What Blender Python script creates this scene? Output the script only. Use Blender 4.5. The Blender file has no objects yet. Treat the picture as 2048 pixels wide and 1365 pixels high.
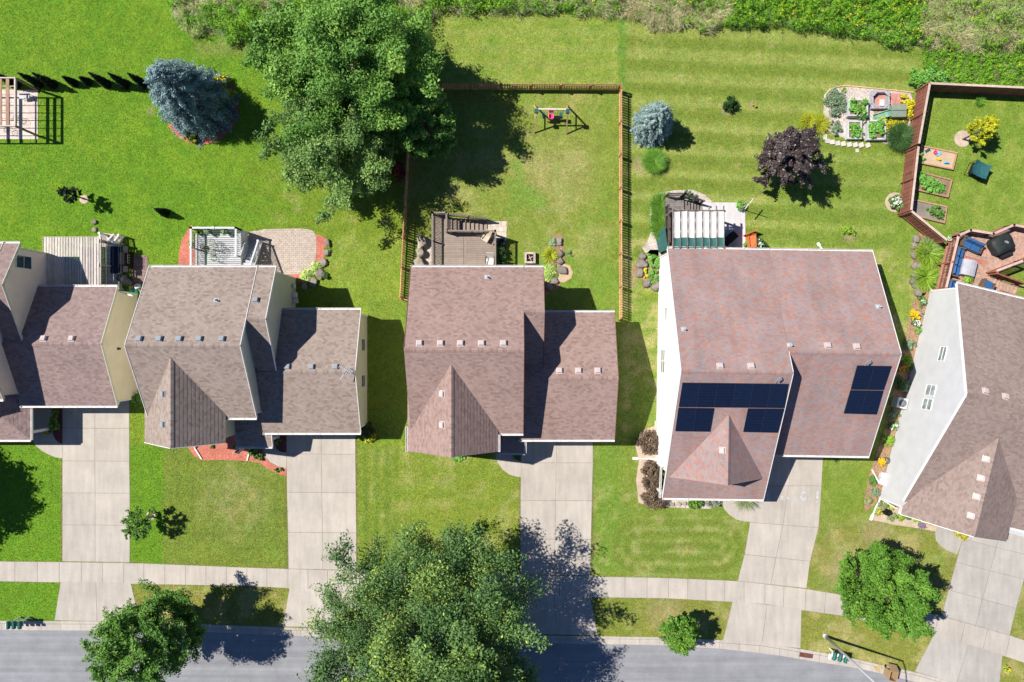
import bpy, bmesh, math, random
import numpy as np
from mathutils import Vector, Matrix, noise as mnoise
R = math.radians
SC = bpy.context.scene
COL = SC.collection
# ---------------------------------------------------------------- camera, sky, sun, exposure
H = 53.0            # drone height in metres, looking straight down
S = 26.0            # plan units per metre at ground level
CU, CV = 1024.0, 682.5
cd = bpy.data.cameras.new('drone_camera'); cam = bpy.data.objects.new('drone_camera', cd); COL.objects.link(cam)
cam.location = (0, 0, H); cam.rotation_euler = (0, 0, 0)
cd.sensor_width = 36; cd.lens = 36 * H / (2048 / S); cd.clip_end = 3000; cd.clip_start = 0.5
SC.camera = cam
SUN_EL = 52.0
SX, SY = -0.951, 0.309            # horizontal direction towards the sun
w = bpy.data.worlds.new('World'); SC.world = w; w.use_nodes = True
nt = w.node_tree; bgn = nt.nodes['Background']
sky = nt.nodes.new('ShaderNodeTexSky'); sky.sky_type = 'NISHITA'; sky.sun_disc = False
sky.sun_elevation = R(SUN_EL); sky.sun_rotation = math.atan2(SX, SY)
sky.air_density = 1.0; sky.dust_density = 0.15; sky.ozone_density = 4.0
hue = nt.nodes.new('ShaderNodeVectorMath'); hue.operation = 'MULTIPLY'; hue.inputs[1].default_value = (.78, .95, 1.30); nt.links.new(sky.outputs[0], hue.inputs[0]); nt.links.new(hue.outputs[0], bgn.inputs[0]); bgn.inputs[1].default_value = 0.05
sl = bpy.data.lights.new('sun', 'SUN'); sl.energy = 5.0; sl.angle = R(0.5); sl.color = (1.0, 0.955, 0.88)
so = bpy.data.objects.new('sun', sl); COL.objects.link(so)
ce = math.cos(R(SUN_EL))
so.rotation_euler = Vector((-SX * ce, -SY * ce, -math.sin(R(SUN_EL)))).to_track_quat('-Z', 'Y').to_euler()
so.location = (-60, 20, 80)
SC.view_settings.view_transform = 'Standard'; SC.view_settings.look = 'None'
SC.view_settings.exposure = 0.45; SC.view_settings.gamma = 1
SC.cycles.max_bounces = 5; SC.cycles.diffuse_bounces = 3; SC.cycles.transparent_max_bounces = 8

# ---------------------------------------------------------------- helpers
rnd = random.Random(7)
def L(u, v, z=0.0):                 # plan survey units -> metres
    return Vector(((u - CU) / S, -(v - CV) / S, z))
def W(px, py, z=0.0):               # a point surveyed from the photo at a known height -> metres
    k = (H - z) / H
    return Vector(((px - CU) / S * k, -(py - CV) / S * k, z))
def P(px, py, z=0.0):               # same, but returned in plan units
    k = (H - z) / H
    return (CU + (px - CU) * k, CV + (py - CV) * k)
def on_plane(px, py, f):            # where the survey ray meets a roof slope z=f(u,v)
    z = 4.0
    for _ in range(40):
        u, v = P(px, py, z); z = f(u, v)
    return u, v, z

def tag(o, label=None, cat=None, group=None, kind=None):
    if label: o['label'] = label
    if cat: o['category'] = cat
    if group: o['group'] = group
    if kind: o['kind'] = kind
    return o
def empty(name, loc, label=None, cat=None, group=None, rz=0.0):
    o = bpy.data.objects.new(name, None); COL.objects.link(o)
    o.location = loc; o.rotation_euler = (0, 0, rz); o.empty_display_size = 0.3
    return tag(o, label, cat, group)
def world_inv(o):
    m = Matrix.Translation(o.location) @ Matrix.Rotation(o.rotation_euler[2], 4, 'Z')
    if o.parent: m = world_mat(o.parent) @ m
    return m.inverted()
def world_mat(o):
    m = Matrix.Translation(o.location) @ Matrix.Rotation(o.rotation_euler[2], 4, 'Z')
    return world_mat(o.parent) @ m if o.parent else m

class MB:
    """collects solid primitives of one part"""
    def __init__(s): s.v = []; s.f = []; s.t = []; s.uv = {}
    def add(s, vs, fs, t=None):
        b = len(s.v); s.v += [Vector(a) for a in vs]
        t = rnd.random() if t is None else t
        for f in fs: s.f.append(tuple(b + i for i in f)); s.t.append(t)
        return s
    def box(s, c, d, rz=0, t=None, tilt=None):
        x, y, z = d[0] / 2, d[1] / 2, d[2] / 2
        vs = [Vector((a * x, b * y, e * z)) for a in (-1, 1) for b in (-1, 1) for e in (-1, 1)]
        m = Matrix.Rotation(rz, 3, 'Z')
        if tilt is not None: m = m @ tilt
        c = Vector(c)
        return s.add([c + m @ a for a in vs], [(0, 1, 3, 2), (4, 6, 7, 5), (0, 4, 5, 1), (2, 3, 7, 6), (0, 2, 6, 4), (1, 5, 7, 3)], t)
    def beam(s, a, b, wd, ht, t=None):
        a, b = Vector(a), Vector(b); d = b - a; n = d.length
        if n < 1e-6: return s
        d /= n
        up = Vector((0, 0, 1)) if abs(d.z) < .95 else Vector((1, 0, 0))
        sd = d.cross(up).normalized(); u2 = sd.cross(d)
        vs = [p + sd * i * wd / 2 + u2 * j * ht / 2 for p in (a, b) for i in (-1, 1) for j in (-1, 1)]
        return s.add(vs, [(0, 1, 3, 2), (4, 6, 7, 5), (0, 4, 5, 1), (2, 3, 7, 6), (0, 2, 6, 4), (1, 5, 7, 3)], t)
    def tube(s, a, b, r0, r1=None, n=8, t=None, cap=True):
        a, b = Vector(a), Vector(b); r1 = r0 if r1 is None else r1
        d = (b - a).normalized(); up = Vector((0, 0, 1)) if abs(d.z) < .95 else Vector((1, 0, 0))
        x = d.cross(up).normalized(); y = d.cross(x)
        vs = []
        for p, r in ((a, r0), (b, r1)):
            for i in range(n):
                an = 2 * math.pi * i / n; vs.append(p + (x * math.cos(an) + y * math.sin(an)) * r)
        fs = [(i, (i + 1) % n, n + (i + 1) % n, n + i) for i in range(n)]
        if cap: fs += [tuple(range(n - 1, -1, -1)), tuple(range(n, 2 * n))]
        return s.add(vs, fs, t)
    def path(s, pts, r0, r1=None, n=6, t=None):
        r1 = r0 if r1 is None else r1; m = len(pts) - 1
        for i in range(m):
            s.tube(pts[i], pts[i + 1], r0 + (r1 - r0) * i / m, r0 + (r1 - r0) * (i + 1) / m, n, t)
        return s
    def prism(s, poly, z0, z1, t=None):           # poly: list of (x,y) metres
        a = sum(poly[i][0] * poly[(i + 1) % len(poly)][1] - poly[(i + 1) % len(poly)][0] * poly[i][1] for i in range(len(poly)))
        if a < 0: poly = poly[::-1]
        n = len(poly)
        vs = [(p[0], p[1], z0) for p in poly] + [(p[0], p[1], z1) for p in poly]
        return s.add(vs, [tuple(range(n - 1, -1, -1)), tuple(range(n, 2 * n))] + [(i, (i + 1) % n, n + (i + 1) % n, n + i) for i in range(n)], t)
    def lathe(s, c, prof, n=14, t=None):
        c = Vector(c); vs = []
        for r, z in prof:
            for i in range(n):
                an = 2 * math.pi * i / n; vs.append(c + Vector((r * math.cos(an), r * math.sin(an), z)))
        fs = []
        for j in range(len(prof) - 1):
            for i in range(n): fs.append((j * n + i, j * n + (i + 1) % n, (j + 1) * n + (i + 1) % n, (j + 1) * n + i))
        fs.append(tuple(range((len(prof) - 1) * n, len(prof) * n)))
        return s.add(vs, fs, t)
    def ring(s, c, r, tr, n=14, m=5, t=None, nrm=(0, 0, 1)):
        c = Vector(c); q = Vector((0, 0, 1)).rotation_difference(Vector(nrm))
        vs = []
        for i in range(n):
            a = 2 * math.pi * i / n
            for j in range(m):
                b = 2 * math.pi * j / m
                vs.append(c + q @ Vector(((r + tr * math.cos(b)) * math.cos(a), (r + tr * math.cos(b)) * math.sin(a), tr * math.sin(b))))
        return s.add(vs, [(i * m + j, ((i + 1) % n) * m + j, ((i + 1) % n) * m + (j + 1) % m, i * m + (j + 1) % m) for i in range(n) for j in range(m)], t)
    def rock(s, c, d, seed=0, t=None, sub=3, rz=0):
        bm = bmesh.new(); bmesh.ops.create_icosphere(bm, subdivisions=sub, radius=1)
        off = Vector((seed * 3.7, seed * 1.3, seed * 2.1)); vs = []; q = Matrix.Rotation(rz, 3, 'Z')
        for a in bm.verts:
            n = a.co.normalized()
            k = 1 + .50 * mnoise.noise(n * 1.3 + off) + .22 * mnoise.noise(n * 3.1 + off) + .10 * mnoise.noise(n * 7 + off)
            p = n * k
            p = Vector((max(-.8, min(.8, p.x)), max(-.82, min(.82, p.y)), max(-.5, min(.72, p.z))))
            vs.append(Vector(c) + q @ Vector((p.x * d[0], p.y * d[1], p.z * d[2])))
        fs = [tuple(x.index for x in f.verts) for f in bm.faces]; bm.free()
        return s.add(vs, fs, t)
    def build(s, name, mat, parent=None, local=False, smooth=False, bevel=0):
        me = bpy.data.meshes.new(name)
        if parent is not None and not local:
            inv = world_inv(parent); vs = [inv @ a for a in s.v]; org = None
        elif parent is None and s.v:
            zs = min(a.z for a in s.v); org = Vector((sum(a.x for a in s.v) / len(s.v), sum(a.y for a in s.v) / len(s.v), zs)); vs = [a - org for a in s.v]
        else: vs = s.v; org = None
        me.from_pydata([tuple(a) for a in vs], [], s.f)
        at = me.attributes.new('tint', 'FLOAT', 'FACE'); at.data.foreach_set('value', s.t)
        if s.uv:
            ul = me.uv_layers.new(name='UVMap')
            for pi, co in s.uv.items():
                for li, c2 in zip(me.polygons[pi].loop_indices, co): ul.data[li].uv = c2
        me.materials.append(mat)
        if smooth: me.polygons.foreach_set('use_smooth', [True] * len(me.polygons))
        me.update()
        o = bpy.data.objects.new(name, me); COL.objects.link(o)
        if parent is not None: o.parent = parent
        if org is not None: o.location = org
        if bevel:
            b = o.modifiers.new('bevel', 'BEVEL'); b.width = bevel; b.segments = 2; b.limit_method = 'ANGLE'
        return o

def np_mesh(name, V, k, mat, tint=None, col=None, parent=None, org=None):
    """k vertices per face, faces in vertex order"""
    V = np.asarray(V, dtype=np.float32).reshape(-1, 3); n = len(V) // k
    if parent is not None:
        inv = np.array(world_inv(parent)); V = V @ inv[:3, :3].T.astype(np.float32) + inv[:3, 3].astype(np.float32)
    elif org is not None: V = V - np.array(org, dtype=np.float32)
    me = bpy.data.meshes.new(name)
    me.vertices.add(len(V)); me.vertices.foreach_set('co', V.astype(np.float32).ravel())
    me.loops.add(len(V)); me.loops.foreach_set('vertex_index', np.arange(len(V), dtype=np.int32))
    me.polygons.add(n); me.polygons.foreach_set('loop_start', np.arange(0, n * k, k, dtype=np.int32))
    me.update(calc_edges=True)
    if tint is not None:
        a = me.attributes.new('tint', 'FLOAT', 'FACE'); a.data.foreach_set('value', np.asarray(tint, dtype=np.float32))
    if col is not None:
        a = me.attributes.new('col', 'FLOAT_COLOR', 'FACE'); c4 = np.ones((n, 4), dtype=np.float32); c4[:, :3] = col
        a.data.foreach_set('color', c4.ravel())
    me.materials.append(mat)
    o = bpy.data.objects.new(name, me); COL.objects.link(o)
    if parent is not None: o.parent = parent
    elif org is not None: o.location = org
    return o

def vnoise(x, y, seed=0):
    """smooth value noise, numpy"""
    x = np.asarray(x, dtype=np.float64); y = np.asarray(y, dtype=np.float64)
    xi = np.floor(x).astype(np.int64); yi = np.floor(y).astype(np.int64)
    fx = x - xi; fy = y - yi; fx = fx * fx * (3 - 2 * fx); fy = fy * fy * (3 - 2 * fy)
    def h(a, b):
        n = (a * 374761393 + b * 668265263 + seed * 974634777) & 0x7fffffff
        n = ((n ^ (n >> 13)) * 1274126177) & 0x7fffffff
        return ((n ^ (n >> 16)) & 0xffff) / 65535.0
    return (h(xi, yi) * (1 - fx) + h(xi + 1, yi) * fx) * (1 - fy) + (h(xi, yi + 1) * (1 - fx) + h(xi + 1, yi + 1) * fx) * fy
def fbm(x, y, seed=0, o=4):
    s = 0; a = .5; t = 0
    for i in range(o): s = s + a * vnoise(x * 2 ** i, y * 2 ** i, seed + i * 17); t += a; a *= .55
    return s / t
def sstep(a, b, x): t = np.clip((x - a) / (b - a), 0, 1); return t * t * (3 - 2 * t)
def inpoly(u, v, poly):
    r = np.zeros(u.shape, dtype=bool); n = len(poly); j = n - 1
    for i in range(n):
        xi, yi = poly[i]; xj, yj = poly[j]
        if yi != yj:
            c = ((yi > v) != (yj > v)) & (u < (xj - xi) * (v - yi) / (yj - yi) + xi); r ^= c
        j = i
    return r

# ---------------------------------------------------------------- materials
def nodes(name):
    m = bpy.data.materials.new(name); m.use_nodes = True
    t = m.node_tree; b = t.nodes['Principled BSDF']
    return m, t, b
def N(t, ty, **kw):
    n = t.nodes.new(ty)
    for k, v in kw.items():
        if k.startswith('i_'):
            key = k[2:]; n.inputs[int(key) if key.isdigit() else key.replace('_', ' ')].default_value = v
        else: setattr(n, k, v)
    return n
def mrange(t, src, a, b, lo=0.0, hi=1.0):
    n = N(t, 'ShaderNodeMapRange'); t.links.new(src, n.inputs[0]); n.inputs[1].default_value = lo; n.inputs[2].default_value = hi
    n.inputs[3].default_value = a; n.inputs[4].default_value = b; return n.outputs[0]
def mul(t, a, b):
    n = N(t, 'ShaderNodeMath', operation='MULTIPLY'); t.links.new(a, n.inputs[0]); t.links.new(b, n.inputs[1]); return n.outputs[0]
def scale_col(t, col, fac):
    n = N(t, 'ShaderNodeVectorMath', operation='SCALE')
    if isinstance(col, tuple): n.inputs[0].default_value = col
    else: t.links.new(col, n.inputs[0])
    t.links.new(fac, n.inputs['Scale']); return n.outputs[0]
MATS = {}
def mat(name, col, rough=.8, var=.12, nv=.12, scale=4.0, bump=0.0, bscale=30.0, spec=.3, metal=0.0, stretch=None, col2=None):
    if name in MATS: return MATS[name]
    m, t, b = nodes(name)
    at = N(t, 'ShaderNodeAttribute', attribute_name='tint')
    tc = N(t, 'ShaderNodeTexCoord'); vec = tc.outputs['Object']
    if stretch:
        mp = N(t, 'ShaderNodeMapping'); mp.inputs['Scale'].default_value = stretch; t.links.new(vec, mp.inputs[0]); vec = mp.outputs[0]
    nz = N(t, 'ShaderNodeTexNoise'); nz.inputs['Scale'].default_value = scale; nz.inputs['Detail'].default_value = 6; t.links.new(vec, nz.inputs['Vector'])
    f = mul(t, mrange(t, at.outputs['Fac'], 1 - var, 1 + var), mrange(t, nz.outputs['Fac'], 1 - nv, 1 + nv, .3, .7))
    src = col
    if col2:
        mx = N(t, 'ShaderNodeMix', data_type='RGBA'); mx.inputs[6].default_value = col + (1,); mx.inputs[7].default_value = col2 + (1,)
        t.links.new(at.outputs['Fac'], mx.inputs[0]); src = mx.outputs[2]
    t.links.new(scale_col(t, src, f), b.inputs['Base Color'])
    b.inputs['Roughness'].default_value = rough; b.inputs['Specular IOR Level'].default_value = spec; b.inputs['Metallic'].default_value = metal
    if bump:
        n2 = N(t, 'ShaderNodeTexNoise'); n2.inputs['Scale'].default_value = bscale; n2.inputs['Detail'].default_value = 4; t.links.new(tc.outputs['Object'], n2.inputs['Vector'])
        bp = N(t, 'ShaderNodeBump'); bp.inputs['Strength'].default_value = bump; bp.inputs['Distance'].default_value = .05
        t.links.new(n2.outputs['Fac'], bp.inputs['Height']); t.links.new(bp.outputs[0], b.inputs['Normal'])
    MATS[name] = m; return m
def leafmat(name, c0, c1, c2=None, trans=.25, rough=.55, spec=.25):
    if name in MATS: return MATS[name]
    if not name.startswith('petal'): c0, c1, c2 = [tuple(min(.85, x * 1.6) for x in c) if c else None for c in (c0, c1, c2)]
    m, t, b = nodes(name)
    at = N(t, 'ShaderNodeAttribute', attribute_name='tint')
    cr = N(t, 'ShaderNodeValToRGB'); e = cr.color_ramp.elements
    e[0].color = c0 + (1,); e[0].position = 0; e[1].color = c1 + (1,); e[1].position = .62 if c2 else 1
    if c2: x = e.new(1.0); x.color = c2 + (1,)
    t.links.new(at.outputs['Fac'], cr.inputs[0]); t.links.new(cr.outputs[0], b.inputs['Base Color'])
    b.inputs['Roughness'].default_value = rough; b.inputs['Specular IOR Level'].default_value = spec
    tr = N(t, 'ShaderNodeBsdfTranslucent'); t.links.new(cr.outputs[0], tr.inputs[0])
    mx = N(t, 'ShaderNodeMixShader'); mx.inputs[0].default_value = trans
    t.links.new(b.outputs[0], mx.inputs[1]); t.links.new(tr.outputs[0], mx.inputs[2])
    t.links.new(mx.outputs[0], t.nodes['Material Output'].inputs[0])
    MATS[name] = m; return m
def shingle(name, cols, row=.14, width=.24, blot=.08, mortar=.30):
    if name in MATS: return MATS[name]
    m, t, b = nodes(name)
    uv = N(t, 'ShaderNodeUVMap')
    br = N(t, 'ShaderNodeTexBrick'); br.offset = .5; br.squash = 1
    br.inputs['Color1'].default_value = (0, 0, 0, 1); br.inputs['Color2'].default_value = (1, 1, 1, 1); br.inputs['Mortar'].default_value = (.5, .5, .5, 1)
    br.inputs['Scale'].default_value = 1; br.inputs['Mortar Size'].default_value = .007; br.inputs['Mortar Smooth'].default_value = .3
    br.inputs['Brick Width'].default_value = width; br.inputs['Row Height'].default_value = row; br.inputs['Bias'].default_value = 0
    t.links.new(uv.outputs[0], br.inputs['Vector'])
    cr = N(t, 'ShaderNodeValToRGB'); e = cr.color_ramp.elements
    e[0].color = cols[0] + (1,); e[1].color = cols[-1] + (1,)
    for i, c in enumerate(cols[1:-1]): x = e.new((i + 1) / (len(cols) - 1)); x.color = c + (1,)
    n0 = N(t, 'ShaderNodeTexNoise'); n0.inputs['Scale'].default_value = 1.1; n0.inputs['Detail'].default_value = 5; t.links.new(uv.outputs[0], n0.inputs['Vector'])
    ad = N(t, 'ShaderNodeMath', operation='ADD'); t.links.new(br.outputs['Color'], ad.inputs[0]); t.links.new(mrange(t, n0.outputs['Fac'], -.06, .06, .3, .7), ad.inputs[1])
    t.links.new(ad.outputs[0], cr.inputs[0])
    n1 = N(t, 'ShaderNodeTexNoise'); n1.inputs['Scale'].default_value = .35; n1.inputs['Detail'].default_value = 4; t.links.new(uv.outputs[0], n1.inputs['Vector'])
    n2 = N(t, 'ShaderNodeTexNoise'); n2.inputs['Scale'].default_value = 60; n2.inputs['Detail'].default_value = 2; t.links.new(uv.outputs[0], n2.inputs['Vector'])
    mpn = N(t, 'ShaderNodeMapping'); mpn.inputs['Scale'].default_value = (1.6, .12, 1); t.links.new(uv.outputs[0], mpn.inputs[0])
    n3 = N(t, 'ShaderNodeTexNoise'); n3.inputs['Scale'].default_value = 1.0; n3.inputs['Detail'].default_value = 3; t.links.new(mpn.outputs[0], n3.inputs['Vector'])
    f = mul(t, mrange(t, n1.outputs['Fac'], 1 - blot, 1 + blot, .3, .7), mrange(t, n2.outputs['Fac'], .86, 1.14, .3, .7))
    f = mul(t, f, mrange(t, n3.outputs['Fac'], 1 - blot * .6, 1 + blot * .6, .3, .7))
    f = mul(t, f, mrange(t, br.outputs['Fac'], 1, 1 - mortar))
    t.links.new(scale_col(t, cr.outputs[0], f), b.inputs['Base Color'])
    b.inputs['Roughness'].default_value = .9; b.inputs['Specular IOR Level'].default_value = .2
    MATS[name] = m; return m
def siding(name, col, lap=.11):
    if name in MATS: return MATS[name]
    m, t, b = nodes(name)
    g = N(t, 'ShaderNodeNewGeometry'); sp = N(t, 'ShaderNodeSeparateXYZ'); t.links.new(g.outputs['Position'], sp.inputs[0])
    dv = N(t, 'ShaderNodeMath', operation='DIVIDE'); dv.inputs[1].default_value = lap; t.links.new(sp.outputs[2], dv.inputs[0])
    fr = N(t, 'ShaderNodeMath', operation='FRACT'); t.links.new(dv.outputs[0], fr.inputs[0])
    nz = N(t, 'ShaderNodeTexNoise'); nz.inputs['Scale'].default_value = 1.2; t.links.new(g.outputs['Position'], nz.inputs['Vector'])
    f = mul(t, mrange(t, fr.outputs[0], .80, 1.0, 0, .2), mrange(t, nz.outputs['Fac'], .95, 1.05, .3, .7))
    t.links.new(scale_col(t, col, f), b.inputs['Base Color']); b.inputs['Roughness'].default_value = .6; b.inputs['Specular IOR Level'].default_value = .3
    inv = N(t, 'ShaderNodeMath', operation='SUBTRACT'); inv.inputs[0].default_value = 1; t.links.new(fr.outputs[0], inv.inputs[1])
    bp = N(t, 'ShaderNodeBump'); bp.inputs['Strength'].default_value = .5; bp.inputs['Distance'].default_value = .012
    t.links.new(inv.outputs[0], bp.inputs['Height']); t.links.new(bp.outputs[0], b.inputs['Normal'])
    MATS[name] = m; return m
def concrete(name, col, nv=.12):
    if name in MATS: return MATS[name]
    m, t, b = nodes(name)
    g = N(t, 'ShaderNodeNewGeometry'); at = N(t, 'ShaderNodeAttribute', attribute_name='tint')
    n1 = N(t, 'ShaderNodeTexNoise'); n1.inputs['Scale'].default_value = .45; n1.inputs['Detail'].default_value = 7; n1.inputs['Roughness'].default_value = .65; t.links.new(g.outputs['Position'], n1.inputs['Vector'])
    n2 = N(t, 'ShaderNodeTexNoise'); n2.inputs['Scale'].default_value = 18; n2.inputs['Detail'].default_value = 3; t.links.new(g.outputs['Position'], n2.inputs['Vector'])
    mp = N(t, 'ShaderNodeMapping'); mp.inputs['Scale'].default_value = (2.2, .35, 1); t.links.new(g.outputs['Position'], mp.inputs[0])
    n3 = N(t, 'ShaderNodeTexNoise'); n3.inputs['Scale'].default_value = 1.3; n3.inputs['Detail'].default_value = 5; t.links.new(mp.outputs[0], n3.inputs['Vector'])
    f = mul(t, mrange(t, n1.outputs['Fac'], 1 - nv, 1 + nv, .3, .7), mrange(t, n2.outputs['Fac'], .95, 1.05, .3, .7))
    f = mul(t, f, mrange(t, n3.outputs['Fac'], 1 - nv * .8, 1 + nv * .6, .3, .7))
    n4 = N(t, 'ShaderNodeTexNoise'); n4.inputs['Scale'].default_value = 1.9; n4.inputs['Detail'].default_value = 3; t.links.new(g.outputs['Position'], n4.inputs['Vector'])
    f = mul(t, f, mrange(t, n4.outputs['Fac'], 1.0, .87, .66, .8))
    f = mul(t, f, mrange(t, at.outputs['Fac'], .94, 1.05))
    t.links.new(scale_col(t, col, f), b.inputs['Base Color']); b.inputs['Roughness'].default_value = .9; b.inputs['Specular IOR Level'].default_value = .2
    MATS[name] = m; return m
def speckle(name, cols, scale=22.0, rough=.9, big=.15):
    """loose chips: gravel, mulch, soil"""
    if name in MATS: return MATS[name]
    m, t, b = nodes(name)
    g = N(t, 'ShaderNodeNewGeometry')
    vo = N(t, 'ShaderNodeTexVoronoi'); vo.inputs['Scale'].default_value = scale; t.links.new(g.outputs['Position'], vo.inputs['Vector'])
    sp = N(t, 'ShaderNodeSeparateColor'); t.links.new(vo.outputs['Color'], sp.inputs[0])
    cr = N(t, 'ShaderNodeValToRGB'); e = cr.color_ramp.elements; e[0].color = cols[0] + (1,); e[1].color = cols[-1] + (1,)
    for i, c in enumerate(cols[1:-1]): x = e.new((i + 1) / (len(cols) - 1)); x.color = c + (1,)
    t.links.new(sp.outputs[0], cr.inputs[0])
    n1 = N(t, 'ShaderNodeTexNoise'); n1.inputs['Scale'].default_value = 1.6; n1.inputs['Detail'].default_value = 5; t.links.new(g.outputs['Position'], n1.inputs['Vector'])
    t.links.new(scale_col(t, cr.outputs[0], mrange(t, n1.outputs['Fac'], 1 - big, 1 + big, .3, .7)), b.inputs['Base Color'])
    b.inputs['Roughness'].default_value = rough; b.inputs['Specular IOR Level'].default_value = .15
    bp = N(t, 'ShaderNodeBump'); bp.inputs['Strength'].default_value = .8; bp.inputs['Distance'].default_value = .03
    t.links.new(vo.outputs['Distance'], bp.inputs['Height']); bp.invert = True; t.links.new(bp.outputs[0], b.inputs['Normal'])
    MATS[name] = m; return m
# ---------------------------------------------------------------- setting: ground, road, pavements
EXC = []                      # plan polygons without turf
CURB = [(-700,1242,1262),(0,1242,1262),(190,1243,1263),(380,1248,1265),(512,1253,1270),(587,1256,1274),(800,1262,1280),(1075,1271,1288),(1322,1275,1292),
        (1450,1281,1300),(1521,1285,1308),(1560,1292,1313),(1630,1303,1325),(1706,1317,1336),(1768,1332,1350),(1830,1344,1365),(1889,1361,1382),
        (2000,1396,1418),(2150,1450,1474),(2400,1545,1570),(2800,1700,1725)]
WALK = [(-700,1121,1162),(0,1123,1163),(259,1126,1168),(512,1136,1173),(576,1138,1177),(711,1142,1182),(870,1146,1187),(1024,1149,1191),(1180,1153,1195),
        (1330,1156,1197),(1476,1162,1205),(1536,1169,1209),(1612,1178,1222),(1685,1190,1232),(1824,1219,1260),(1882,1232,1275),(2019,1271,1316),(2048,1280,1326),(2300,1370,1416),(2600,1480,1530)]
ca = np.array(CURB, float); wa = np.array(WALK, float)
def curb_back(u): return np.interp(u, ca[:, 0], ca[:, 1])
def curb_front(u): return np.interp(u, ca[:, 0], ca[:, 2])

GA = np.array([.122, .262, .006]); GB = np.array([.178, .275, .014]); GC = np.array([.205, .275, .032]); GD = np.array([.205, .300, .030])
GE = np.array([.180, .258, .026]); GEL = np.array([.272, .335, .066]); DRY = np.array([.365, .340, .130]); GF = np.array([.165, .238, .022])
def ground_col(u, v):
    u = np.asarray(u, float); v = np.asarray(v, float); n = u.shape
    c = np.zeros(n + (3,)); c[:] = GB
    def blend(col, w_):
        nonlocal c
        w_ = np.clip(w_, 0, 1)[..., None]; c = c * (1 - w_) + np.asarray(col) * w_
    nb = fbm(u / 70, v / 70, 3); nm = fbm(u / 22, v / 22, 5); ns = fbm(u / 7, v / 7, 9, 3)
    def box(u0, u1, v0, v1, s=8):
        return sstep(u0 - s, u0 + s, u) * (1 - sstep(u1 - s, u1 + s, u)) * sstep(v0 - s, v0 + s, v) * (1 - sstep(v1 - s, v1 + s, v))
    back = 1 - sstep(690, 760, v)
    # far left garden: deep saturated green, easing to yellow-green towards the middle
    wl = (1 - sstep(420, 700, u + 60 * (nb - .5))) * back
    blend(GA, wl)
    blend(np.array([.165, .285, .010]), (1 - sstep(420, 640, u)) * back * sstep(.42, .62, nm * .5 + nb * .5) * .62)
    # mowing arcs in that garden
    rr = np.hypot(u - 560, v - 250); blend(GB * .80, box(480, 800, 260, 520, 40) * (.5 + .5 * np.sin(rr / 5.5 + 2 * nb)) * .45)
    blend(DRY, box(560, 800, 330, 560, 50) * sstep(.5, .75, nm) * .38)
    blend(GD * 1.02, box(660, 800, 480, 640, 30) * .6)
    blend([.22, .24, .06], box(390, 520, 85, 110, 14) * .6)
    # fenced garden
    fen = box(806, 1238, 183, 640, 4)
    blend(GC, fen); blend(DRY, fen * sstep(.46, .70, .6 * nm + .4 * nb) * .45)
    blend(DRY, fen * box(1060, 1190, 290, 400, 45) * .35)
    blend([.16, .29, .03], fen * sstep(.60, .74, fbm(u / 45, v / 45, 21)) * .75)
    blend([.155, .25, .02], fen * sstep(1165, 1225, u) * .55); blend([.15, .275, .02], fen * sstep(470, 560, v) * .65)
    # strip above the fence
    ab = box(855, 1240, 20, 178, 5); blend(GD, ab); blend([.27, .32, .06], ab * sstep(.45, .7, nm) * .6); blend([.15, .26, .02], ab * sstep(.52, .7, fbm(u / 34, v / 9, 88)) * .7)
    blend(GEL, ab * (.5 + .5 * np.sin(v / 5.2 + nb * 3)) * .45)
    # right garden with broad mowing bands
    rg = box(1242, 1842, 20, 640, 4) * (1 - sstep(520, 700, v))
    blend(GE, rg)
    tilt = v - .045 * (u - 1250) + 5 * (nb - .5)
    st = np.sin(tilt * 2 * math.pi / 47.0); st2 = np.sin(tilt * 2 * math.pi / 23.0 + 1)
    blend(GEL, rg * sstep(.0, .9, st + .35 * st2 + .5 * (nm - .5)) * .85)
    blend(GE * .80, rg * sstep(.25, .95, -st + .6 * (nm - .5)) * .45)
    blend(DRY, rg * sstep(.58, .78, nm * .7 + ns * .3) * .35)
    blend([.11, .25, .02], box(1236, 1252, 20, 175, 4) * .7)
    blend([.145, .25, .018], box(1560, 1850, 250, 500, 60) * .4)
    # garden beyond the board fence
    fr = sstep(1812, 1832, u + .12 * (v - 200)) * (1 - sstep(560, 600, v)) * sstep(100, 180, v)
    blend([.165, .265, .022], fr); blend([.235, .305, .05], fr * sstep(.45, .7, nm) * .6)
    blend([.13, .29, .012], sstep(1838, 1850, u) * box(1800, 2700, 95, 185, 8))
    # between the two right houses
    bt = sstep(1690, 1705, u) * sstep(480, 520, v) * (1 - sstep(1000, 1010, v)); blend([.185, .270, .030], bt); blend(DRY, bt * sstep(.52, .72, nm) * .5)
    # side strips
    blend([.165, .26, .022], box(735, 842, 600, 880, 6)); blend([.18, .265, .03], box(1215, 1320, 600, 900, 5)); blend(DRY, box(1244, 1330, 480, 900, 6) * sstep(.42, .65, nm) * .6)
    # front lawns
    fl = sstep(880, 900, v)
    f1 = fl * (1 - sstep(118, 122, u)); blend(GA * 1.02, f1)
    f2 = fl * box(259, 576, 700, 1400, 2)
    blend(GF, f2); blend(GA * 1.0, f2 * (1 - sstep(322, 330, u)))
    f2b = f2 * sstep(326, 334, u)
    cx = np.maximum(np.abs(u - 455) * .9, np.abs(v - 1010)); blend(GF * .82, f2b * sstep(.2, .9, np.sin(cx / 4.4 + nb)) * .45)
    blend([.24, .27, .07], f2b * (1 - sstep(20, 110, np.hypot(u - 470, (v - 1000) * .9))) * (.35 + .7 * sstep(.42, .65, nm)))
    blend(GE, f2b * sstep(1060, 1120, v) * sstep(.4, .6, nm) * .6)
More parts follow.
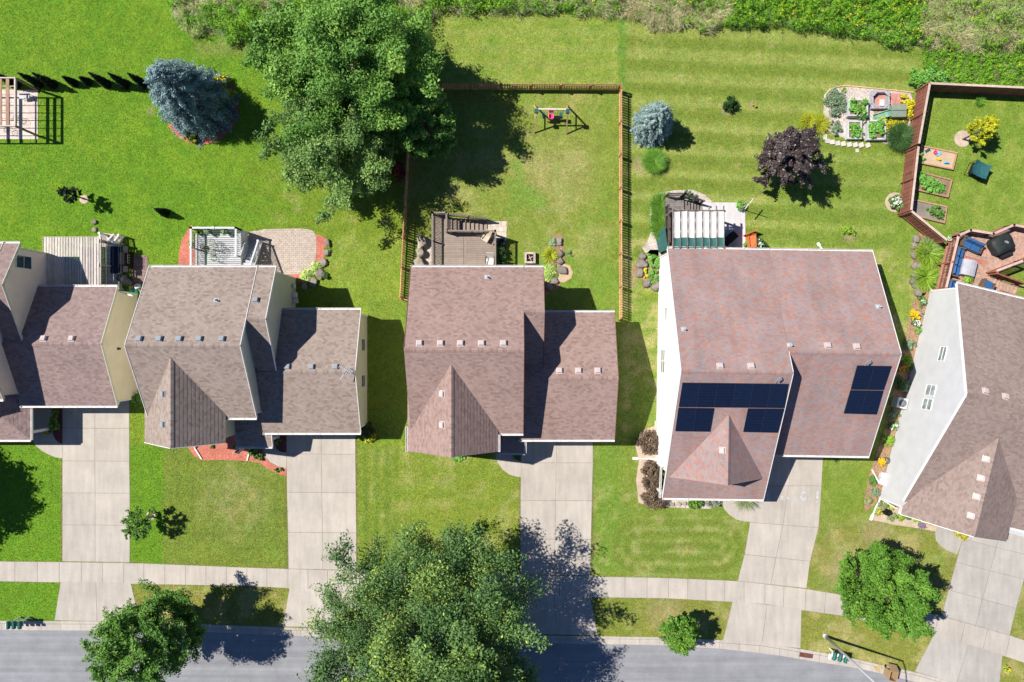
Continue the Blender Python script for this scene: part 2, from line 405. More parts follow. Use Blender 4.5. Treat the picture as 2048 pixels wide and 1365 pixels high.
    f3 = fl * box(713, 1041, 700, 1400, 2); blend([.190, .270, .022], f3); blend(DRY, f3 * sstep(.46, .72, nm * .7 + .3 * nb) * .4)
    blend([.125, .215, .016], f3 * (1 - sstep(790, 800, u)) * (.5 + .5 * np.sin(u / 3.4)) * .75)
    f4 = fl * box(1183, 1500, 700, 1400, 2); blend([.175, .255, .026], f4); blend([.15, .265, .022], f4 * (1 - sstep(1215, 1260, u)) * .8)
    ov = np.hypot(np.maximum(np.abs(u - 1355) - 78, 0), v - 1093)
    ow = (1 - sstep(50, 70, ov)) * f4
    blend(GF * .86, ow * (.5 + .5 * np.sin(ov / 3.6 + 1.0)) * .7); blend([.28, .33, .09], ow * (1 - .65 * sstep(60, 125, np.abs(u - 1355))) * sstep(.35, .95, np.sin(ov / 3.6 - 1.6)) * .6 * sstep(.25, .55, nm))
    blend(DRY, f4 * sstep(.54, .74, nm) * .4)
    f5 = fl * sstep(1600, 1604, u); blend([.205, .238, .036], f5); blend(DRY * .96, f5 * sstep(.40, .65, nm * .6 + nb * .4) * .6)
    blend([.15, .245, .016], f5 * (1 - sstep(1020, 1075, v)) * .75); blend([.14, .24, .014], f5 * sstep(.56, .7, fbm(u / 40, v / 40, 44)) * .5)
    # tree lawns along the kerb
    tl = sstep(0, 3, v - np.interp(u, wa[:, 0], wa[:, 2])); blend(GA, tl * (1 - sstep(118, 122, u)))
    blend([.215, .248, .034], tl * sstep(250, 260, u)); blend(DRY, tl * sstep(250, 260, u) * sstep(.45, .68, nm) * .6); blend(GF, tl * sstep(1183, 1190, u) * (1 - sstep(1260, 1300, u)) * .6)
    # worn and bare patches
    for (pu, pv, pr, pa) in ((1455,218,17,.5),(1505,212,11,.8),(1281,330,24,.6),(1318,905,16,.6),(1785,640,14,.8),(1700,470,18,.6),(300,222,12,.45),(1340,1234,9,.9),(1330,1225,50,.35),(1260,560,22,.5),(1298,880,24,.6),(1750,1065,40,.4),(1695,1150,60,.35)):
        blend([.36, .29, .16], (1 - sstep(pr * .4, pr, np.hypot(u - pu, v - pv) + 8 * (nm - .5))) * pa)
    # dry fringe beside paving
    wk = np.minimum(np.abs(v - np.interp(u, wa[:, 0], wa[:, 1])), np.abs(v - np.interp(u, wa[:, 0], wa[:, 2])))
    blend([.21, .20, .06], (1 - sstep(1, 5, wk)) * .45 * sstep(.35, .6, ns))
    for eu, v0, v1 in ((123,815,1122),(574,870,1140),(713,870,1140),(1041,900,1150),(1184,880,1152)):
        blend([.16, .13, .05], (1 - sstep(1, 4, np.abs(u - eu))) * box(0, 2048, v0, v1, 4) * .6)
    c *= (1 + .30 * (ns - .5) + .20 * (nm - .5))[..., None]
    c[..., 0] *= 1 + .25 * (fbm(u / 14, v / 14, 31) - .5)
    c = c * np.array([.985, .95, 1.0]) + np.array([.003, .002, .012])
    return np.clip(c, .004, 1)

xs = np.concatenate([np.array([-900, -400, -200, -110, -75]), np.arange(-60, 60.01, .2), np.array([75, 110, 200, 400, 900])])
ys = np.concatenate([np.array([-900, -400, -200, -110, -70]), np.arange(-45, 42.01, .2), np.array([60, 110, 200, 400, 900])])
gx, gy = np.meshgrid(xs, ys); gu = CU + gx * S; gv = CV - gy * S
gz = np.where((gv > curb_back(gu) + 3) & (gv < curb_back(gu) + 290), -.16, 0.0)
me = bpy.data.meshes.new('ground')
nx, ny = len(xs), len(ys)
me.vertices.add(nx * ny); me.vertices.foreach_set('co', np.stack([gx, gy, gz], -1).astype(np.float32).ravel())
ii = np.arange(nx * ny).reshape(ny, nx); q = np.stack([ii[:-1, :-1], ii[:-1, 1:], ii[1:, 1:], ii[1:, :-1]], -1).reshape(-1, 4)
me.loops.add(q.size); me.loops.foreach_set('vertex_index', q.ravel().astype(np.int32)); me.polygons.add(len(q)); me.polygons.foreach_set('loop_start', np.arange(0, q.size, 4, dtype=np.int32))
me.update(calc_edges=True)
ca4 = np.ones((nx * ny, 4), np.float32); ca4[:, :3] = ground_col(gu, gv).reshape(-1, 3)
at = me.attributes.new('col', 'FLOAT_COLOR', 'POINT'); at.data.foreach_set('color', ca4.ravel())
m, t, b = nodes('turf')
a = N(t, 'ShaderNodeAttribute', attribute_name='col'); g = N(t, 'ShaderNodeNewGeometry')
n1 = N(t, 'ShaderNodeTexNoise'); n1.inputs['Scale'].default_value = 9; n1.inputs['Detail'].default_value = 5; t.links.new(g.outputs['Position'], n1.inputs['Vector'])
n2 = N(t, 'ShaderNodeTexNoise'); n2.inputs['Scale'].default_value = 3.0; n2.inputs['Detail'].default_value = 4; t.links.new(g.outputs['Position'], n2.inputs['Vector'])
f = mul(t, mrange(t, n1.outputs['Fac'], .74, 1.22, .3, .7), mrange(t, n2.outputs['Fac'], .88, 1.12, .3, .7))
t.links.new(scale_col(t, a.outputs['Color'], f), b.inputs['Base Color']); b.inputs['Roughness'].default_value = .95; b.inputs['Specular IOR Level'].default_value = .1
me.materials.append(m); go = bpy.data.objects.new('ground', me); COL.objects.link(go); tag(go, 'broad lawn sheet mown in bands around the houses', kind='structure')

CONC = concrete('concrete', (.44, .395, .345)); CONC2 = concrete('concrete_grey', (.385, .36, .325)); DARKJ = mat('joint_soil', (.25, .21, .17), nv=.3)
def poly3(mb, pts, z0, z1, t=None):
    mb.prism([(L(*p).x, L(*p).y) for p in pts], z0, z1, t)
def flat(name, pts, z, m, kind='structure', label=None, exc=True, z0=-.1):
    mb = MB(); poly3(mb, pts, z0, z, .5); o = mb.build(name, m); o['kind'] = kind
    if label: o['label'] = label
    if exc: EXC.append(pts)
    return o
def lerp2(a, b, f): return (a[0] + (b[0] - a[0]) * f, a[1] + (b[1] - a[1]) * f)
def slabs(name, quads, z, m, gap=.9, under=True, label=None):
    """concrete poured in separate slabs with joints; quads = [(a,b,c,d)] in plan units"""
    mb = MB(); ub = MB()
    for qd in quads:
        cx = sum(p[0] for p in qd) / 4; cy = sum(p[1] for p in qd) / 4
        sh = []
        for p in qd:
            d = math.hypot(p[0] - cx, p[1] - cy); k = 1 - gap * .7 / d; sh.append((cx + (p[0] - cx) * k, cy + (p[1] - cy) * k))
        poly3(mb, sh, -.1, z); poly3(ub, qd, -.12, z - .006, .4); EXC.append(list(qd))
    o = mb.build(name, m); o['kind'] = 'structure'
    if label: o['label'] = label
    u_ = ub.build('joint_line', DARKJ, o) if under else None
    return o
def drive(name, rows, frac, z, m, label):
    qs = []
    for i in range(len(rows) - 1):
        a0, a1 = (rows[i][0], rows[i][1]), (rows[i][2], rows[i][3]); b0, b1 = (rows[i + 1][0], rows[i + 1][1]), (rows[i + 1][2], rows[i + 1][3])
        am, bm_ = lerp2(a0, a1, frac), lerp2(b0, b1, frac)
        qs += [(a0, am, bm_, b0), (am, a1, b1, bm_)]
    return slabs(name, qs, z, m, label=label)
drive('driveway', [(125,790,259,790),(125,857,259,857),(125,922,259,923),(125,986,260,987),(125,1050,260,1051),(125,1123,260,1125)], .485, .020, CONC, 'pale driveway furthest left')
drive('driveway_apron', [(122,1162,262,1166),(109,1241,280,1245)], .5, .020, CONC, 'apron of the leftmost driveway')
drive('driveway', [(573,845,711,845),(573,908,711,909),(574,985,712,986),(576,1065,713,1066),(577,1138,713,1141)], .505, .020, CONC, 'driveway second from left')
drive('driveway_apron', [(579,1176,712,1181),(566,1253,733,1258)], .5, .020, CONC, 'apron of the second driveway')
drive('driveway', [(1042,860,1186,860),(1042,926,1186,926),(1041,1001,1184,1002),(1041,1078,1182,1079),(1040,1149,1181,1152)], .49, .020, CONC, 'middle driveway')
drive('driveway_apron', [(1038,1190,1180,1193),(1027,1268,1196,1271)], .5, .020, CONC, 'apron of the middle driveway')
drive('driveway', [(1530,895,1647,895),(1516,972,1643,972),(1500,1045,1637,1056),(1489,1109,1620,1123),(1475,1162,1613,1177)], .48, .020, CONC, 'driveway of the house with solar panels')
drive('driveway_apron', [(1465,1202,1603,1217),(1446,1281,1601,1297)], .5, .020, CONC, 'apron in front of the solar house')
drive('driveway', [(1935,1030,2072,1065),(1925,1078,2060,1112),(1912,1125,2048,1159),(1897,1180,2032,1217),(1883,1232,2019,1271)], .5, .020, CONC2, 'grey driveway on the right')
drive('driveway_apron', [(1868,1269,2005,1309),(1829,1343,1996,1394)], .5, .020, CONC2, 'apron of the right driveway')
# public sidewalk, one slab after another
qs = []; u = -60.0
stops = [-300,-180,-100,-11,30,75,119,163,205,247,288,330,371,412,453,494,534,576,616,655,694,735,775,815,856,897,938,980,1036,1077,1119,1162,1206,1250,1294,1337,1375,1412,1449,1488,1530,1568,1612,1652,1692,1735,1780,1828,1877,1930,1975,2020,2068,2120,2200,2300]
for a_, b_ in zip(stops[:-1], stops[1:]):
    f_ = lambda x, k: float(np.interp(x, wa[:, 0], wa[:, k]))
    sk = lambda x: .22 * max(0, min(1, (x - 1500) / 400)) * 42
    qs.append(((a_, f_(a_, 1)), (b_, f_(b_, 1)), (b_ - sk(b_), f_(b_ - sk(b_), 2)), (a_ - sk(a_), f_(a_ - sk(a_), 2))))
slabs('sidewalk', qs, .016, CONC, label='public sidewalk along the street')
# kerb and gutter
mb = MB(); js = []
us = [-300] + [float(x) for x in range(-200, 2500, 40)]
for a_, b_ in zip(us[:-1], us[1:]):
    A0, B0 = (a_ + .2, float(curb_back(a_ + .2))), (b_ - .2, float(curb_back(b_ - .2))); A2, B2 = (a_ + .2, float(curb_front(a_))), (b_ - .2, float(curb_front(b_)))
    A1, B1 = lerp2(A0, A2, .26), lerp2(B0, B2, .26); A15, B15 = lerp2(A0, A2, .38), lerp2(B0, B2, .38)
    tt = rnd.random()
    pr = [(A0, B0, -.3, -.3), (A0, B0, .022, .022), (A1, B1, .018, .018), (A15, B15, -.115, -.115), (A2, B2, -.125, -.125), (A2, B2, -.3, -.3)]
    for i in range(5):
        p0, p1 = pr[i], pr[i + 1]
        mb.add([L(*p0[0], p0[2]), L(*p0[1], p0[2]), L(*p1[1], p1[2]), L(*p1[0], p1[2])], [(3, 2, 1, 0)], tt)
o = mb.build('kerb', CONC); o['kind'] = 'structure'; o['label'] = 'concrete kerb and gutter along the road'
EXC.append([(x, float(curb_back(x)) - 1) for x in us] + [(2500, 2200), (-300, 2200)])
# asphalt
m, t, b = nodes('asphalt'); g = N(t, 'ShaderNodeNewGeometry')
sp = N(t, 'ShaderNodeSeparateXYZ'); t.links.new(g.outputs['Position'], sp.inputs[0])
n1 = N(t, 'ShaderNodeTexNoise'); n1.inputs['Scale'].default_value = .7; n1.inputs['Detail'].default_value = 8; n1.inputs['Roughness'].default_value = .7; t.links.new(g.outputs['Position'], n1.inputs['Vector'])
n2 = N(t, 'ShaderNodeTexNoise'); n2.inputs['Scale'].default_value = 30; n2.inputs['Detail'].default_value = 3; t.links.new(g.outputs['Position'], n2.inputs['Vector'])
mp = N(t, 'ShaderNodeMapping'); mp.inputs['Scale'].default_value = (.05, 2.2, 1); mp.inputs['Rotation'].default_value = (0, 0, R(2.4)); t.links.new(g.outputs['Position'], mp.inputs[0])
n3 = N(t, 'ShaderNodeTexNoise'); n3.inputs['Scale'].default_value = 1.2; n3.inputs['Detail'].default_value = 6; t.links.new(mp.outputs[0], n3.inputs['Vector'])
f = mul(t, mrange(t, n1.outputs['Fac'], .84, 1.12, .3, .7), mrange(t, n2.outputs['Fac'], .76, 1.24, .3, .7)); f = mul(t, f, mrange(t, n3.outputs['Fac'], .86, 1.12, .3, .7))
vo = N(t, 'ShaderNodeTexVoronoi', feature='DISTANCE_TO_EDGE'); vo.inputs['Scale'].default_value = .22; t.links.new(g.outputs['Position'], vo.inputs['Vector'])
f = mul(t, f, mrange(t, vo.outputs['Distance'], .86, 1.0, 0, .004))
t.links.new(scale_col(t, (.25, .253, .265), f), b.inputs['Base Color']); b.inputs['Roughness'].default_value = .92; b.inputs['Specular IOR Level'].default_value = .25
top = [(x, float(curb_front(x))) for x in us if x <= 2450]
mb = MB()
for (p0, p1) in zip(top[:-1], top[1:]):
    mb.add([L(p0[0], p0[1] - 1, -.13), L(p1[0], p1[1] - 1, -.13), L(p1[0], p1[1] + 250, -.13), L(p0[0], p0[1] + 250, -.13)], [(3, 2, 1, 0)], .5)
o = mb.build('road', m); o['kind'] = 'structure'; o['label'] = 'grey worn asphalt street'
mb = MB()   # kerb of the far side, beyond the frame
for (p0, p1) in zip(top[:-1], top[1:]):
    mb.add([L(p0[0], p0[1] + 249, -.12), L(p1[0], p1[1] + 249, -.12), L(p1[0], p1[1] + 268, .02), L(p0[0], p0[1] + 268, .02)], [(3, 2, 1, 0)], .5)
o = mb.build('kerb', CONC); o['kind'] = 'structure'
# front walks
def arc(c, r, a0, a1, n=8): return [(c[0] + r * math.cos(R(a0 + (a1 - a0) * i / n)), c[1] + r * math.sin(R(a0 + (a1 - a0) * i / n))) for i in range(n + 1)]
flat('front_walk', [(62,800),(106,800),(105,862)] + [(107,872),(112,881),(118,886),(125,888),(125,917),(112,915),(98,910),(84,902),(73,893),(66,884)], .021, CONC, label='porch slab and curved walk of the leftmost house')
flat('front_walk', [(524,840),(552,840),(549,868),(549,890),(553,899),(561,904),(573,906),(573,937),(556,933),(541,925),(530,914),(526,904)], .021, CONC, label='curved walk beside the second driveway')
flat('front_walk', [(990,865),(1022,862),(1022,908),(1028,918),(1036,922),(1042,924),(1042,955),(1030,953),(1018,949),(1006,940),(996,927),(991,915)], .021, CONC, label='curved walk beside the middle driveway')
flat('front_walk', [(1440,960),(1530,945),(1517,972),(1501,1044),(1488,1043),(1472,1039),(1458,1030),(1448,1018),(1444,1006)], .021, CONC, label='rounded walk in front of the solar house')
flat('front_walk', [(1876,1040),(1935,1052),(1925,1078),(1914,1109),(1896,1102),(1881,1093),(1872,1081),(1870,1064)], .021, CONC2, label='curved walk of the grey house')
# mulch, gravel and soil beds
REDM = speckle('red_mulch', [(.34,.085,.055),(.52,.17,.12),(.66,.27,.20)], 30); BRNM = speckle('brown_mulch', [(.18,.10,.06),(.34,.21,.12),(.47,.32,.2)], 26)
DRKM = speckle('dark_mulch', [(.10,.03,.03),(.17,.055,.05),(.22,.08,.07)], 26); GRAV = speckle('gravel', [(.34,.27,.22),(.50,.43,.37),(.62,.56,.50),(.42,.33,.27)], 16)
SAND = speckle('sand', [(.55,.40,.25),(.60,.45,.29),(.64,.49,.33)], 60, big=.08); SOIL = speckle('soil', [(.20,.13,.08),(.30,.20,.13),(.25,.16,.10)], 30); PALEM = speckle('pale_mulch', [(.45,.34,.25),(.58,.46,.36),(.50,.38,.29)], 26)
def bed(pts, m, label, z=.026): return flat('bed', pts, z, m, label=label)
bed(arc((402, 214), 76, -50, 150, 22), REDM, 'red mulch ring under the blue spruce')
bed([(106,812),(125,812),(125,887),(118,885),(111,879),(107,869)], DRKM, 'dark mulch strip by the leftmost driveway', .03)
bed([(549,845),(573,845),(573,905),(561,903),(553,898),(549,889)], DRKM, 'dark mulch bed by the second driveway', .03)
bed([(372,880),(400,868),(455,855),(500,865),(524,880),(527,908),(536,922),(552,932),(573,938),(573,953),(552,946),(533,936),(520,926),(500,923),(470,921),(440,920),(404,921),(388,912),(378,898)], REDM, 'red mulch bed in front of the taupe house')
bed([(357,530),(358,505),(364,480),(374,462),(384,450),(392,470),(390,530)], REDM, 'red mulch beside the white deck')
bed([(545,566),(565,552),(592,548),(628,470),(640,470),(655,480),(654,500),(645,525),(640,550),(612,565),(598,568)], REDM, 'red mulch at the paver patio edge')
bed([(1258,545),(1278,525),(1300,500),(1317,500),(1318,575),(1300,572),(1285,560)], BRNM, 'mulch bed at the corner of the solar house')
bed([(1287,860),(1318,850),(1319,925),(1325,1010),(1300,1015),(1277,1005),(1272,960),(1278,920),(1270,890)], PALEM, 'pale mulch bed along the white wall')
bed([(1325,985),(1440,985),(1444,1008),(1420,1018),(1360,1016),(1325,1014)], GRAV, 'gravel bed under the solar house porch')
bed([(1840,460),(1880,490),(1872,530),(1850,590),(1835,600),(1826,570),(1824,530),(1826,500),(1834,480)], BRNM, 'bark bed beside the red deck')
bed([(1835,590),(1860,582),(1845,640),(1822,740),(1800,830),(1775,925),(1760,1000),(1730,1025),(1728,1000),(1738,950),(1755,900),(1768,860),(1785,790),(1802,720),(1815,650),(1822,615)], BRNM, 'bark bed along the light grey wall')
bed([(1742,1040),(1758,1000),(1800,1012),(1876,1042),(1871,1063),(1830,1056),(1790,1050)], PALEM, 'flower bed under the grey house eave')
bed([(1904,1050),(1940,1058),(1930,1080),(1916,1076),(1907,1067)], BRNM, 'tiny bed beside the front walk of the grey house', .03)
bed([(1098,520),(1106,470),(1124,470),(1128,500),(1130,545),(1118,575),(1098,588),(1088,592),(1080,560),(1090,540)], BRNM, 'narrow bark bed inside the stone row')
bed([(1117,540),(1128,528),(1140,532),(1146,545),(1142,557),(1128,566),(1116,562)], SAND, 'spilled sand patch beside the stone row', .028)
bed([(836,470),(852,475),(870,480),(870,560),(835,560)], GRAV, 'white gravel beside the brown deck')
bed([(1303,400),(1318,386),(1350,381),(1385,380),(1410,390),(1424,404),(1410,408),(1322,408),(1322,515),(1315,520),(1290,505),(1284,497),(1296,480),(1303,460),(1299,430)], GRAV, 'curved gravel bed around the dark deck')
bed([(1648,190),(1660,177),(1685,172),(1745,177),(1820,186),(1825,200),(1818,265),(1806,300),(1770,288),(1735,276),(1690,277),(1668,270),(1652,262),(1647,225)], GRAV, 'gravel kitchen garden')
bed([(1745,185),(1806,188),(1808,245),(1748,240)], speckle('red_paver', [(.44,.20,.16),(.52,.26,.21)], 5), 'red pavers under the play structure', .03)
bed(arc((1925, 278), 16.5, 0, 360, 24)[:-1], PALEM, 'round mulch ring of the yellow tree'); bed(arc((168, 399), 9, 0, 360, 16)[:-1], PALEM, 'mulch ring of the dark sapling', .024); bed(arc((302, 1031), 9, 0, 360, 16)[:-1], PALEM, 'mulch ring of the feathery sapling', .024)
bed(arc((1699, 1137), 10, 0, 360, 16)[:-1], PALEM, 'mulch ring of the round street tree', .024); bed(arc((850, 1222), 20, 0, 360, 16)[:-1], PALEM, 'mulch ring of the large street tree', .024); bed(arc((1790, 405), 20, 0, 360, 16)[:-1], PALEM, 'mulch around the white flowers', .024)
# paved terraces
def brickmat(name, c1, c2, wd, ht, mort=(.2,.18,.15), rot=0):
    m, t, b = nodes(name); g = N(t, 'ShaderNodeNewGeometry'); mp = N(t, 'ShaderNodeMapping'); mp.inputs['Rotation'].default_value = (0, 0, rot); t.links.new(g.outputs['Position'], mp.inputs[0])
    br = N(t, 'ShaderNodeTexBrick'); br.inputs['Scale'].default_value = 1; br.inputs['Brick Width'].default_value = wd; br.inputs['Row Height'].default_value = ht; br.inputs['Mortar Size'].default_value = .012
    br.inputs['Color1'].default_value = c1 + (1,); br.inputs['Color2'].default_value = c2 + (1,); br.inputs['Mortar'].default_value = mort + (1,); t.links.new(mp.outputs[0], br.inputs['Vector'])
    nz = N(t, 'ShaderNodeTexNoise'); nz.inputs['Scale'].default_value = 4; nz.inputs['Detail'].default_value = 6; t.links.new(g.outputs['Position'], nz.inputs['Vector'])
    t.links.new(scale_col(t, br.outputs['Color'], mrange(t, nz.outputs['Fac'], .85, 1.15, .3, .7)), b.inputs['Base Color']); b.inputs['Roughness'].default_value = .9; b.inputs['Specular IOR Level'].default_value = .2
    MATS[name] = m; return m
flat('patio', [(478,470),(500,464),(530,459),(600,457),(625,461),(632,472),(633,500),(630,530),(622,545),(600,548),(575,550),(500,552),(490,540)], .030, brickmat('tan_pavers', (.43,.35,.29), (.50,.42,.36), .30, .16, (.25,.2,.16)), label='tan paver patio behind the taupe house')
flat('patio', [(262,510),(296,512),(296,582),(262,582)], .030, brickmat('brown_pavers', (.20,.13,.12), (.26,.18,.16), .5, .25, (.1,.08,.08)), label='brown paver patio with the grill')
flat('patio', [(955,443),(1014,443),(1013,482),(955,482)], .030, brickmat('square_pavers', (.52,.44,.35), (.58,.50,.41), .42, .42, (.3,.25,.2)), label='square paver landing below the brown deck')
flat('patio', [(1402,405),(1490,406),(1491,510),(1402,510)], .034, concrete('white_concrete', (.56,.54,.535)), label='white concrete pad beside the pergola')
flat('patio', [(-60,178),(76,181),(76,279),(-60,279)], .030, brickmat('pale_pavers', (.56,.46,.40), (.62,.53,.46), 1.0, .9, (.4,.33,.28)), label='pale patio under the wooden pergola')
flat('stepping_path', [(190,476),(208,466),(230,470),(232,492),(196,495)], .028, brickmat('pink_flags', (.55,.42,.36), (.62,.52,.46), .4, .4), label='pink flagstones at the white stairs')
# ---------------------------------------------------------------- houses
WHITE = mat('white_trim', (.78, .78, .76), rough=.5, var=.03, nv=.04); GLASS = mat('window_glass', (.035, .06, .07), rough=.08, var=.3, nv=.3, spec=.8, scale=1.5)
BLIND = mat('blind_glass', (.22, .25, .25), rough=.15, var=.5, nv=.5, spec=.6, scale=2.2); GUT = mat('gutter_white', (.72, .70, .67), rough=.55, var=.05, nv=.12, scale=2); DARKM = mat('dark_metal', (.03, .032, .036), rough=.5, spec=.5)
VENTP = mat('vent_pale', (.50, .42, .40), rough=.6, var=.05, nv=.05); VENTG = mat('vent_grey', (.27, .29, .31), rough=.6, var=.08, nv=.06); LEAD = mat('lead_grey', (.42, .44, .47), rough=.5, var=.1)
class House:
    def __init__(s, name, u0, v0, th, label, shing, wall, trim=None):
        s.u0, s.v0, s.th = u0, v0, R(th)
        s.root = empty(name, L(u0, v0), label, 'house', rz=-R(th))
        s.sh, s.wm, s.tm = shing, wall, trim or WHITE
        s.roof = MB(); s.cap = MB(); s.wall = MB(); s.trim = MB(); s.gut = []; s.todo = []
    def l(s, p, q, z): return Vector((p / S, -q / S, z))
    def pq(s, u, v):
        du, dv = u - s.u0, v - s.v0; c, n = math.cos(s.th), math.sin(s.th)
        return du * c + dv * n, -du * n + dv * c
    def uv(s, p, q):
        c, n = math.cos(s.th), math.sin(s.th); return s.u0 + p * c - q * n, s.v0 + p * n + q * c
    def slope(s, A, B, C, D, ex=.14, th=.16):
        r = s.roof; A, B, C, D = [s.l(*x) for x in (A, B, C, D)]
        e = (B - A).normalized(); n = e.cross(D - A)
        n = n if n.z > 0 else -n; n.normalize()
        up = n.cross(e).normalized(); up = up if up.dot(D - A) > 0 else -up
        ln = max((D - A).dot(up), (C - B).dot(up)); k = max(1, round(ln / ex)); ou, ov = rnd.random() * 9, 0
        dn = n * th
        r.add([A - dn, B - dn, C - dn, D - dn, A, B, C, D], [(3, 2, 1, 0), (0, 1, 5, 4), (1, 2, 6, 5), (3, 0, 4, 7), (2, 3, 7, 6)], .5)
        vmax = ln / k
        for i in range(k):
            f0, f1 = i / k, (i + 1) / k
            a, b_ = A.lerp(D, f0), B.lerp(C, f0); c, d = B.lerp(C, f1), A.lerp(D, f1)
            lift = n * .012; fi = len(r.f)
            r.add([a + lift, b_ + lift, c + n * .003, d + n * .003, a, b_], [(0, 1, 2, 3), (4, 5, 1, 0)], .5)
            ex2 = ex
            def uvc(x, vv): return ((x - A).dot(e) + ou, vv)
            va, vb = (i + .04) * ex2, (i + .96) * ex2
            r.uv[fi] = [uvc(a, va), uvc(b_, va), uvc(c, vb), uvc(d, vb)]
            r.uv[fi + 1] = [uvc(a, va), uvc(b_, va), uvc(b_, va + .01), uvc(a, va + .01)]
    def ridge(s, a, b, sl, axis):
        """row of cap shingles; sl = fall per metre on each side"""
        a, b = s.l(*a), s.l(*b); n = max(1, int((b - a).length / .2)); d = (b - a) / n; sd = Vector((0, 1, 0)) if axis == 'ew' else Vector((1, 0, 0))
        wd = .15; cap = MB(); s.caps = getattr(s, 'caps', []); s.caps.append(cap)
        for i in range(n):
            p0, p1 = a + d * i, a + d * (i + 1.12)
            for sg, k in ((1, sl[0]), (-1, sl[1])):
                o = sd * sg * wd + Vector((0, 0, -k * wd)); fi = len(cap.f)
                cap.add([p0 + Vector((0, 0, .035)), p1 + Vector((0, 0, .022)), p1 + o + Vector((0, 0, .03)), p0 + o + Vector((0, 0, .043))], [(0, 1, 2, 3)], .5)
                uu = i * .32 + .06; cap.uv[fi] = [(uu, .05), (uu + .15, .05), (uu + .15, .1), (uu, .1)]
    def rake(s, a, b, out):
        s.rk = getattr(s, 'rk', [])
        """white barge board along a sloping roof edge"""
        a, b = s.l(*a), s.l(*b); o = Vector((out[0], out[1], 0)) * .016
        g = MB(); g.beam(a + o + Vector((0, 0, -.075)), b + o + Vector((0, 0, -.075)), .032, .21, .5); s.rk.append(g)
    def gutter(s, a, b, out):
        s.gut.append((s.l(*a), s.l(*b), Vector((out[0], out[1], 0))))
    def ew(s, p0, p1, q0, qr, q1, z0, zr, z1, ins=(8, 8, 5, 5), ex=.14, rk='we', gut='ns', walls=True, cap=True):
        u0 = lambda x: x
        s.slope((p1, q0, z0), (p0, q0, z0), (p0, qr, zr), (p1, qr, zr), ex); s.slope((p0, q1, z1), (p1, q1, z1), (p1, qr, zr), (p0, qr, zr), ex)
        kn, ks = (zr - z0) / (qr - q0), (zr - z1) / (q1 - qr)
        if cap: s.ridge((p0, qr, zr), (p1, qr, zr), (kn * S, ks * S), 'ew')
        if walls:
            a, b_, c, d = p0 + ins[2], p1 - ins[3], q0 + ins[0], q1 - ins[1]
            zc, zd = z0 + kn * ins[0] - .17, z1 + ks * ins[1] - .17
            pr = [(c, 0), (c, zc), (qr, zr - .2), (d, zd), (d, 0)]
            vs = [s.l(a, x, z) for x, z in pr] + [s.l(b_, x, z) for x, z in pr]
            s.wall.add(vs, [(0, 1, 2, 3, 4), (9, 8, 7, 6, 5), (0, 5, 6, 1), (3, 8, 9, 4), (1, 6, 7, 2), (2, 7, 8, 3)], .5)
            for xx, on in ((a, 'w'), (b_, 'e')):
                if on in rk:
                    for yy, zz in ((c, zc), (d, zd)): g = MB(); g.box(s.l(xx, yy, zz / 2), (.1, .1, zz), t=.5); s.cor = getattr(s, 'cor', []); s.cor.append(g)
        if 'w' in rk: s.rake((p0, q0, z0), (p0, qr, zr), (-1, 0)); s.rake((p0, q1, z1), (p0, qr, zr), (-1, 0))
        if 'e' in rk: s.rake((p1, q0, z0), (p1, qr, zr), (1, 0)); s.rake((p1, q1, z1), (p1, qr, zr), (1, 0))
        if 'n' in gut: s.gutter((p0, q0, z0), (p1, q0, z0), (0, 1))
        if 's' in gut: s.gutter((p0, q1, z1), (p1, q1, z1), (0, -1))
    def ns(s, p0, pr, p1, qb, qf, z0, zr, z1, ins=(6, 6, 6), ex=.14, gut='', walls=True, zb=0.0, rk=True, qw=None):
        s.slope((p0, qb if qw is None else qw, z0), (p0, qf, z0), (pr, qf, zr), (pr, qb, zr), ex); s.slope((p1, qf, z1), (p1, qb, z1), (pr, qb, zr), (pr, qf, zr), ex)
        kw, ke = (zr - z0) / (pr - p0), (zr - z1) / (p1 - pr)
        s.ridge((pr, qb, zr), (pr, qf, zr), (ke * S, kw * S), 'ns')
        if walls:
            a, b_, c = p0 + ins[0], p1 - ins[1], qf - ins[2]
            za, zd = z0 + kw * ins[0] - .17, z1 + ke * ins[1] - .17
            pp = [(a, zb), (a, max(za, zb + .01)), (pr, zr - .2), (b_, max(zd, zb + .01)), (b_, zb)]
            vs = [s.l(x, c, z) for x, z in pp] + [s.l(x, qb, z) for x, z in pp]
            s.wall.add(vs, [(0, 1, 2, 3, 4), (9, 8, 7, 6, 5), (0, 5, 6, 1), (3, 8, 9, 4), (1, 6, 7, 2), (2, 7, 8, 3)], .5)
        if rk: s.rake((p0, qf, z0), (pr, qf, zr), (0, -1)); s.rake((p1, qf, z1), (pr, qf, zr), (0, -1))
        if 'w' in gut: s.gutter((p0, qb, z0), (p0, qf, z0), (-1, 0))
        if 'e' in gut: s.gutter((p1, qb, z1), (p1, qf, z1), (1, 0))
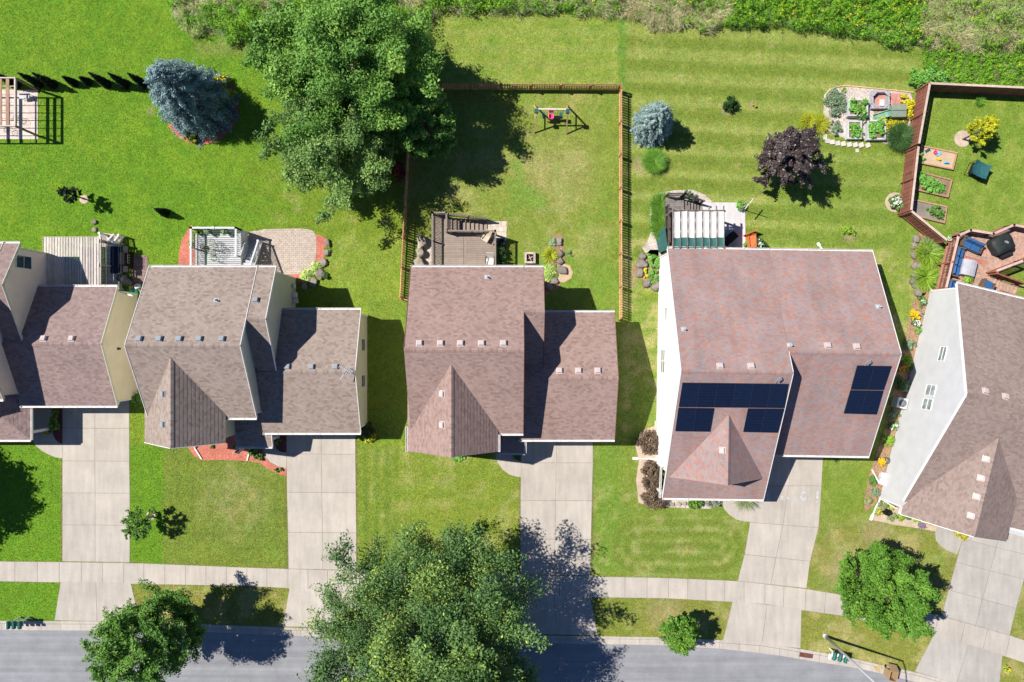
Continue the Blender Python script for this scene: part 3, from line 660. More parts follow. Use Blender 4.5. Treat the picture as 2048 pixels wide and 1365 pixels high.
    def finish(s):
        s.wallo = s.wall.build('wall', s.wm, s.root, local=True)
        s.roofo = s.roof.build('roof', s.sh, s.root, local=True)
        for g in getattr(s, 'caps', []): g.build('ridge_cap', s.sh, s.roofo, local=True)
        for g in getattr(s, 'rk', []): g.build('rake_trim', s.tm, s.roofo, local=True)
        for g in getattr(s, 'cor', []): g.build('corner_board', s.tm, s.root, local=True)
        for a, b_, o in s.gut:
            g = MB(); a = a + o * .006; b_ = b_ + o * .006; dz = Vector((0, 0, -.05))
            g.beam(a + o * .012 + dz, b_ + o * .012 + dz, .022, .12, .5); g.beam(a + o * .125 + dz + Vector((0, 0, .012)), b_ + o * .125 + dz + Vector((0, 0, .012)), .022, .13, .6)
            g.beam(a + o * .07 + dz + Vector((0, 0, -.055)), b_ + o * .07 + dz + Vector((0, 0, -.055)), .1, .015, .25)
            n = max(1, int((b_ - a).length / .9))
            for i in range(n + 1):
                p = a.lerp(b_, i / n); g.beam(p + o * .0 + dz + Vector((0, 0, .06)), p + o * .14 + dz + Vector((0, 0, .06)), .025, .01, .7)
            for p in (a, b_): g.beam(p + o * .02 + dz, p + o * .125 + dz, .015, .11, .5)
            g.build('gutter', GUT, s.root, local=True)
        for f in s.todo: f()
    def plane(s, a, za, b_, zb, axis='q'):
        def f(u, v):
            p, q = s.pq(u, v); x = q if axis == 'q' else p
            return za + (zb - za) * (x - a) / (b_ - a)
        return f
    def nrm(s, f):
        u, v = s.u0, s.v0; e = 10
        gx = (f(u + e, v) - f(u - e, v)) / (2 * e) * S; gy = -(f(u, v + e) - f(u, v - e)) / (2 * e) * S
        return Vector((-gx, -gy, 1)).normalized()
    def vent(s, px, py, f, m=None, sz=.36):
        u, v, z = on_plane(px, py, f); c = L(u, v, z); n = s.nrm(f); q = Vector((0, 0, 1)).rotation_difference(n).to_matrix()
        g = MB(); g.box(c + n * .02, (sz * 1.3, sz * 1.3, .03), -s.th, .4, q); g.box(c + n * .10, (sz, sz, .15), -s.th, .6, q)
        g.box(c + n * .185, (sz * .86, sz * .86, .03), -s.th, .75, q)
        g.build('roof_vent', m or VENTP, s.roofo, bevel=.02)
    def pipe(s, px, py, f):
        u, v, z = on_plane(px, py, f); c = L(u, v, z); n = s.nrm(f); q = Vector((0, 0, 1)).rotation_difference(n).to_matrix()
        g = MB(); g.box(c + n * .02, (.34, .34, .02), 0, .4, q); g.lathe(c, [(.12, 0), (.07, .12), (.055, .14), (.055, .38)], 12, .8); g.build('vent_pipe', LEAD, s.roofo)
    def window(s, c, wd, ht, t, n, split='h', glass=None):
        """c centre on wall face (world), t direction along wall, n outward"""
        t, n, z = Vector(t), Vector(n), Vector((0, 0, 1)); g = MB(); fr = .04
        for sg in (-1, 1):
            g.beam(c + t * sg * wd / 2 - z * (ht / 2 + .03) + n * .03, c + t * sg * wd / 2 + z * (ht / 2 + .03) + n * .014, .05, .04, .5)
            g.beam(c + z * sg * ht / 2 - t * wd / 2 + n * .028, c + z * sg * ht / 2 + t * wd / 2 + n * .0135, .05, .036, .5)
        if split == 'h': g.beam(c - t * wd / 2 + n * .014, c + t * wd / 2 + n * .014, .04, .03, .5)
        if split == 'v': g.beam(c - z * ht / 2 + n * .014, c + z * ht / 2 + n * .014, .04, .03, .5)
        w_ = g.build('window', WHITE, s.root)
        p = MB(); p.beam(c - z * ht / 2 + n * .008, c + z * ht / 2 + n * .008, wd if abs(t.x) > .5 else .012, .012 if abs(t.x) > .5 else wd, .5)
        p = MB()
        vs = [c + t * i * wd / 2 + z * j * ht / 2 + n * .012 for i, j in ((-1, -1), (1, -1), (1, 1), (-1, 1))]; p.add(vs + [a - n * .03 for a in vs], [(0, 1, 2, 3), (7, 6, 5, 4), (0, 4, 5, 1), (1, 5, 6, 2), (2, 6, 7, 3), (3, 7, 4, 0)], rnd.random())
        p.build('pane', glass or GLASS, w_)
    def garage_door(s, p0, p1, q, ht=2.2):
        g = MB(); n = 4
        for i in range(n):
            z0 = i * ht / n; g.box(s.l((p0 + p1) / 2, q + .6, z0 + ht / n / 2), ((p1 - p0) / S, .05, ht / n - .02), t=.5 + .1 * i)
            for k in range(6): g.box(s.l(p0 + (p1 - p0) * (k + .5) / 6, q + 1.3, z0 + ht / n / 2), ((p1 - p0) / S / 8, .02, ht / n * .6), t=.4)
        g.build('garage_door', WHITE, s.root, local=True)
    def door(s, p, q):
        g = MB(); g.box(s.l(p, q + .6, 1.05), (.92, .06, 2.1), t=.5)
        d = g.build('door', mat('door_red', (.22, .05, .04), rough=.5), s.root, local=True)
        h = MB(); h.box(s.l(p + 9, q + 2.2, 1.0), (.05, .06, .12)); h.build('handle', LEAD, d, local=True)
    def post(s, p, q, z): 
        g = MB(); g.box(s.l(p, q, z / 2), (.2, .2, z), t=.5); g.box(s.l(p, q, .1), (.28, .28, .2), t=.5); g.box(s.l(p, q, z - .06), (.27, .27, .12), t=.5); g.build('porch_post', WHITE, s.root, local=True)
    def spout(s, pts, tip=True, r=.04):
        g = MB()
        for a_, b_ in zip(pts[:-1], pts[1:]): g.beam(a_, b_, .085, .075, .6)
        if tip: 
            d = (pts[-1] - pts[-2]).normalized(); g.beam(pts[-1] - d * .02, pts[-1] + d * .42, .2, .09, .8)
        g.build('downspout', WHITE, s.root)

SH3 = shingle('shingles_rose', [(.235,.155,.134),(.285,.195,.168),(.31,.214,.187),(.33,.235,.207)], blot=.06)
SH2 = shingle('shingles_taupe', [(.225,.172,.142),(.28,.22,.186),(.305,.243,.208),(.33,.268,.232)], blot=.06)
SH1 = shingle('shingles_pinkbrown', [(.215,.15,.138),(.258,.184,.17),(.282,.205,.19),(.308,.23,.214)], blot=.07)
SH4 = shingle('shingles_mottled', [(.375,.195,.155),(.305,.182,.160),(.325,.215,.196),(.27,.222,.225),(.305,.235,.228),(.345,.225,.195)], blot=.12)
SH5 = shingle('shingles_mauve', [(.215,.158,.138),(.25,.187,.163),(.27,.203,.178),(.29,.222,.195)], row=.14, width=.22, blot=.08)
CREAM = siding('siding_cream', (.90, .73, .60)); SAGE = siding('siding_sage', (.66, .66, .52)); ROSEW = siding('siding_tan', (.50, .42, .34)); WHT = siding('siding_white', (.84, .84, .85)); LGREY = siding('siding_light_grey', (.56, .56, .57))

# -- house with the taupe roof (second from left)
h = House('taupe_house', 560, 700, 0, 'two storey house with taupe brown shingles and pale sage walls', SH2, SAGE)
o = lambda u, v: (u - 560, v - 700)
h.ew(368-560, 563-560, 549-700, 690.5-700, 821-700, 5.1, 8.1, 5.2, ins=(8,8,5,4), rk='we')
h.ew(563-560+.1, 597-560, 549-700, 645-700, 736-700, 5.09, 7.12, 5.09, ins=(8,6,-10,5), rk='e', gut='n')
h.ew(556-560, 739.5-560, 623.7-700, 738-700, 855-700, 3.2, 5.0, 3.2, ins=(8,8,5,5), rk='e')
h.ns(359-560, 440-560, 509-560, 690.5-700, 866-700, 5.0, 7.65, 5.35, ins=(7,7,7), ex=.25)
h.slope((500-560, 883-700, 2.7), (569-560, 883-700, 2.7), (569-560, 812-700, 3.35), (500-560, 812-700, 3.35)); h.gutter((500-560, 883-700, 2.7), (569-560, 883-700, 2.7), (0, -1)); h.rake((569-560, 883-700, 2.7), (569-560, 812-700, 3.35), (1, 0))
h.finish()
fN = h.plane(549-700, 5.1, 690.5-700, 8.1); gN = h.plane(623.7-700, 3.2, 738-700, 5.0); wW = h.plane(359-560, 5.0, 440-560, 7.65, 'p')
for x in (279, 319, 359, 399, 444): h.vent(x, 679, fN, VENTG)
h.vent(512, 601, fN, VENTG, .34); h.pipe(433, 601, fN)
for x in (575, 623, 671): h.vent(x, 734.5, gN, VENTG)
for y in (788, 849): h.vent(328, y, wW, VENTG)
h.garage_door(588-560, 725-560, 847-700); h.door(530-560, 813-700); h.post(556-560, 873-700, 2.6)
h.window(L(734.5, 690, 1.5), .9, 1.1, (0,1,0), (1,0,0)); h.window(L(734.5, 760, 1.5), .9, 1.1, (0,1,0), (1,0,0))
h.window(L(470, 859, 4.0), 1.5, 1.2, (1,0,0), (0,-1,0), 'v'); h.window(L(410, 859, 4.0), .9, 1.2, (1,0,0), (0,-1,0))
h.spout([W(384.5, 880, .6), L(391, 897, .1), L(404, 918, .08)], False); h.spout([L(506, 884, .6), L(501, 898, .1), L(495, 921, .08)], False)
h.spout([L(738, 629, 3.0), L(736.5, 633, 2.7), L(736.5, 633, .2)], False)
# television antenna on the garage ridge
u, v, z = on_plane(697, 744, gN); g = MB(); c = L(u, v, z)
g.tube(c, c + Vector((0, 0, .75)), .02); a0 = c + Vector((-.45, .42, .72)); a1 = c + Vector((.35, -.05, .72)); g.tube(a0, a1, .02)
for i in range(8):
    p = a0.lerp(a1, i / 7); ln = .16 + .05 * i; g.tube(p + Vector((-.45, -.75, 0)).normalized() * ln, p + Vector((.45, .75, 0)).normalized() * ln, .012)
g.tube(c + Vector((.25, .45, .66)), c + Vector((-.4, -.5, .66)), .03)
g.build('television_antenna', LEAD, h.roofo)
g = MB(); g.box(L(596, 574, .9), (.12, .3, .4), t=.5); g.box(L(596.5, 592, .8), (.25, .4, .5), t=.6); g.box(L(597, 603, .7), (.3, .34, .4), t=.3); g.build('meter_box', GUT, h.root)
H2 = h
# -- house with the rose roof (middle)
h = House('rose_house', 1030, 700, 0, 'two storey house with rose brown shingles in the middle', SH3, ROSEW)
q = 1030
h.ew(841-q, 1044-q, 549-700, 698-700, 850-700, 5.1, 8.1, 5.05, ins=(8,8,9,9), rk='', gut='ns')
h.ew(1044-q+.1, 1080.5-q, 549-700, 632-700, 739-700, 5.09, 6.78, 4.6, ins=(8,6,-10,9), rk='', gut='n')
h.ew(1036-q, 1216.5-q, 628.5-700, 750-700, 868-700, 3.2, 5.0, 3.2, ins=(8,8,5,9), rk='')
h.ns(835-q, 920-q, 999-q, 698-700, 882-700, 5.0, 7.6, 5.2, ins=(7,7,7), ex=.25, rk=False)
h.gutter((835-q, 838-700, 5.0), (835-q, 882-700, 5.0), (-1, 0)); h.gutter((999-q, 852-700, 5.2), (999-q, 882-700, 5.2), (1, 0))
h.slope((990-q, 895-700, 2.7), (1048-q, 895-700, 2.7), (1048-q, 838-700, 3.25), (990-q, 838-700, 3.25)); h.gutter((1000-q, 895-700, 2.7), (1048-q, 895-700, 2.7), (0, -1)); h.gutter((1048-q, 895-700, 2.7), (1048-q, 872-700, 2.92), (1, 0))
for a_, b_, c_ in (((841, 549, 5.1), (841, 698, 8.1), -1), ((1044, 698, 8.1), (1044, 850, 5.05), 1), ((1044, 632, 6.78), (1044, 698, 8.1), 1), ((1080.5, 549, 5.1), (1080.5, 632, 6.78), 1), ((1080.5, 739, 4.6), (1080.5, 632, 6.78), 1), ((1216.5, 628.5, 3.2), (1216.5, 750, 5.0), 1), ((1216.5, 868, 3.2), (1216.5, 750, 5.0), 1)):
    h.rake((a_[0]-q, a_[1]-700, a_[2]), (b_[0]-q, b_[1]-700, b_[2]), (c_, 0))
h.tm = mat('brown_trim', (.20, .09, .075), rough=.6)
h.finish()
fN = h.plane(549-700, 5.1, 698-700, 8.1); gN = h.plane(628.5-700, 3.2, 750-700, 5.0); wW = h.plane(835-q, 5.0, 920-q, 7.6, 'p')
for x in (839, 881, 921, 963, 1007): h.vent(x, 687.5, fN)
h.pipe(974, 555, fN)
for x in (1119, 1157, 1195.5): h.vent(x, 742, gN)
for y in (788, 850): h.vent(885, y, wW)
h.garage_door(1055-q, 1200-q, 860-700); h.door(1015-q, 842-700); h.post(1040-q, 888-700, 2.6)
h.window(L(1207.5, 700, 1.5), .9, 1.1, (0,1,0), (1,0,0)); h.window(L(900, 875, 4.0), 1.5, 1.2, (1,0,0), (0,-1,0), 'v'); h.window(L(900, 557, 3.9), 1.4, 1.1, (-1,0,0), (0,1,0), 'v')
# -- leftmost house, partly out of the frame
h = House('cream_house', 100, 690, 0, 'leftmost house with cream yellow walls and pinkish brown roof', SH1, CREAM, mat('cream_trim', (.62, .60, .50), rough=.6))
q = 100
h.ew(-91-q, 104-q, 506-690, 647-690, 788-690, 5.1, 8.1, 5.1, ins=(8,8,5,4))
h.ew(104-q+.1, 134-q, 506-690, 585-690, 689-690, 5.09, 6.78, 4.75, ins=(8,6,-10,5), rk='e', gut='n')
h.ew(96-q, 279-q, 580-690, 688-690, 804.6-690, 3.0, 5.0, 3.0, ins=(8,8,5,4), rk='e')
h.ns(-100-q, -19-q, 50-q, 647-690, 800-690, 5.0, 7.6, 5.3, ex=.25)
h.slope((-60-q, 870-690, 2.7), (110-q, 870-690, 2.7), (48-q, 800-690, 3.75), (-60-q, 800-690, 3.75)); h.slope((110-q, 870-690, 2.7), (110-q, 783-690, 2.7), (48-q, 783-690, 3.75), (48-q, 800-690, 3.75), .25)
h.gutter((-60-q, 870-690, 2.7), (110-q, 870-690, 2.7), (0, -1)); h.gutter((110-q, 870-690, 2.7), (110-q, 806-690, 2.7), (1, 0))
h.finish()
gN = h.plane(580-690, 3.0, 688-690, 5.0)
for x in (88, 144): h.vent(x, 678, gN)
h.post(103-q, 857-690, 2.65); h.garage_door(128-q, 262-q, 796.6-690); h.door(80-q, 781-690)
h.window(L(129.2, 538, 4.45), .9, 1.5, (0,1,0), (1,0,0)); g = MB(); g.box(L(276, 697, 2.6), (.14, .14, .3)); g.build('wall_lamp', DARKM, h.root)
h.spout([W(265, 592, 2.6), L(276, 589, 2.4), L(277, 590, .2)], False); h.spout([L(279, 804, 2.9), L(276, 797, 2.6), L(276, 797, .15)], False)
# -- house with the solar panels
h = House('solar_house', 1317, 508, .9, 'wide house with mottled red shingles and dark solar panels', SH4, WHT)
h.ew(0, 191, 0, 226, 472, 3.1, 7.71, 2.75, ins=(9, 56, 1, 4), rk='w', gut='ns')
h.ew(191.1, 386, 0, 191, 385.6, 3.09, 6.97, 3.03, ins=(9, 9, -12, 9), rk='', gut='ns')
for a_, b_ in (((191, 191, 6.97), (191, 226, 7.71)), ((191, 472, 2.75), (191, 226, 7.71)), ((386, 0, 3.09), (386, 191, 6.97)), ((386, 385.6, 3.03), (386, 191, 6.97))): h.rake((*a_,), (*b_,), (1, 0))
h.ns(7, 95, 177, 290, 428, 3.63, 6.15, 3.78, ins=(3, 3, 3), zb=3.0, rk=False, ex=.14)
h.gutter((-3, 412, 3.0), (-3, 472, 2.7), (-1, 0))
h.finish()
fN = h.plane(0, 3.1, 226, 7.71); fS = h.plane(226, 7.71, 472, 2.75); eS = h.plane(191, 6.97, 385.6, 3.03); dW = h.plane(7, 3.63, 95, 6.15, 'p')
for x, y in ((1440, 733), (1502, 733), (1655, 692), (1713, 694)): h.vent(x, y, fN)
for x, y in ((1367, 659), (1579, 691), (1756, 614)): h.pipe(x, y, fN)
h.vent(1445, 901, dW)
PANEL = mat('solar_glass', (.006, .011, .030), rough=.16, var=.12, nv=.1, spec=.55); PFR = mat('solar_frame', (.028, .031, .038), rough=.5); PCELL = mat('solar_cell_line', (.012, .02, .042), rough=.4)
def panel(f, tl, tr, brr, bl):
    pts = []; n = h.nrm(f)
    for x in (tl, tr, brr, bl): u, v, z = on_plane(x[0], x[1], lambda a, b_: f(a, b_) + .12); pts.append(L(u, v, z))
    c = sum(pts, Vector()) / 4; a = [c + (x - c) * .994 for x in pts]; b_ = [c + (x - c) * .975 for x in pts]
    g = MB(); g.add([x + n * .0 for x in a] + [x - n * .04 for x in a], [(0, 3, 2, 1), (4, 5, 6, 7), (0, 1, 5, 4), (1, 2, 6, 5), (2, 3, 7, 6), (3, 0, 4, 7)], .5)
    for k in (a[0], a[2]): g.box(k * .9 + c * .1 - n * .08, (.05, .05, .1))
    o_ = g.build('solar_panel', PFR, h.root)
    g = MB(); g.add([x + n * .004 for x in b_], [(0, 3, 2, 1)], rnd.random()); g.build('glass', PANEL, o_)
    g = MB()
    for i in range(1, 6):
        p0, p1 = b_[0].lerp(b_[1], i / 6), b_[3].lerp(b_[2], i / 6); g.beam(p0 + n * .005, p1 + n * .005, .008, .002, .5)
    for i in range(1, 8):
        p0, p1 = b_[0].lerp(b_[3], i / 8), b_[1].lerp(b_[2], i / 8); g.beam(p0 + n * .005, p1 + n * .005, .008, .002, .5)
    g.build('cell_line', PCELL, o_)
def parray(f, tl, tr, brr, bl, n):
    for i in range(n): panel(f, lerp2(tl, tr, i / n), lerp2(tl, tr, (i + 1) / n), lerp2(bl, brr, (i + 1) / n), lerp2(bl, brr, i / n))
parray(fS, (1365, 766), (1577, 768.5), (1569, 816.5), (1357.5, 814.5), 6)
parray(fS, (1357, 816), (1428, 817), (1420, 864), (1350.5, 863), 2); parray(fS, (1496, 817.5), (1568.5, 818), (1555.5, 866), (1486.5, 864.5), 2)
parray(eS, (1714.5, 731.5), (1783.5, 733), (1767.5, 780.5), (1701.5, 779.5), 2); parray(eS, (1701, 781), (1767, 782), (1753.5, 829.5), (1687.5, 827.5), 2)
for (x, y, x2, y2, f) in ((1556, 759, 1549, 767, fS), (1734, 725, 1728, 732, eS)):
    u, v, z = on_plane(x, y, f); c = L(u, v, z + .3); g = MB(); q_ = Matrix.Rotation(.5, 3, 'X')
    g.box(c, (.32, .26, .04), .6, .5, q_); g.tube(c - Vector((0, 0, .3)), c, .025); u2, v2, z2 = on_plane(x2, y2, f); g.tube(c - Vector((0, 0, .2)), L(u2, v2, z2 + .1), .02); g.build('attic_fan_sensor', VENTG, h.root)
for v_, z0, z1, wd in ((631, 2.35, 3.25, .85), (710, 1.35, 2.75, .82), (732, 1.35, 2.75, .82)):
    pu, pv = h.pq(1317, v_); u, v = h.uv(1 - .1, pv); h.window(L(u, v, (z0 + z1) / 2), wd, z1 - z0, (math.sin(h.th), math.cos(h.th), 0), (-math.cos(h.th), math.sin(h.th), 0), 'h', BLIND)
h.garage_door(225, 370, 376.6); h.door(150, 416)
for p_ in (3, 60, 120, 186): h.post(p_, 466, 2.6)
h.spout([h.root.matrix_basis @ Vector((0, 0, 0)) if False else L(1317, 925, 2.9), L(1313, 922, 2.2), L(1311, 918, .3), L(1294, 917, .16), L(1276, 917, .08)]); h.spout([L(1650, 514, 2.8), L(1645, 508, .4), L(1638, 492, .08)])
g = MB(); g.box(L(1312, 848, .6), (.25, .5, 1.1)); g.box(L(1312, 862, .5), (.2, .4, .6)); g.build('meter_box', GUT, h.root)
# -- light grey house turned towards the bend
h = House('grey_house', 1860.4, 573.8, 13.7, 'angled house on the right with light grey siding and mauve brown roof', SH5, LGREY)
h.ew(0, 300, 0, 207, 422, 3.2, 7.15, 3.2, ins=(10, -12, 2, 5), rk='w', gut='n')
h.ns(0, 91.5, 184, 230, 447, 3.2, 6.05, 4.25, ins=(7, 5, 30), qw=431)
h.gutter((0, 447, 3.2), (0, 434, 3.2), (-1, 0)); h.gutter((186, 422, 3.2), (300, 422, 3.2), (0, -1))
h.finish()
fS5 = h.plane(207, 7.15, 422, 3.2); fN5 = h.plane(0, 3.2, 207, 7.15); w5 = h.plane(0, 3.2, 91.5, 6.05, 'p')
for x, y in ((1970, 783), (2010, 794)): h.vent(x, y, fN5)
for x, y in ((1972, 918), (1962, 956), (1953, 993), (1942, 1031)): h.vent(x, y, w5)
tw = (-math.sin(h.th), -math.cos(h.th), 0); nw = (-math.cos(h.th), math.sin(h.th), 0)
for q_, z_, wd, ht in ((136, 3.4, 1.05, .75), (234, 3.05, .8, 1.1), (234 - 27, 3.05, .8, 1.1)):
    u, v = h.uv(2 - .1, q_); h.window(L(u, v, z_), wd, ht, tw, nw, 'h', BLIND)
h.garage_door(196, 292, 434); h.door(120, 436)
c0 = h.uv(0, 8); h.spout([L(*h.uv(1, 9), 2.9), L(*h.uv(0, 9), .3), L(*h.uv(-14, -8), .12), L(*h.uv(-22, -18), .1)], False)
c0 = h.uv(-1, 424); h.spout([L(*h.uv(-2, 440), 2.6), L(*h.uv(-1, 434), .3), L(1750, 1013, .14), L(1744, 1030, .09)]); h.spout([L(*h.uv(0, 405), .6), L(1754, 965, .3), L(1742, 939, .12)], False)
h.post(170, 452, 2.8)
# ---------------------------------------------------------------- plants
RG = np.random.default_rng(11)
def unit(a): return a / np.maximum(np.linalg.norm(a, axis=-1, keepdims=True), 1e-9)
def leaf_quads(pos, nrm, size, asp=.55):
    n = len(pos); r = unit(RG.normal(size=(n, 3))); t = unit(np.cross(nrm, r)); b = np.cross(nrm, t)
    s = size[:, None]; cup = nrm * s * .18
    return np.stack([pos + t * s, pos + b * s * asp - cup, pos - t * s, pos - b * s * asp - cup], 1)
def clump_leaves(C, A, RL, RW, n, up=.45, shell=.55):
    """leaves through elongated clumps. C centres, A axes, RL length radius, RW width radius"""
    m = len(C); wgt = (RL * RW * RW) ** .62; k = RG.choice(m, size=n, p=wgt / wgt.sum())
    d = unit(RG.normal(size=(n, 3))); r = RG.random(n) ** shell
    loc = d * r[:, None]
    ax = A[k]; para = (loc * ax).sum(1, keepdims=True) * ax; perp = loc - para
    pos = C[k] + para * RL[k][:, None] + perp * RW[k][:, None]
    nrm = unit(d * .7 + RG.normal(size=(n, 3)) * .55 + np.array([0, 0, up]))
    return pos, nrm, k, r
def limb_mesh(mb, base, segs):
    for a, b, r0, r1 in segs: mb.tube(a, b, r0, r1, 7, cap=True)
BARK = mat('bark', (.16, .125, .095), nv=.3, scale=8, bump=.4); BARKG = mat('bark_grey', (.25, .225, .195), nv=.3, scale=8, bump=.4)
def tree(name, label, cat, u, v, ht, rad, crown_z, leafm, n, ls, nb=70, group=None, bark=None, flat=.75, droop=.15, lean=(0, 0), finger=1.6, bw=.20, seed=0, trunk_r=None, gap=.0, fork=1.4, squash=(1, 1), inner=.35):
    global RG
    RG = np.random.default_rng(100 + seed)
    b = L(u, v); root = empty(name, b, label, cat, group); tr = trunk_r or .022 * ht
    mb = MB(); top = b + Vector((lean[0] * .5, lean[1] * .5, ht * .8)); fk = b + Vector((lean[0] * .1, lean[1] * .1, fork))
    mb.tube(b + Vector((0, 0, -.05)), b + Vector((0, 0, .18)), tr * 1.5, tr * 1.05, 9); mb.tube(b + Vector((0, 0, .15)), fk, tr * 1.05, tr * .85, 9); mid = fk.lerp(top, .5); mb.tube(fk, mid, tr * .85, tr * .5, 8); mb.tube(mid, top, tr * .5, tr * .12, 7)
    C = []; A = []; RL = []; RW = []; BT = []; BI = []; ph0 = RG.random() * 6
    for i in range(nb):
        ph = ph0 + i * 2.39996 + RG.normal() * .2
        f = (i + .5) / nb                                   # 0 low .. 1 top
        zf = f ** .85; el = math.sin(math.pi * (.18 + .72 * zf)) ** .6 if zf < .6 else math.sqrt(max(.02, 1 - ((zf - .45) / .56) ** 2))
        rr = rad * el * (.72 + .36 * RG.random())
        if gap and RG.random() < gap: rr *= .62
        z = crown_z + (ht - crown_z) * (zf * .93 + .05) + RG.normal() * .15
        tip = np.array([b.x + lean[0] * zf + math.cos(ph) * rr * squash[0], b.y + lean[1] * zf + math.sin(ph) * rr * squash[1], max(.5, z)])
        sz = max(fork * .8, z - rr * (.55 + .25 * RG.random())); org = np.array([b.x + lean[0] * zf * .5, b.y + lean[1] * zf * .5, min(sz, ht * .8)])
        dr = tip - org; ln = np.linalg.norm(dr)
        if i % 2 == 0: mb.tube(org, org + dr * .55, tr * .32, tr * .18, 6); mb.tube(org + dr * .55, org + dr * .92, tr * .18, tr * .05, 5)
        a = unit(dr + np.array([0, 0, -droop * ln])); w_ = rad * bw * (.8 + .5 * RG.random()); lat = unit(np.cross(a, [0, 0, 1])); bt_i = RG.random()
        def put(c_, a_, l_, r_): C.append(c_); A.append(a_); RL.append(l_); RW.append(r_); BT.append(bt_i); BI.append(i)
        put(tip - a * w_ * finger * .55, a, w_ * finger * .8, w_ * .6)
        for s_ in (-1, 1):                                   # fan of side sprays: a feathered lobe
            for fq in (.88, .72, .56):
                if RG.random() < .82:
                    q = org + dr * (fq + .08 * RG.normal()); side = unit(lat * s_ * (.75 + .4 * RG.random()) + a * .9 + np.array([0, 0, .12 * RG.normal()])); w2 = w_ * (.42 + .35 * RG.random()) * (1.25 - .4 * fq)
                    put(q + side * w2 * 1.1, side, w2 * finger, w2)
        if RG.random() < inner: put(org + dr * .45, a, w_ * 1.1, w_ * .8)
    BT = np.array(BT); C = np.array(C); A = np.array(A); RL = np.array(RL); RW = np.array(RW); RWz = RW
    pos, nrm, k, r = clump_leaves(C, A, RL, RW, n)
    pos[:, 2] = C[k][:, 2] + (pos[:, 2] - C[k][:, 2]) * flat
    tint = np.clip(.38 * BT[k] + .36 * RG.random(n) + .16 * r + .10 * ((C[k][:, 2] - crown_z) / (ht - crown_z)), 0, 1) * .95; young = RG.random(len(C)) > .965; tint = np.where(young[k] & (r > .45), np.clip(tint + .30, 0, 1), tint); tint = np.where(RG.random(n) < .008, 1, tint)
    mb.build('trunk', bark or BARK, root, smooth=True)
    cs = .72 + .6 * RG.random(len(C)); q = leaf_quads(pos, nrm, ls * cs[k] * (.55 + .8 * RG.random(n)))
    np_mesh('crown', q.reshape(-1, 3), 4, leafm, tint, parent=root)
    return root
def conifer(name, label, cat, u, v, ht, rad, leafm, n, ls, group=None, seed=0, layers=16, per=11, base=.15, power=.8, rough=.25, trunk=True, up=.25, wm=1.0):
    global RG
    RG = np.random.default_rng(300 + seed); b = L(u, v); root = empty(name, b, label, cat, group)
    C = []; A = []; RL = []; RW = []
    for j in range(layers):
        f = j / (layers - 1); z = base + (ht - base) * f; rr = rad * (1 - f) ** power; m = max(3, int(per * (.35 + .65 * (1 - f)))); p0 = RG.random() * 6
        for i in range(m):
            ph = p0 + 2 * math.pi * i / m + RG.normal() * .12; r_ = max(.05, rr * (1 - rough * RG.random())); w_ = max(.05, wm * rad * .13 * (.7 + .6 * RG.random()) * (.45 + .55 * (1 - f)))
            d = unit(np.array([math.cos(ph), math.sin(ph), up * (1 - 2 * (1 - f)) + .1])); ln = max(w_, r_ * .42)
            C.append(np.array([b.x, b.y, z]) + d * max(0, r_ - ln * .8)); A.append(d); RL.append(ln); RW.append(w_)
    C.append(np.array([b.x, b.y, ht - rad * .1])); A.append(np.array([0, 0, 1.])); RL.append(rad * .22); RW.append(rad * .08)
    C = np.array(C); A = np.array(A); RL = np.array(RL); RW = np.array(RW)
    pos, nrm, k, r = clump_leaves(C, A, RL, RW, n, up=.3, shell=.45); pos[:, 2] = np.maximum(pos[:, 2], .04)
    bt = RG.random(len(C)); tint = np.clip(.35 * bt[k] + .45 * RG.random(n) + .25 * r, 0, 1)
    if trunk:
        mb = MB(); mb.tube(b + Vector((0, 0, -.05)), b + Vector((0, 0, ht * .9)), .02 * ht + .02, .01, 8); mb.build('trunk', BARK, root)
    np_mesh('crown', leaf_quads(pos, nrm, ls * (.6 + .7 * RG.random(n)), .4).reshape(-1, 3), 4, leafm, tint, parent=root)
    return root
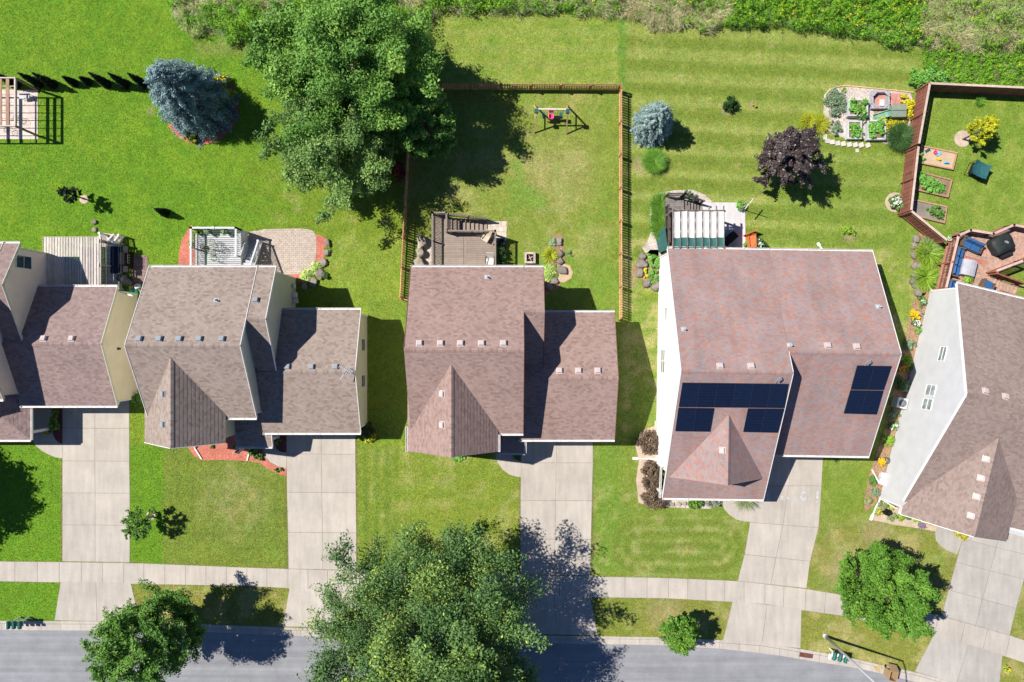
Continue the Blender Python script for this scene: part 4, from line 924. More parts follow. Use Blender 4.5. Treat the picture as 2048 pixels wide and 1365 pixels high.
def shrub(name, label, cat, pts, leafm, n, ls, group=None, seed=0, flowers=None, stems=True):
    """pts: list of (u,v,radius m,height m) lobes"""
    global RG
    RG = np.random.default_rng(500 + seed); C = []; A = []; RL = []; RW = []
    for (u, v, r_, h_) in pts:
        b = L(u, v); m = max(5, int(10 * r_ / .4))
        for i in range(m):
            ph = RG.random() * 6.283; k = RG.random() ** .5; d = np.array([math.cos(ph) * r_ * .78 * k, math.sin(ph) * r_ * .78 * k, h_ * (.35 + .5 * (1 - k * k) + .1 * RG.random())])
            C.append(np.array([b.x, b.y, 0]) + d); A.append(unit(d + [0, 0, .3])); w_ = r_ * (.22 + .16 * RG.random()); RL.append(w_ * 1.4); RW.append(w_)
    C = np.array(C); A = np.array(A); RL = np.array(RL); RW = np.array(RW); pos, nrm, k, r = clump_leaves(C, A, RL, RW, n, up=.5); pos[:, 2] = np.maximum(pos[:, 2], .03)
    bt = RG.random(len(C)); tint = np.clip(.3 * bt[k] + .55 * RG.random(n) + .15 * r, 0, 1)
    org = tuple(L(pts[0][0], pts[0][1])); V = leaf_quads(pos, nrm, ls * (.6 + .7 * RG.random(n)), .55).reshape(-1, 3)
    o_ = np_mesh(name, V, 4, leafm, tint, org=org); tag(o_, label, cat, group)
    if flowers:
        fm, fn, fs = flowers; sel = np.argsort(-(pos[:, 2] + RG.random(n) * .25))[:max(fn * 2, 4)]; sel = RG.choice(sel, min(fn, len(sel)), replace=False)
        fp = pos[sel] + np.array([0, 0, ls * .5]); fnr = unit(RG.normal(size=(len(fp), 3)) * .35 + [0, 0, 1]); ft = RG.random(len(fp))
        np_mesh('flowers', leaf_quads(fp, fnr, fs * (.7 + .6 * RG.random(len(fp))), .95).reshape(-1, 3), 4, fm, ft, parent=o_)
    return o_
def blade_geo(base, dirv, ln, wd, bend):
    """two-segment curved blades -> quads"""
    n = len(base); h_ = np.stack([dirv[:, 0], dirv[:, 1], np.zeros(n)], 1); hl = unit(h_ + 1e-6); sd = np.stack([-hl[:, 1], hl[:, 0], np.zeros(n)], 1) * wd[:, None]
    mid = base + dirv * ln[:, None] * .55; tip = mid + unit(dirv + hl * bend[:, None] - np.array([0, 0, 1]) * bend[:, None] * .6) * ln[:, None] * .5
    q1 = np.stack([base - sd, base + sd, mid + sd * .8, mid - sd * .8], 1); q2 = np.stack([mid - sd * .8, mid + sd * .8, tip + sd * .12, tip - sd * .12], 1)
    return np.concatenate([q1, q2], 1).reshape(-1, 4, 3)
def grass_clump(name, label, cat, u, v, rad, ht, leafm, n, wd=.012, group=None, seed=0, spread=.7, bend=.8, flowers=None, core=.25):
    global RG
    RG = np.random.default_rng(700 + seed); b = np.array(L(u, v)); ph = RG.random(n) * 6.283; k = RG.random(n) ** .6; base = b + np.stack([np.cos(ph) * rad * core * k, np.sin(ph) * rad * core * k, np.zeros(n)], 1)
    ti = spread * k * (.6 + .6 * RG.random(n)); a2 = ph + RG.normal(size=n) * .25; d = np.stack([np.cos(a2) * np.sin(ti), np.sin(a2) * np.sin(ti), np.cos(ti)], 1)
    ln = np.minimum(ht, 9) * (.7 + .5 * RG.random(n)); q = blade_geo(base, d, ln, wd * (.6 + .8 * RG.random(n)), bend * (.5 + RG.random(n))); q[..., 2] = np.maximum(q[..., 2], .02)
    o_ = np_mesh(name, q.reshape(-1, 3), 4, leafm, np.repeat(RG.random(n), 2), org=tuple(b)); tag(o_, label, cat, group, 'thing')
    if flowers:
        fm, fn, fs = flowers; fp = b + np.stack([RG.normal(size=fn) * rad * .45, RG.normal(size=fn) * rad * .45, ht * (.6 + .4 * RG.random(fn))], 1); np_mesh('flowers', leaf_quads(fp, unit(RG.normal(size=(fn, 3)) * .4 + [0, 0, 1]), np.full(fn, fs)).reshape(-1, 3), 4, fm, RG.random(fn), parent=o_)
    return o_
def hosta(name, label, u, v, rad, leafm, n=70, group=None, seed=0, cat='hosta'):
    global RG
    RG = np.random.default_rng(900 + seed); b = np.array(L(u, v)); ph = RG.random(n) * 6.283; k = RG.random(n) ** .6
    d = np.stack([np.cos(ph), np.sin(ph), np.zeros(n)], 1); pos = b + d * (rad * .72 * k)[:, None] + np.stack([np.zeros(n), np.zeros(n), .32 - .2 * k + .05 * RG.random(n)], 1)
    nrm = unit(d * .55 * k[:, None] + [0, 0, 1] + RG.normal(size=(n, 3)) * .18); t = unit(d - nrm * (d * nrm).sum(1, keepdims=True)); bb = np.cross(nrm, t); s = (rad * .34 * (.6 + .5 * RG.random(n)))[:, None]
    V = np.stack([pos - t * s, pos - t * s * .1 + bb * s * .6, pos + t * s - nrm * s * .25, pos - t * s * .1 - bb * s * .6], 1)
    o_ = np_mesh(name, V.reshape(-1, 3), 4, leafm, RG.random(n), org=tuple(b)); return tag(o_, label, cat, group)

LF_MAPLE = leafmat('leaf_deep_green', (.034, .096, .016), (.120, .242, .042), (.26, .37, .07))
LF_OAK = leafmat('leaf_blue_green', (.028, .072, .024), (.095, .175, .052), (.32, .38, .05))
LF_LIME = leafmat('leaf_bright', (.042, .115, .012), (.092, .20, .024), (.165, .275, .04))
LF_MID = leafmat('leaf_mid', (.032, .092, .016), (.095, .20, .034), (.16, .26, .05))
LF_PALE = leafmat('leaf_pale', (.050, .108, .030), (.130, .225, .058), (.24, .33, .09))
LF_SPRUCE = leafmat('needle_blue', (.050, .092, .100), (.145, .215, .225), (.29, .375, .38), trans=.08)
LF_SPRUCE2 = leafmat('needle_silver', (.065, .11, .105), (.185, .262, .25), (.34, .42, .40), trans=.08)
LF_DARKCON = leafmat('needle_dark', (.004, .010, .004), (.010, .022, .008), trans=.05)
LF_PURPLE = leafmat('leaf_purple', (.018, .013, .013), (.055, .040, .039), (.15, .12, .115), trans=.12, rough=.4, spec=.5)
LF_YEL = leafmat('leaf_yellow', (.17, .20, .01), (.33, .34, .015), (.45, .42, .03))
LF_GOLD = leafmat('leaf_gold', (.10, .16, .012), (.30, .33, .02), (.52, .46, .03)); LF_YGREEN = leafmat('leaf_yellow_green', (.08, .17, .012), (.19, .31, .03), (.33, .42, .06))
LF_GRASSY = leafmat('blade_green', (.045, .13, .012), (.12, .26, .03), (.22, .36, .06)); LF_DKGRASS = leafmat('blade_dark', (.018, .055, .014), (.05, .11, .03), (.10, .18, .06))
LF_SAGE = leafmat('leaf_sage', (.07, .13, .06), (.17, .24, .14), (.28, .33, .22)); LF_HOSTA = leafmat('leaf_hosta', (.12, .20, .03), (.27, .36, .09), (.45, .48, .2)); LF_BURG = leafmat('leaf_burgundy', (.045, .030, .020), (.11, .075, .048), (.20, .15, .10), trans=.1)
LF_RED = leafmat('leaf_red', (.10, .02, .015), (.22, .05, .04)); LF_DRY = leafmat('blade_dry', (.34, .26, .13), (.55, .45, .27), (.7, .6, .4)); LF_REED = leafmat('blade_reed', (.10, .14, .045), (.20, .25, .10), (.35, .38, .20))
LF_WEED = leafmat('leaf_weed', (.04, .13, .008), (.12, .26, .012), (.24, .38, .02)); LF_VEG = leafmat('leaf_vegetable', (.05, .15, .02), (.13, .30, .05), (.25, .42, .1))
FL_YEL = leafmat('petal_yellow', (.70, .42, .005), (.85, .55, .01), trans=.1); FL_ORG = leafmat('petal_orange', (.45, .17, .01), (.6, .28, .02), trans=.1); FL_WH = leafmat('petal_white', (.75, .75, .7), (.85, .85, .82), trans=.1); FL_PUR = leafmat('petal_purple', (.22, .10, .30), (.36, .2, .42), trans=.1)
FL_SUN = leafmat('petal_lemon', (.58, .50, .01), (.72, .62, .02), trans=.1); FL_PINK = leafmat('petal_mauve', (.32, .20, .24), (.45, .32, .34), trans=.1)

# street trees
tree('street_tree', 'huge spreading green tree by the middle driveway, its crown over sidewalk and road', 'tree', 850, 1230, 12.0, 8.8, 3.0, LF_OAK, 230000, .085, nb=98, seed=1, bw=.135, finger=2.1, lean=(1.2, -.3), gap=.25, fork=2.2, flat=.85, inner=.7)
tree('street_tree', 'leaning green tree over the road edge at the lower left', 'tree', 384, 1214, 9.0, 3.15, 2.6, LF_MID, 62000, .080, nb=46, seed=2, bw=.165, finger=2.6, droop=-.1, fork=2.0, lean=(-1.3, -.2), bark=BARKG)
tree('street_tree', 'bright lime green round tree beside the grey driveway', 'tree', 1700, 1137, 7.0, 3.05, 2.2, LF_LIME, 56000, .085, nb=46, seed=3, bw=.20, finger=1.4, lean=(.3, -.2), gap=.12, fork=1.6)
tree('young_tree', 'small round bright green tree between sidewalk and kerb near the solar house', 'tree', 1342, 1235, 4.2, 1.3, 1.6, LF_LIME, 11000, .085, nb=34, seed=4, bw=.25, fork=1.4)
tree('young_tree', 'feathery young tree on the lawn edge by the leftmost driveway', 'tree', 303, 1033, 3.0, 1.2, 1.2, LF_MID, 3600, .075, nb=26, seed=5, bw=.13, finger=2.6, fork=1.1, inner=.1, droop=.3)
tree('young_tree', 'thin dark sapling in a small mulch ring on the left lawn', 'tree', 168, 398, 2.6, .62, 1.0, LF_DARKCON, 2200, .07, nb=22, seed=6, bw=.22, fork=1.0)
tree('street_tree', 'tree outside the left edge whose shade falls on the front lawn', 'tree', -150, 955, 9, 3.8, 2.5, LF_MAPLE, 22000, .14, nb=50, seed=7, bw=.2, fork=2)
# back garden trees
tree('garden_tree', 'tallest dense dark green tree behind the left garden', 'tree', 738, 198, 11.0, 6.0, 2.2, LF_MAPLE, 150000, .088, nb=66, seed=8, bw=.165, finger=1.7, fork=1.6, gap=.28)
tree('garden_tree', 'paler looser tree below the tall dark tree, spreading to the lower left', 'tree', 706, 310, 7.8, 5.4, 1.8, LF_PALE, 84000, .080, nb=54, seed=9, bw=.15, finger=1.9, fork=1.4, gap=.35, inner=.12, lean=(-.3, 0))
tree('garden_tree', 'smaller pale green tree at the fence corner beside the two big trees', 'tree', 862, 285, 6.2, 2.2, 1.6, LF_MID, 24000, .085, nb=44, seed=10, bw=.2, fork=1.5)
tree('garden_tree', 'tall leafy poplar at the top frame edge behind the dark tree', 'tree', 640, 170, 8.6, 3.4, 2.0, LF_MAPLE, 40000, .09, nb=46, seed=12, bw=.2, fork=1.5)
shrub('red_shrub', 'dark red barberry under the pale tree at the fence', 'shrub', [(795, 345, .7, 1.6), (806, 360, .5, 1.2)], LF_RED, 2600, .07, seed=1)
conifer('blue_spruce', 'large steel blue spruce in a red mulch ring', 'spruce', 404, 214, 6.9, 3.1, LF_SPRUCE, 110000, .07, seed=1, layers=22, per=20, power=.50, rough=.2)
conifer('blue_spruce', 'smaller silvery blue spruce beside the picket fence', 'spruce', 1300, 257, 4.2, 1.8, LF_SPRUCE2, 46000, .06, seed=2, layers=16, per=16, power=.46, rough=.16)
ARB = [(34,170.5,2.3),(80,170,2.3),(108,170.5,2.35),(150,168,1.45),(178,166,1.15),(215,169.5,2.3),(252,170.5,2.3),(289,170.5,2.25)]
AL = ['dark arborvitae behind the pergola, nearest the left frame edge', 'dark arborvitae just right of the pergola post', 'dark arborvitae third from the left in the hedge row', 'low broad arborvitae in the middle of the hedge row', 'smallest dark arborvitae of the hedge row', 'dark arborvitae right of the smallest one in the row', 'dark arborvitae second from the big spruce', 'dark arborvitae right beside the big blue spruce']
for i, ((u, v, z), lb) in enumerate(zip(ARB, AL)): conifer('arborvitae', lb, 'arborvitae', u, v, z, .40 if z > 2 else .34, LF_DARKCON, 5200, .055, group='arborvitae hedge row on the left lawn', seed=10 + i, layers=12, per=8, power=.55, rough=.1, trunk=False, wm=3.0)
conifer('arborvitae', 'single small dark arborvitae on the lawn near the white deck', 'arborvitae', 333, 427, 1.8, .36, LF_DARKCON, 4200, .05, seed=30, layers=11, per=8, trunk=False, power=.5, rough=.1, wm=3.0)
tree('purple_maple', 'dark purple leaved tree on the striped lawn', 'tree', 1541, 335, 5.8, 2.6, 1.1, LF_PURPLE, 44000, .078, nb=34, seed=13, bw=.135, finger=2.8, gap=.5, fork=1.4, lean=(.1, 0))
tree('yellow_tree', 'small yellow leaved tree in a round mulch ring', 'tree', 1926, 279, 3.0, 1.05, 1.3, LF_YEL, 3600, .075, nb=26, seed=14, bw=.2, fork=1.2, lean=(.3, .35), gap=.3)
# shrubs and ornamental grasses on the lawns
shrub('gold_shrub', 'yellow tipped shrub behind the large blue spruce', 'shrub', [(447, 172, .75, 1.0), (462, 190, .6, .9)], LF_GOLD, 5200, .06, seed=2, flowers=(FL_SUN, 150, .06))
shrub('gold_shrub', 'bright yellow shrub in front of the large blue spruce', 'shrub', [(378, 272, .55, .7), (392, 278, .4, .6)], LF_YEL, 2600, .06, seed=3)
grass_clump('ornamental_grass', 'green fountain grass below the silvery spruce', 'ornamental grass', 1305, 325, .95, .98, LF_GRASSY, 3200, .012, seed=1, spread=.75, bend=.9)
shrub('box_shrub', 'round dark green bush alone on the striped lawn', 'shrub', [(1457, 211, .62, .8)], leafmat('leaf_box', (.008, .03, .006), (.03, .075, .015)), 2600, .055, seed=4)
shrub('yellow_shrub', 'tiny yellow bush beside the round dark bush', 'shrub', [(1508, 211, .22, .3)], LF_YEL, 320, .05, seed=5)
shrub('low_plant', 'small wispy plant on the lawn north of the solar house', 'plant', [(1690, 461, .45, .4), (1700, 466, .35, .35)], LF_YGREEN, 700, .07, seed=6)
# ---------------------------------------------------------------- fences
WOODF = mat('fence_wood', (.56, .33, .165), var=.25, nv=.2, scale=6); WOODFP = mat('fence_post', (.34, .18, .085), var=.15, nv=.2, scale=6)
REDF = mat('fence_red', (.215, .085, .058), var=.20, nv=.2, scale=5); REDCAP = mat('fence_cap', (.52, .40, .33), var=.1, nv=.15)
def picket_fence(label, a, b, ht=1.2, sec=62):
    A, B = L(*a), L(*b); root = empty('picket_fence', A, label, 'fence'); d = (B - A); ln = d.length; d.normalize(); s = Vector((-d.y, d.x, 0)); n = max(1, round(ln / (sec / S))); st = ln / n
    for i in range(n + 1):
        c = A + d * st * i; g = MB(); g.box(c + Vector((0, 0, ht * .5)), (.11, .11, ht + .08), math.atan2(d.y, d.x)); g.box(c + Vector((0, 0, ht + .06)), (.15, .15, .04), math.atan2(d.y, d.x)); g.build('post', WOODFP, root)
    for i in range(n):
        c0 = A + d * st * i; g = MB()
        for z in (.25, ht - .2): g.beam(c0 + s * .0 + Vector((0, 0, z)), c0 + d * st + Vector((0, 0, z)), .05, .09)
        m = round(st / .19)
        for k in range(m):
            for sg, off in ((1, .25), (-1, .75)):
                if sg < 0 and False: continue
                p = c0 + d * st * (k + (.5 if sg > 0 else .5)) / m
                if sg > 0: g.box(p + s * .045 + Vector((0, 0, ht / 2 + .03)), (.125, .022, ht - .06), math.atan2(d.y, d.x))
        g.build('picket_panel', WOODF, root)
picket_fence('brown picket fence across the back of the fenced garden', (826, 180), (1238, 181.5))
picket_fence('brown picket fence along the right side of the fenced garden', (1238, 186), (1238.5, 641))
picket_fence('brown picket fence along the left side of the fenced garden', (824, 186), (804, 597))
picket_fence('short picket fence return beside the rose house', (806, 600), (838, 606))
def board_fence(label, a, b, ht=1.7):
    A, B = L(*a), L(*b); root = empty('board_fence', A, label, 'fence'); d = (B - A); ln = d.length; d.normalize(); s = Vector((-d.y, d.x, 0)); an = math.atan2(d.y, d.x); n = max(1, round(ln / 2.4)); st = ln / n
    for i in range(n + 1):
        g = MB(); g.box(A + d * st * i + s * .08 + Vector((0, 0, ht / 2)), (.1, .1, ht + .02), an); g.build('post', REDF, root)
    for i in range(n):
        c0 = A + d * st * i; g = MB(); m = round(st / .15)
        for k in range(m): g.box(c0 + d * st * (k + .5) / m + s * (-.012 if k % 2 else .004) + Vector((0, 0, ht / 2 - .01)), (.142, .02, ht - .04), an)
        for z in (.3, 1.4): g.beam(c0 + s * .045 + Vector((0, 0, z)), c0 + d * st + s * .045 + Vector((0, 0, z)), .04, .09)
        g.build('board_panel', REDF, root)
        g = MB(); g.beam(c0 + Vector((0, 0, ht)), c0 + d * (st - .01) + Vector((0, 0, ht)), .16, .035); g.build('cap_rail', REDCAP, root)
board_fence('red brown board fence along the top of the right garden', (1833, 183.5), (2110, 196))
board_fence('red brown board fence between kitchen garden and sandbox', (1812, 300), (1833, 183.5))
board_fence('red brown board fence beside the raised beds', (1797, 429), (1811, 306))
board_fence('slanting red brown board fence running to the red deck', (1866, 487), (1797.5, 431))

# ---------------------------------------------------------------- deck helpers
def boards(mb, poly, z, ang, bw=.14, gap=.012, th=.035):
    """planks clipped to a convex polygon given in metres"""
    c, s = math.cos(ang), math.sin(ang); loc = [(x * c + y * s, -x * s + y * c) for x, y in poly]; y = min(p[1] for p in loc); ymax = max(p[1] for p in loc)
    while y < ymax - .02:
        y1 = min(y + bw, ymax); xs_ = []
        for yy in (y + .003, y1 - gap):
            cr = []
            for i in range(len(loc)):
                a, b = loc[i], loc[(i + 1) % len(loc)]
                if (a[1] <= yy) != (b[1] <= yy): cr.append(a[0] + (b[0] - a[0]) * (yy - a[1]) / (b[1] - a[1]))
            if len(cr) >= 2: xs_.append((min(cr), max(cr)))
        if len(xs_) == 2:
            q_ = [(xs_[0][0], y), (xs_[0][1], y), (xs_[1][1], y1 - gap), (xs_[1][0], y1 - gap)]
            mb.prism([(x * c - yy * s, x * s + yy * c) for x, yy in q_], z - th, z)
        y += bw
def xy(pts): return [(L(*p).x, L(*p).y) for p in pts]
def railing(root, m, a, b, z0, z1, ht=.95, posts=True, balw=.035, step=.115, topw=.11, name='railing', a0=None):
    """straight railing from plan point a (floor z0) to b (floor z1)"""
    A, B = L(a[0], a[1], z0), L(b[0], b[1], z1); g = MB(); Z = Vector((0, 0, 1)); ln = (B - A).length; n = max(2, round(ln / step))
    g.beam(A + Z * ht, B + Z * ht, topw, .045, .6); g.beam(A + Z * .1, B + Z * .1, .05, .06, .45); g.beam(A + Z * (ht - .09), B + Z * (ht - .09), .045, .06, .45)
    for i in range(1, n): p = A.lerp(B, i / n); g.box(p + Z * (ht / 2 + .02), (balw, balw, ht - .2), math.atan2(B.y - A.y, B.x - A.x))
    g.build(name, m, root)
    if posts:
        k = max(1, round(ln / 1.9))
        for i in range(k + 1):
            p = A.lerp(B, i / k); g = MB(); zz = p.z + ht + .06; g.box(Vector((p.x, p.y, zz / 2)), (.1, .1, zz), t=.5); g.box(Vector((p.x, p.y, zz)), (.14, .14, .05), t=.6); g.build('post', m, root)
def stairs(root, m, a, b, wv, z0, z1, n, name='tread'):
    """treads from plan a (z0) to b (z1); wv = plan vector across"""
    for i in range(n):
        f0, f1 = i / n, (i + .9) / n; p0, p1 = lerp2(a, b, f0), lerp2(a, b, f1); z = z0 + (z1 - z0) * (i + 1) / (n + 1)
        g = MB(); q_ = [p0, (p0[0] + wv[0], p0[1] + wv[1]), (p1[0] + wv[0], p1[1] + wv[1]), p1]; g.prism(xy(q_), z - .04, z); g.build(name, m, root)
    g = MB()
    for k in (.03, .97): g.beam(L(a[0] + wv[0] * k, a[1] + wv[1] * k, z0 - .16), L(b[0] + wv[0] * k, b[1] + wv[1] * k, z1 + .02), .05, .22)
    g.build('stringer', m, root)
def skirt(root, m, pts, z, name='deck_frame'):
    g = MB(); pp = [L(p[0], p[1], z - .13) for p in pts]
    for i in range(len(pp)): g.beam(pp[i], pp[(i + 1) % len(pp)], .045, .18, .5)
    for p in pp: g.box(Vector((p.x, p.y, (z - .2) / 2)), (.12, .12, z - .2), t=.4)
    g.build(name, m, root)
def pot(mb, c, r, h): mb.lathe(c, [(r * .7, 0), (r, h), (r * 1.06, h), (r * .9, h), (r * .85, h - .06)], 14)

VINYL = mat('vinyl_white', (.70, .71, .72), rough=.45, var=.05, nv=.05); COMPW = mat('deck_pale', (.43, .435, .45), rough=.6, var=.14, nv=.08); COMPB = mat('deck_greybrown', (.285, .225, .185), rough=.7, var=.10, nv=.1, scale=3); COMPD = mat('rail_greybrown', (.225, .18, .15), rough=.6, var=.1)
WEATH = mat('weathered_wood', (.50, .44, .41), var=.22, nv=.25, scale=5, stretch=(6, .6, 1)); NAVY = mat('navy_cloth', (.012, .020, .05), rough=.9); BLACK = mat('black_metal', (.012, .012, .014), rough=.75, spec=.2); BLACKC = mat('black_cloth', (.014, .015, .017), rough=.8)
CHROME = mat('steel', (.5, .5, .5), rough=.3, metal=.9); GREENP = mat('green_plastic', (.012, .16, .09), rough=.4); TEAL = mat('teal_cloth', (.02, .10, .105), rough=.8, var=.15, nv=.2); TERRA = mat('terracotta', (.36, .15, .09))
REDW = mat('red_deck_wood', (.40, .20, .145), var=.28, nv=.25, scale=5); PALEW = mat('worn_deck_wood', (.50, .34, .26), var=.26, nv=.25, scale=5, col2=(.38, .22, .165)); REDR = mat('red_rail', (.30, .105, .07), var=.2, nv=.2, scale=5); REDT = mat('pink_rail_top', (.52, .36, .31), var=.1, nv=.15)
BLUEC = mat('blue_cushion', (.030, .105, .26), rough=.9, var=.15, nv=.15); WICK = mat('brown_wicker', (.13, .085, .055), rough=.8); GREYC = mat('grey_cover', (.40, .40, .44), rough=.7, nv=.1); CREAMC = mat('cream_canopy', (.60, .575, .535), rough=.9, nv=.05); GREENC = mat('green_canopy', (.035, .115, .105), rough=.9, nv=.15)
DKWOOD = mat('dark_wood', (.085, .07, .062), var=.2, nv=.2); GRWOOD = mat('grey_wood', (.20, .175, .16), var=.2, nv=.2); PINE = mat('pine_wood', (.62, .42, .20), var=.12, nv=.15); PINEG = mat('pale_pine', (.58, .53, .45), var=.1); PINKP = mat('pink_plastic', (.80, .08, .30), rough=.4); ORANGE = mat('orange_wood', (.62, .16, .055), var=.12, nv=.2)
STONE = mat('field_stone', (.25, .215, .185), rough=.95, var=.22, nv=.3, scale=3, bump=.5, bscale=9); LIME = mat('limestone', (.34, .295, .24), rough=.95, var=.2, nv=.25, scale=3, bump=.5, bscale=9); GREYW = mat('raised_bed_board', (.50, .51, .52), var=.08, nv=.12); TANP = mat('tan_plastic', (.36, .24, .13), rough=.5, var=.06, nv=.06); CONCP = mat('paver_block', (.54, .49, .43), var=.12, nv=.12)

def vplanter(name, label, cat, c, r, h, m, lm, pr, ph_, n=240, flowers=None, seed=0, grp=None):
    """pot with a plant in it: one thing"""
    root = empty(name, c, label, cat, grp); g = MB(); pot(g, c, r, h); g.build('pot', m, root, smooth=True)
    rg = np.random.default_rng(seed + 5); d = unit(rg.normal(size=(n, 3))); d[:, 2] = np.abs(d[:, 2]); pos = np.array(c) + np.array([0, 0, h]) + d * np.array([pr, pr, ph_]) * (rg.random(n) ** .5)[:, None]
    np_mesh('foliage', leaf_quads(pos, unit(d + rg.normal(size=(n, 3)) * .4 + [0, 0, .4]), .07 * (.6 + .7 * rg.random(n))).reshape(-1, 3), 4, lm, rg.random(n), parent=root)
    if flowers: fp = pos[pos[:, 2] > c[2] + h + ph_ * .35]; np_mesh('flowers', leaf_quads(fp, unit(rg.normal(size=(len(fp), 3)) * .4 + [0, 0, 1]), np.full(len(fp), .05), .9).reshape(-1, 3), 4, flowers, rg.random(len(fp)), parent=root)
    return root

# ---------------------------------------------------------------- far left pergola on the pale patio
pr = empty('garden_pergola', L(20, 230), 'brown wooden pergola frame at the left frame edge', 'pergola'); Z = Vector((0, 0, 1))
PW = mat('pergola_brown', (.34, .20, .13), var=.15, nv=.2); PWP = mat('pergola_pale', (.55, .46, .42), var=.1)
p0, p1, q0, q1 = -70, 77, 181, 272.5
for u in (p0, 77):
    for v in (q0, q1): g = MB(); g.box(L(u, v, 1.2), (.13, .13, 2.4)); g.build('post', PW, pr)
for u in (p0, 77): g = MB(); g.beam(L(u, q0 - 1, 2.45), L(u, q1 + 1, 2.45), .10, .18, .5); g.build('beam', PWP, pr)
for v in (q0, q1): g = MB(); g.beam(L(p0, v, 2.47), L(78, v, 2.47), .08, .16, .5); g.build('beam', PWP, pr)
for u in (-30, -5, 25, 48, 62): g = MB(); g.beam(L(u, q0, 2.46), L(u, q1, 2.46), .24 if u != 25 else .1, .05, .5); g.build('rafter', PW, pr)
for k in range(1, 6): v = q0 + (q1 - q0) * k / 6; g = MB(); g.beam(L(p0, v, 2.43), L(77, v, 2.43), .045, .05, .6); g.build('slat', PWP, pr)
for i, (u, v, lb) in enumerate(((62, 196, 'pale grey stool on the pale patio nearest the post'), (52, 197, 'pale grey stool on the pale patio left of the other'))):
    t_ = empty('patio_stool', L(u, v), lb, 'stool', 'stools under the brown pergola'); g = MB(); g.box(L(u, v, .44), (.38, .4, .08)); g.build('seat', GREYW, t_, bevel=.02)
    for a in (-.14, .14):
        for b_ in (-.14, .14): g = MB(); g.tube(L(u, v) + Vector((a, b_, .0)), L(u, v) + Vector((a, b_, .4)), .02); g.build('leg', LEAD, t_)
def wire_chair(name, label, c, rz, m, grp=None, zs=.44, ws=.22, cat='chair'):
    root = empty(name, c, label, cat, grp, rz); M_ = world_mat(root); T = lambda x, y, z: M_ @ Vector((x, y, z))
    g = MB(); g.ring(T(0, 0, zs), ws, .011, 14, 5)
    for k in range(-2, 3): x = k * ws * .36; h_ = math.sqrt(max(0, ws * ws - x * x)); g.tube(T(x, -h_, zs), T(x, h_, zs), .006, n=5)
    g.build('seat', m, root)
    for a in (-1, 1):
        for b_ in (-1, 1): g = MB(); g.tube(T(a * ws * .6, b_ * ws * .6, zs), T(a * ws * .95, b_ * ws * .95, 0), .010, n=5); g.build('leg', m, root)
    g = MB(); pts = [T(ws * math.cos(x), -ws * .7 - .05 * abs(math.sin(x)), zs + .48 * math.sin(x)) for x in [math.pi * i / 8 for i in range(9)]]; g.path(pts, .011)
    for k in (-.5, 0, .5): g.tube(T(ws * k, -ws * .7, zs), T(ws * k * .9, -ws * .75, zs + .44), .006, n=5)
    g.build('backrest', m, root)
    for a in (-1, 1): g = MB(); g.path([T(a * ws, -ws * .7, zs + .2), T(a * ws * 1.25, 0, zs + .22), T(a * ws * 1.05, ws * .6, zs)], .010); g.build('armrest', m, root)
    return root
wire_chair('metal_chair', 'dark metal chair on the pale patio edge', L(22, 264, .03), 2.2, BLACK); wire_chair('metal_chair', 'dark metal chair under the pergola rafters', L(40, 240, .03), .6, BLACK)

# ---------------------------------------------------------------- cream house: slatted pergola, white deck, grill
pg = empty('slatted_pergola', L(178, 530), 'weathered grey slatted pergola behind the cream house', 'pergola')
for u, v in ((128, 486), (229, 487), (229, 534), (128, 534)): g = MB(); g.box(L(u, v, 1.0), (.11, .11, 2.0)); g.build('post', WEATH, pg)
for v in (487, 534, 575): g = MB(); g.beam(L(124, v, 1.97), L(233, v, 1.97), .05, .14); g.build('beam', WEATH, pg)
g = MB()
for k in range(20): u = 126.5 + k * 5.35; g.beam(L(u, 483, 2.07), L(u, 577, 2.07), .155, .03)
g.build('slat_roof', WEATH, pg)
g = MB(); g.beam(L(124, 482.4, 2.06), L(233, 482.4, 2.06), .03, .12, .6); g.beam(L(234, 483, 2.06), L(234, 577, 2.06), .03, .12, .5); g.beam(L(123.5, 483, 2.06), L(123.5, 577, 2.06), .03, .12, .5); g.build('fascia', mat('pale_tan_wood', (.52, .42, .33)), pg)
dk = empty('white_deck', L(228, 530), 'small white deck beside the slatted pergola', 'deck'); pts = [(222, 489), (248, 489), (248, 580), (222, 580)]
g = MB(); boards(g, xy(pts), .5, 0); g.build('floor', COMPW, dk); skirt(dk, COMPW, pts, .5)
railing(dk, VINYL, (222, 489), (222, 578), .5, .5, .9); stairs(dk, mat('stair_pink', (.56, .40, .34), var=.15), (224, 488), (226, 470), (22, 4), .5, 0, 3)
railing(dk, VINYL, (222, 488), (212, 470), .45, 0, .85); railing(dk, VINYL, (246, 490), (250, 474), .45, 0, .85); railing(dk, VINYL, (232, 489), (240, 472), .45, 0, .85, posts=False)
g = MB(); P_ = [(230, 497), (232, 495), (248.5, 495), (249, 497), (249, 545), (247, 549), (232, 549), (230, 546)]; g.prism(xy([(a - 1.5, b_) for a, b_ in P_]), .505, .525); tag(g.build('deck_mat', NAVY), 'navy blue mat on the small white deck', 'mat')
gr = empty('barbecue_grill', L(262, 520), 'black gas grill on the brown paver patio', 'grill'); c = L(262, 521)
g = MB(); g.box(c + Vector((0, 0, .45)), (.5, 1.25, .75)); g.build('cabinet', BLACK, gr, bevel=.03); g = MB(); g.add([c + Vector((x, y, z)) for y in (-.45, .45) for x, z in ((-.3, .85), (-.26, 1.08), (-.08, 1.2), (.12, 1.12), (.28, .88))], [(0, 1, 6, 5), (1, 2, 7, 6), (2, 3, 8, 7), (3, 4, 9, 8), (0, 4, 3, 2, 1), (5, 6, 7, 8, 9), (4, 0, 5, 9)]); g.build('lid', BLACK, gr)
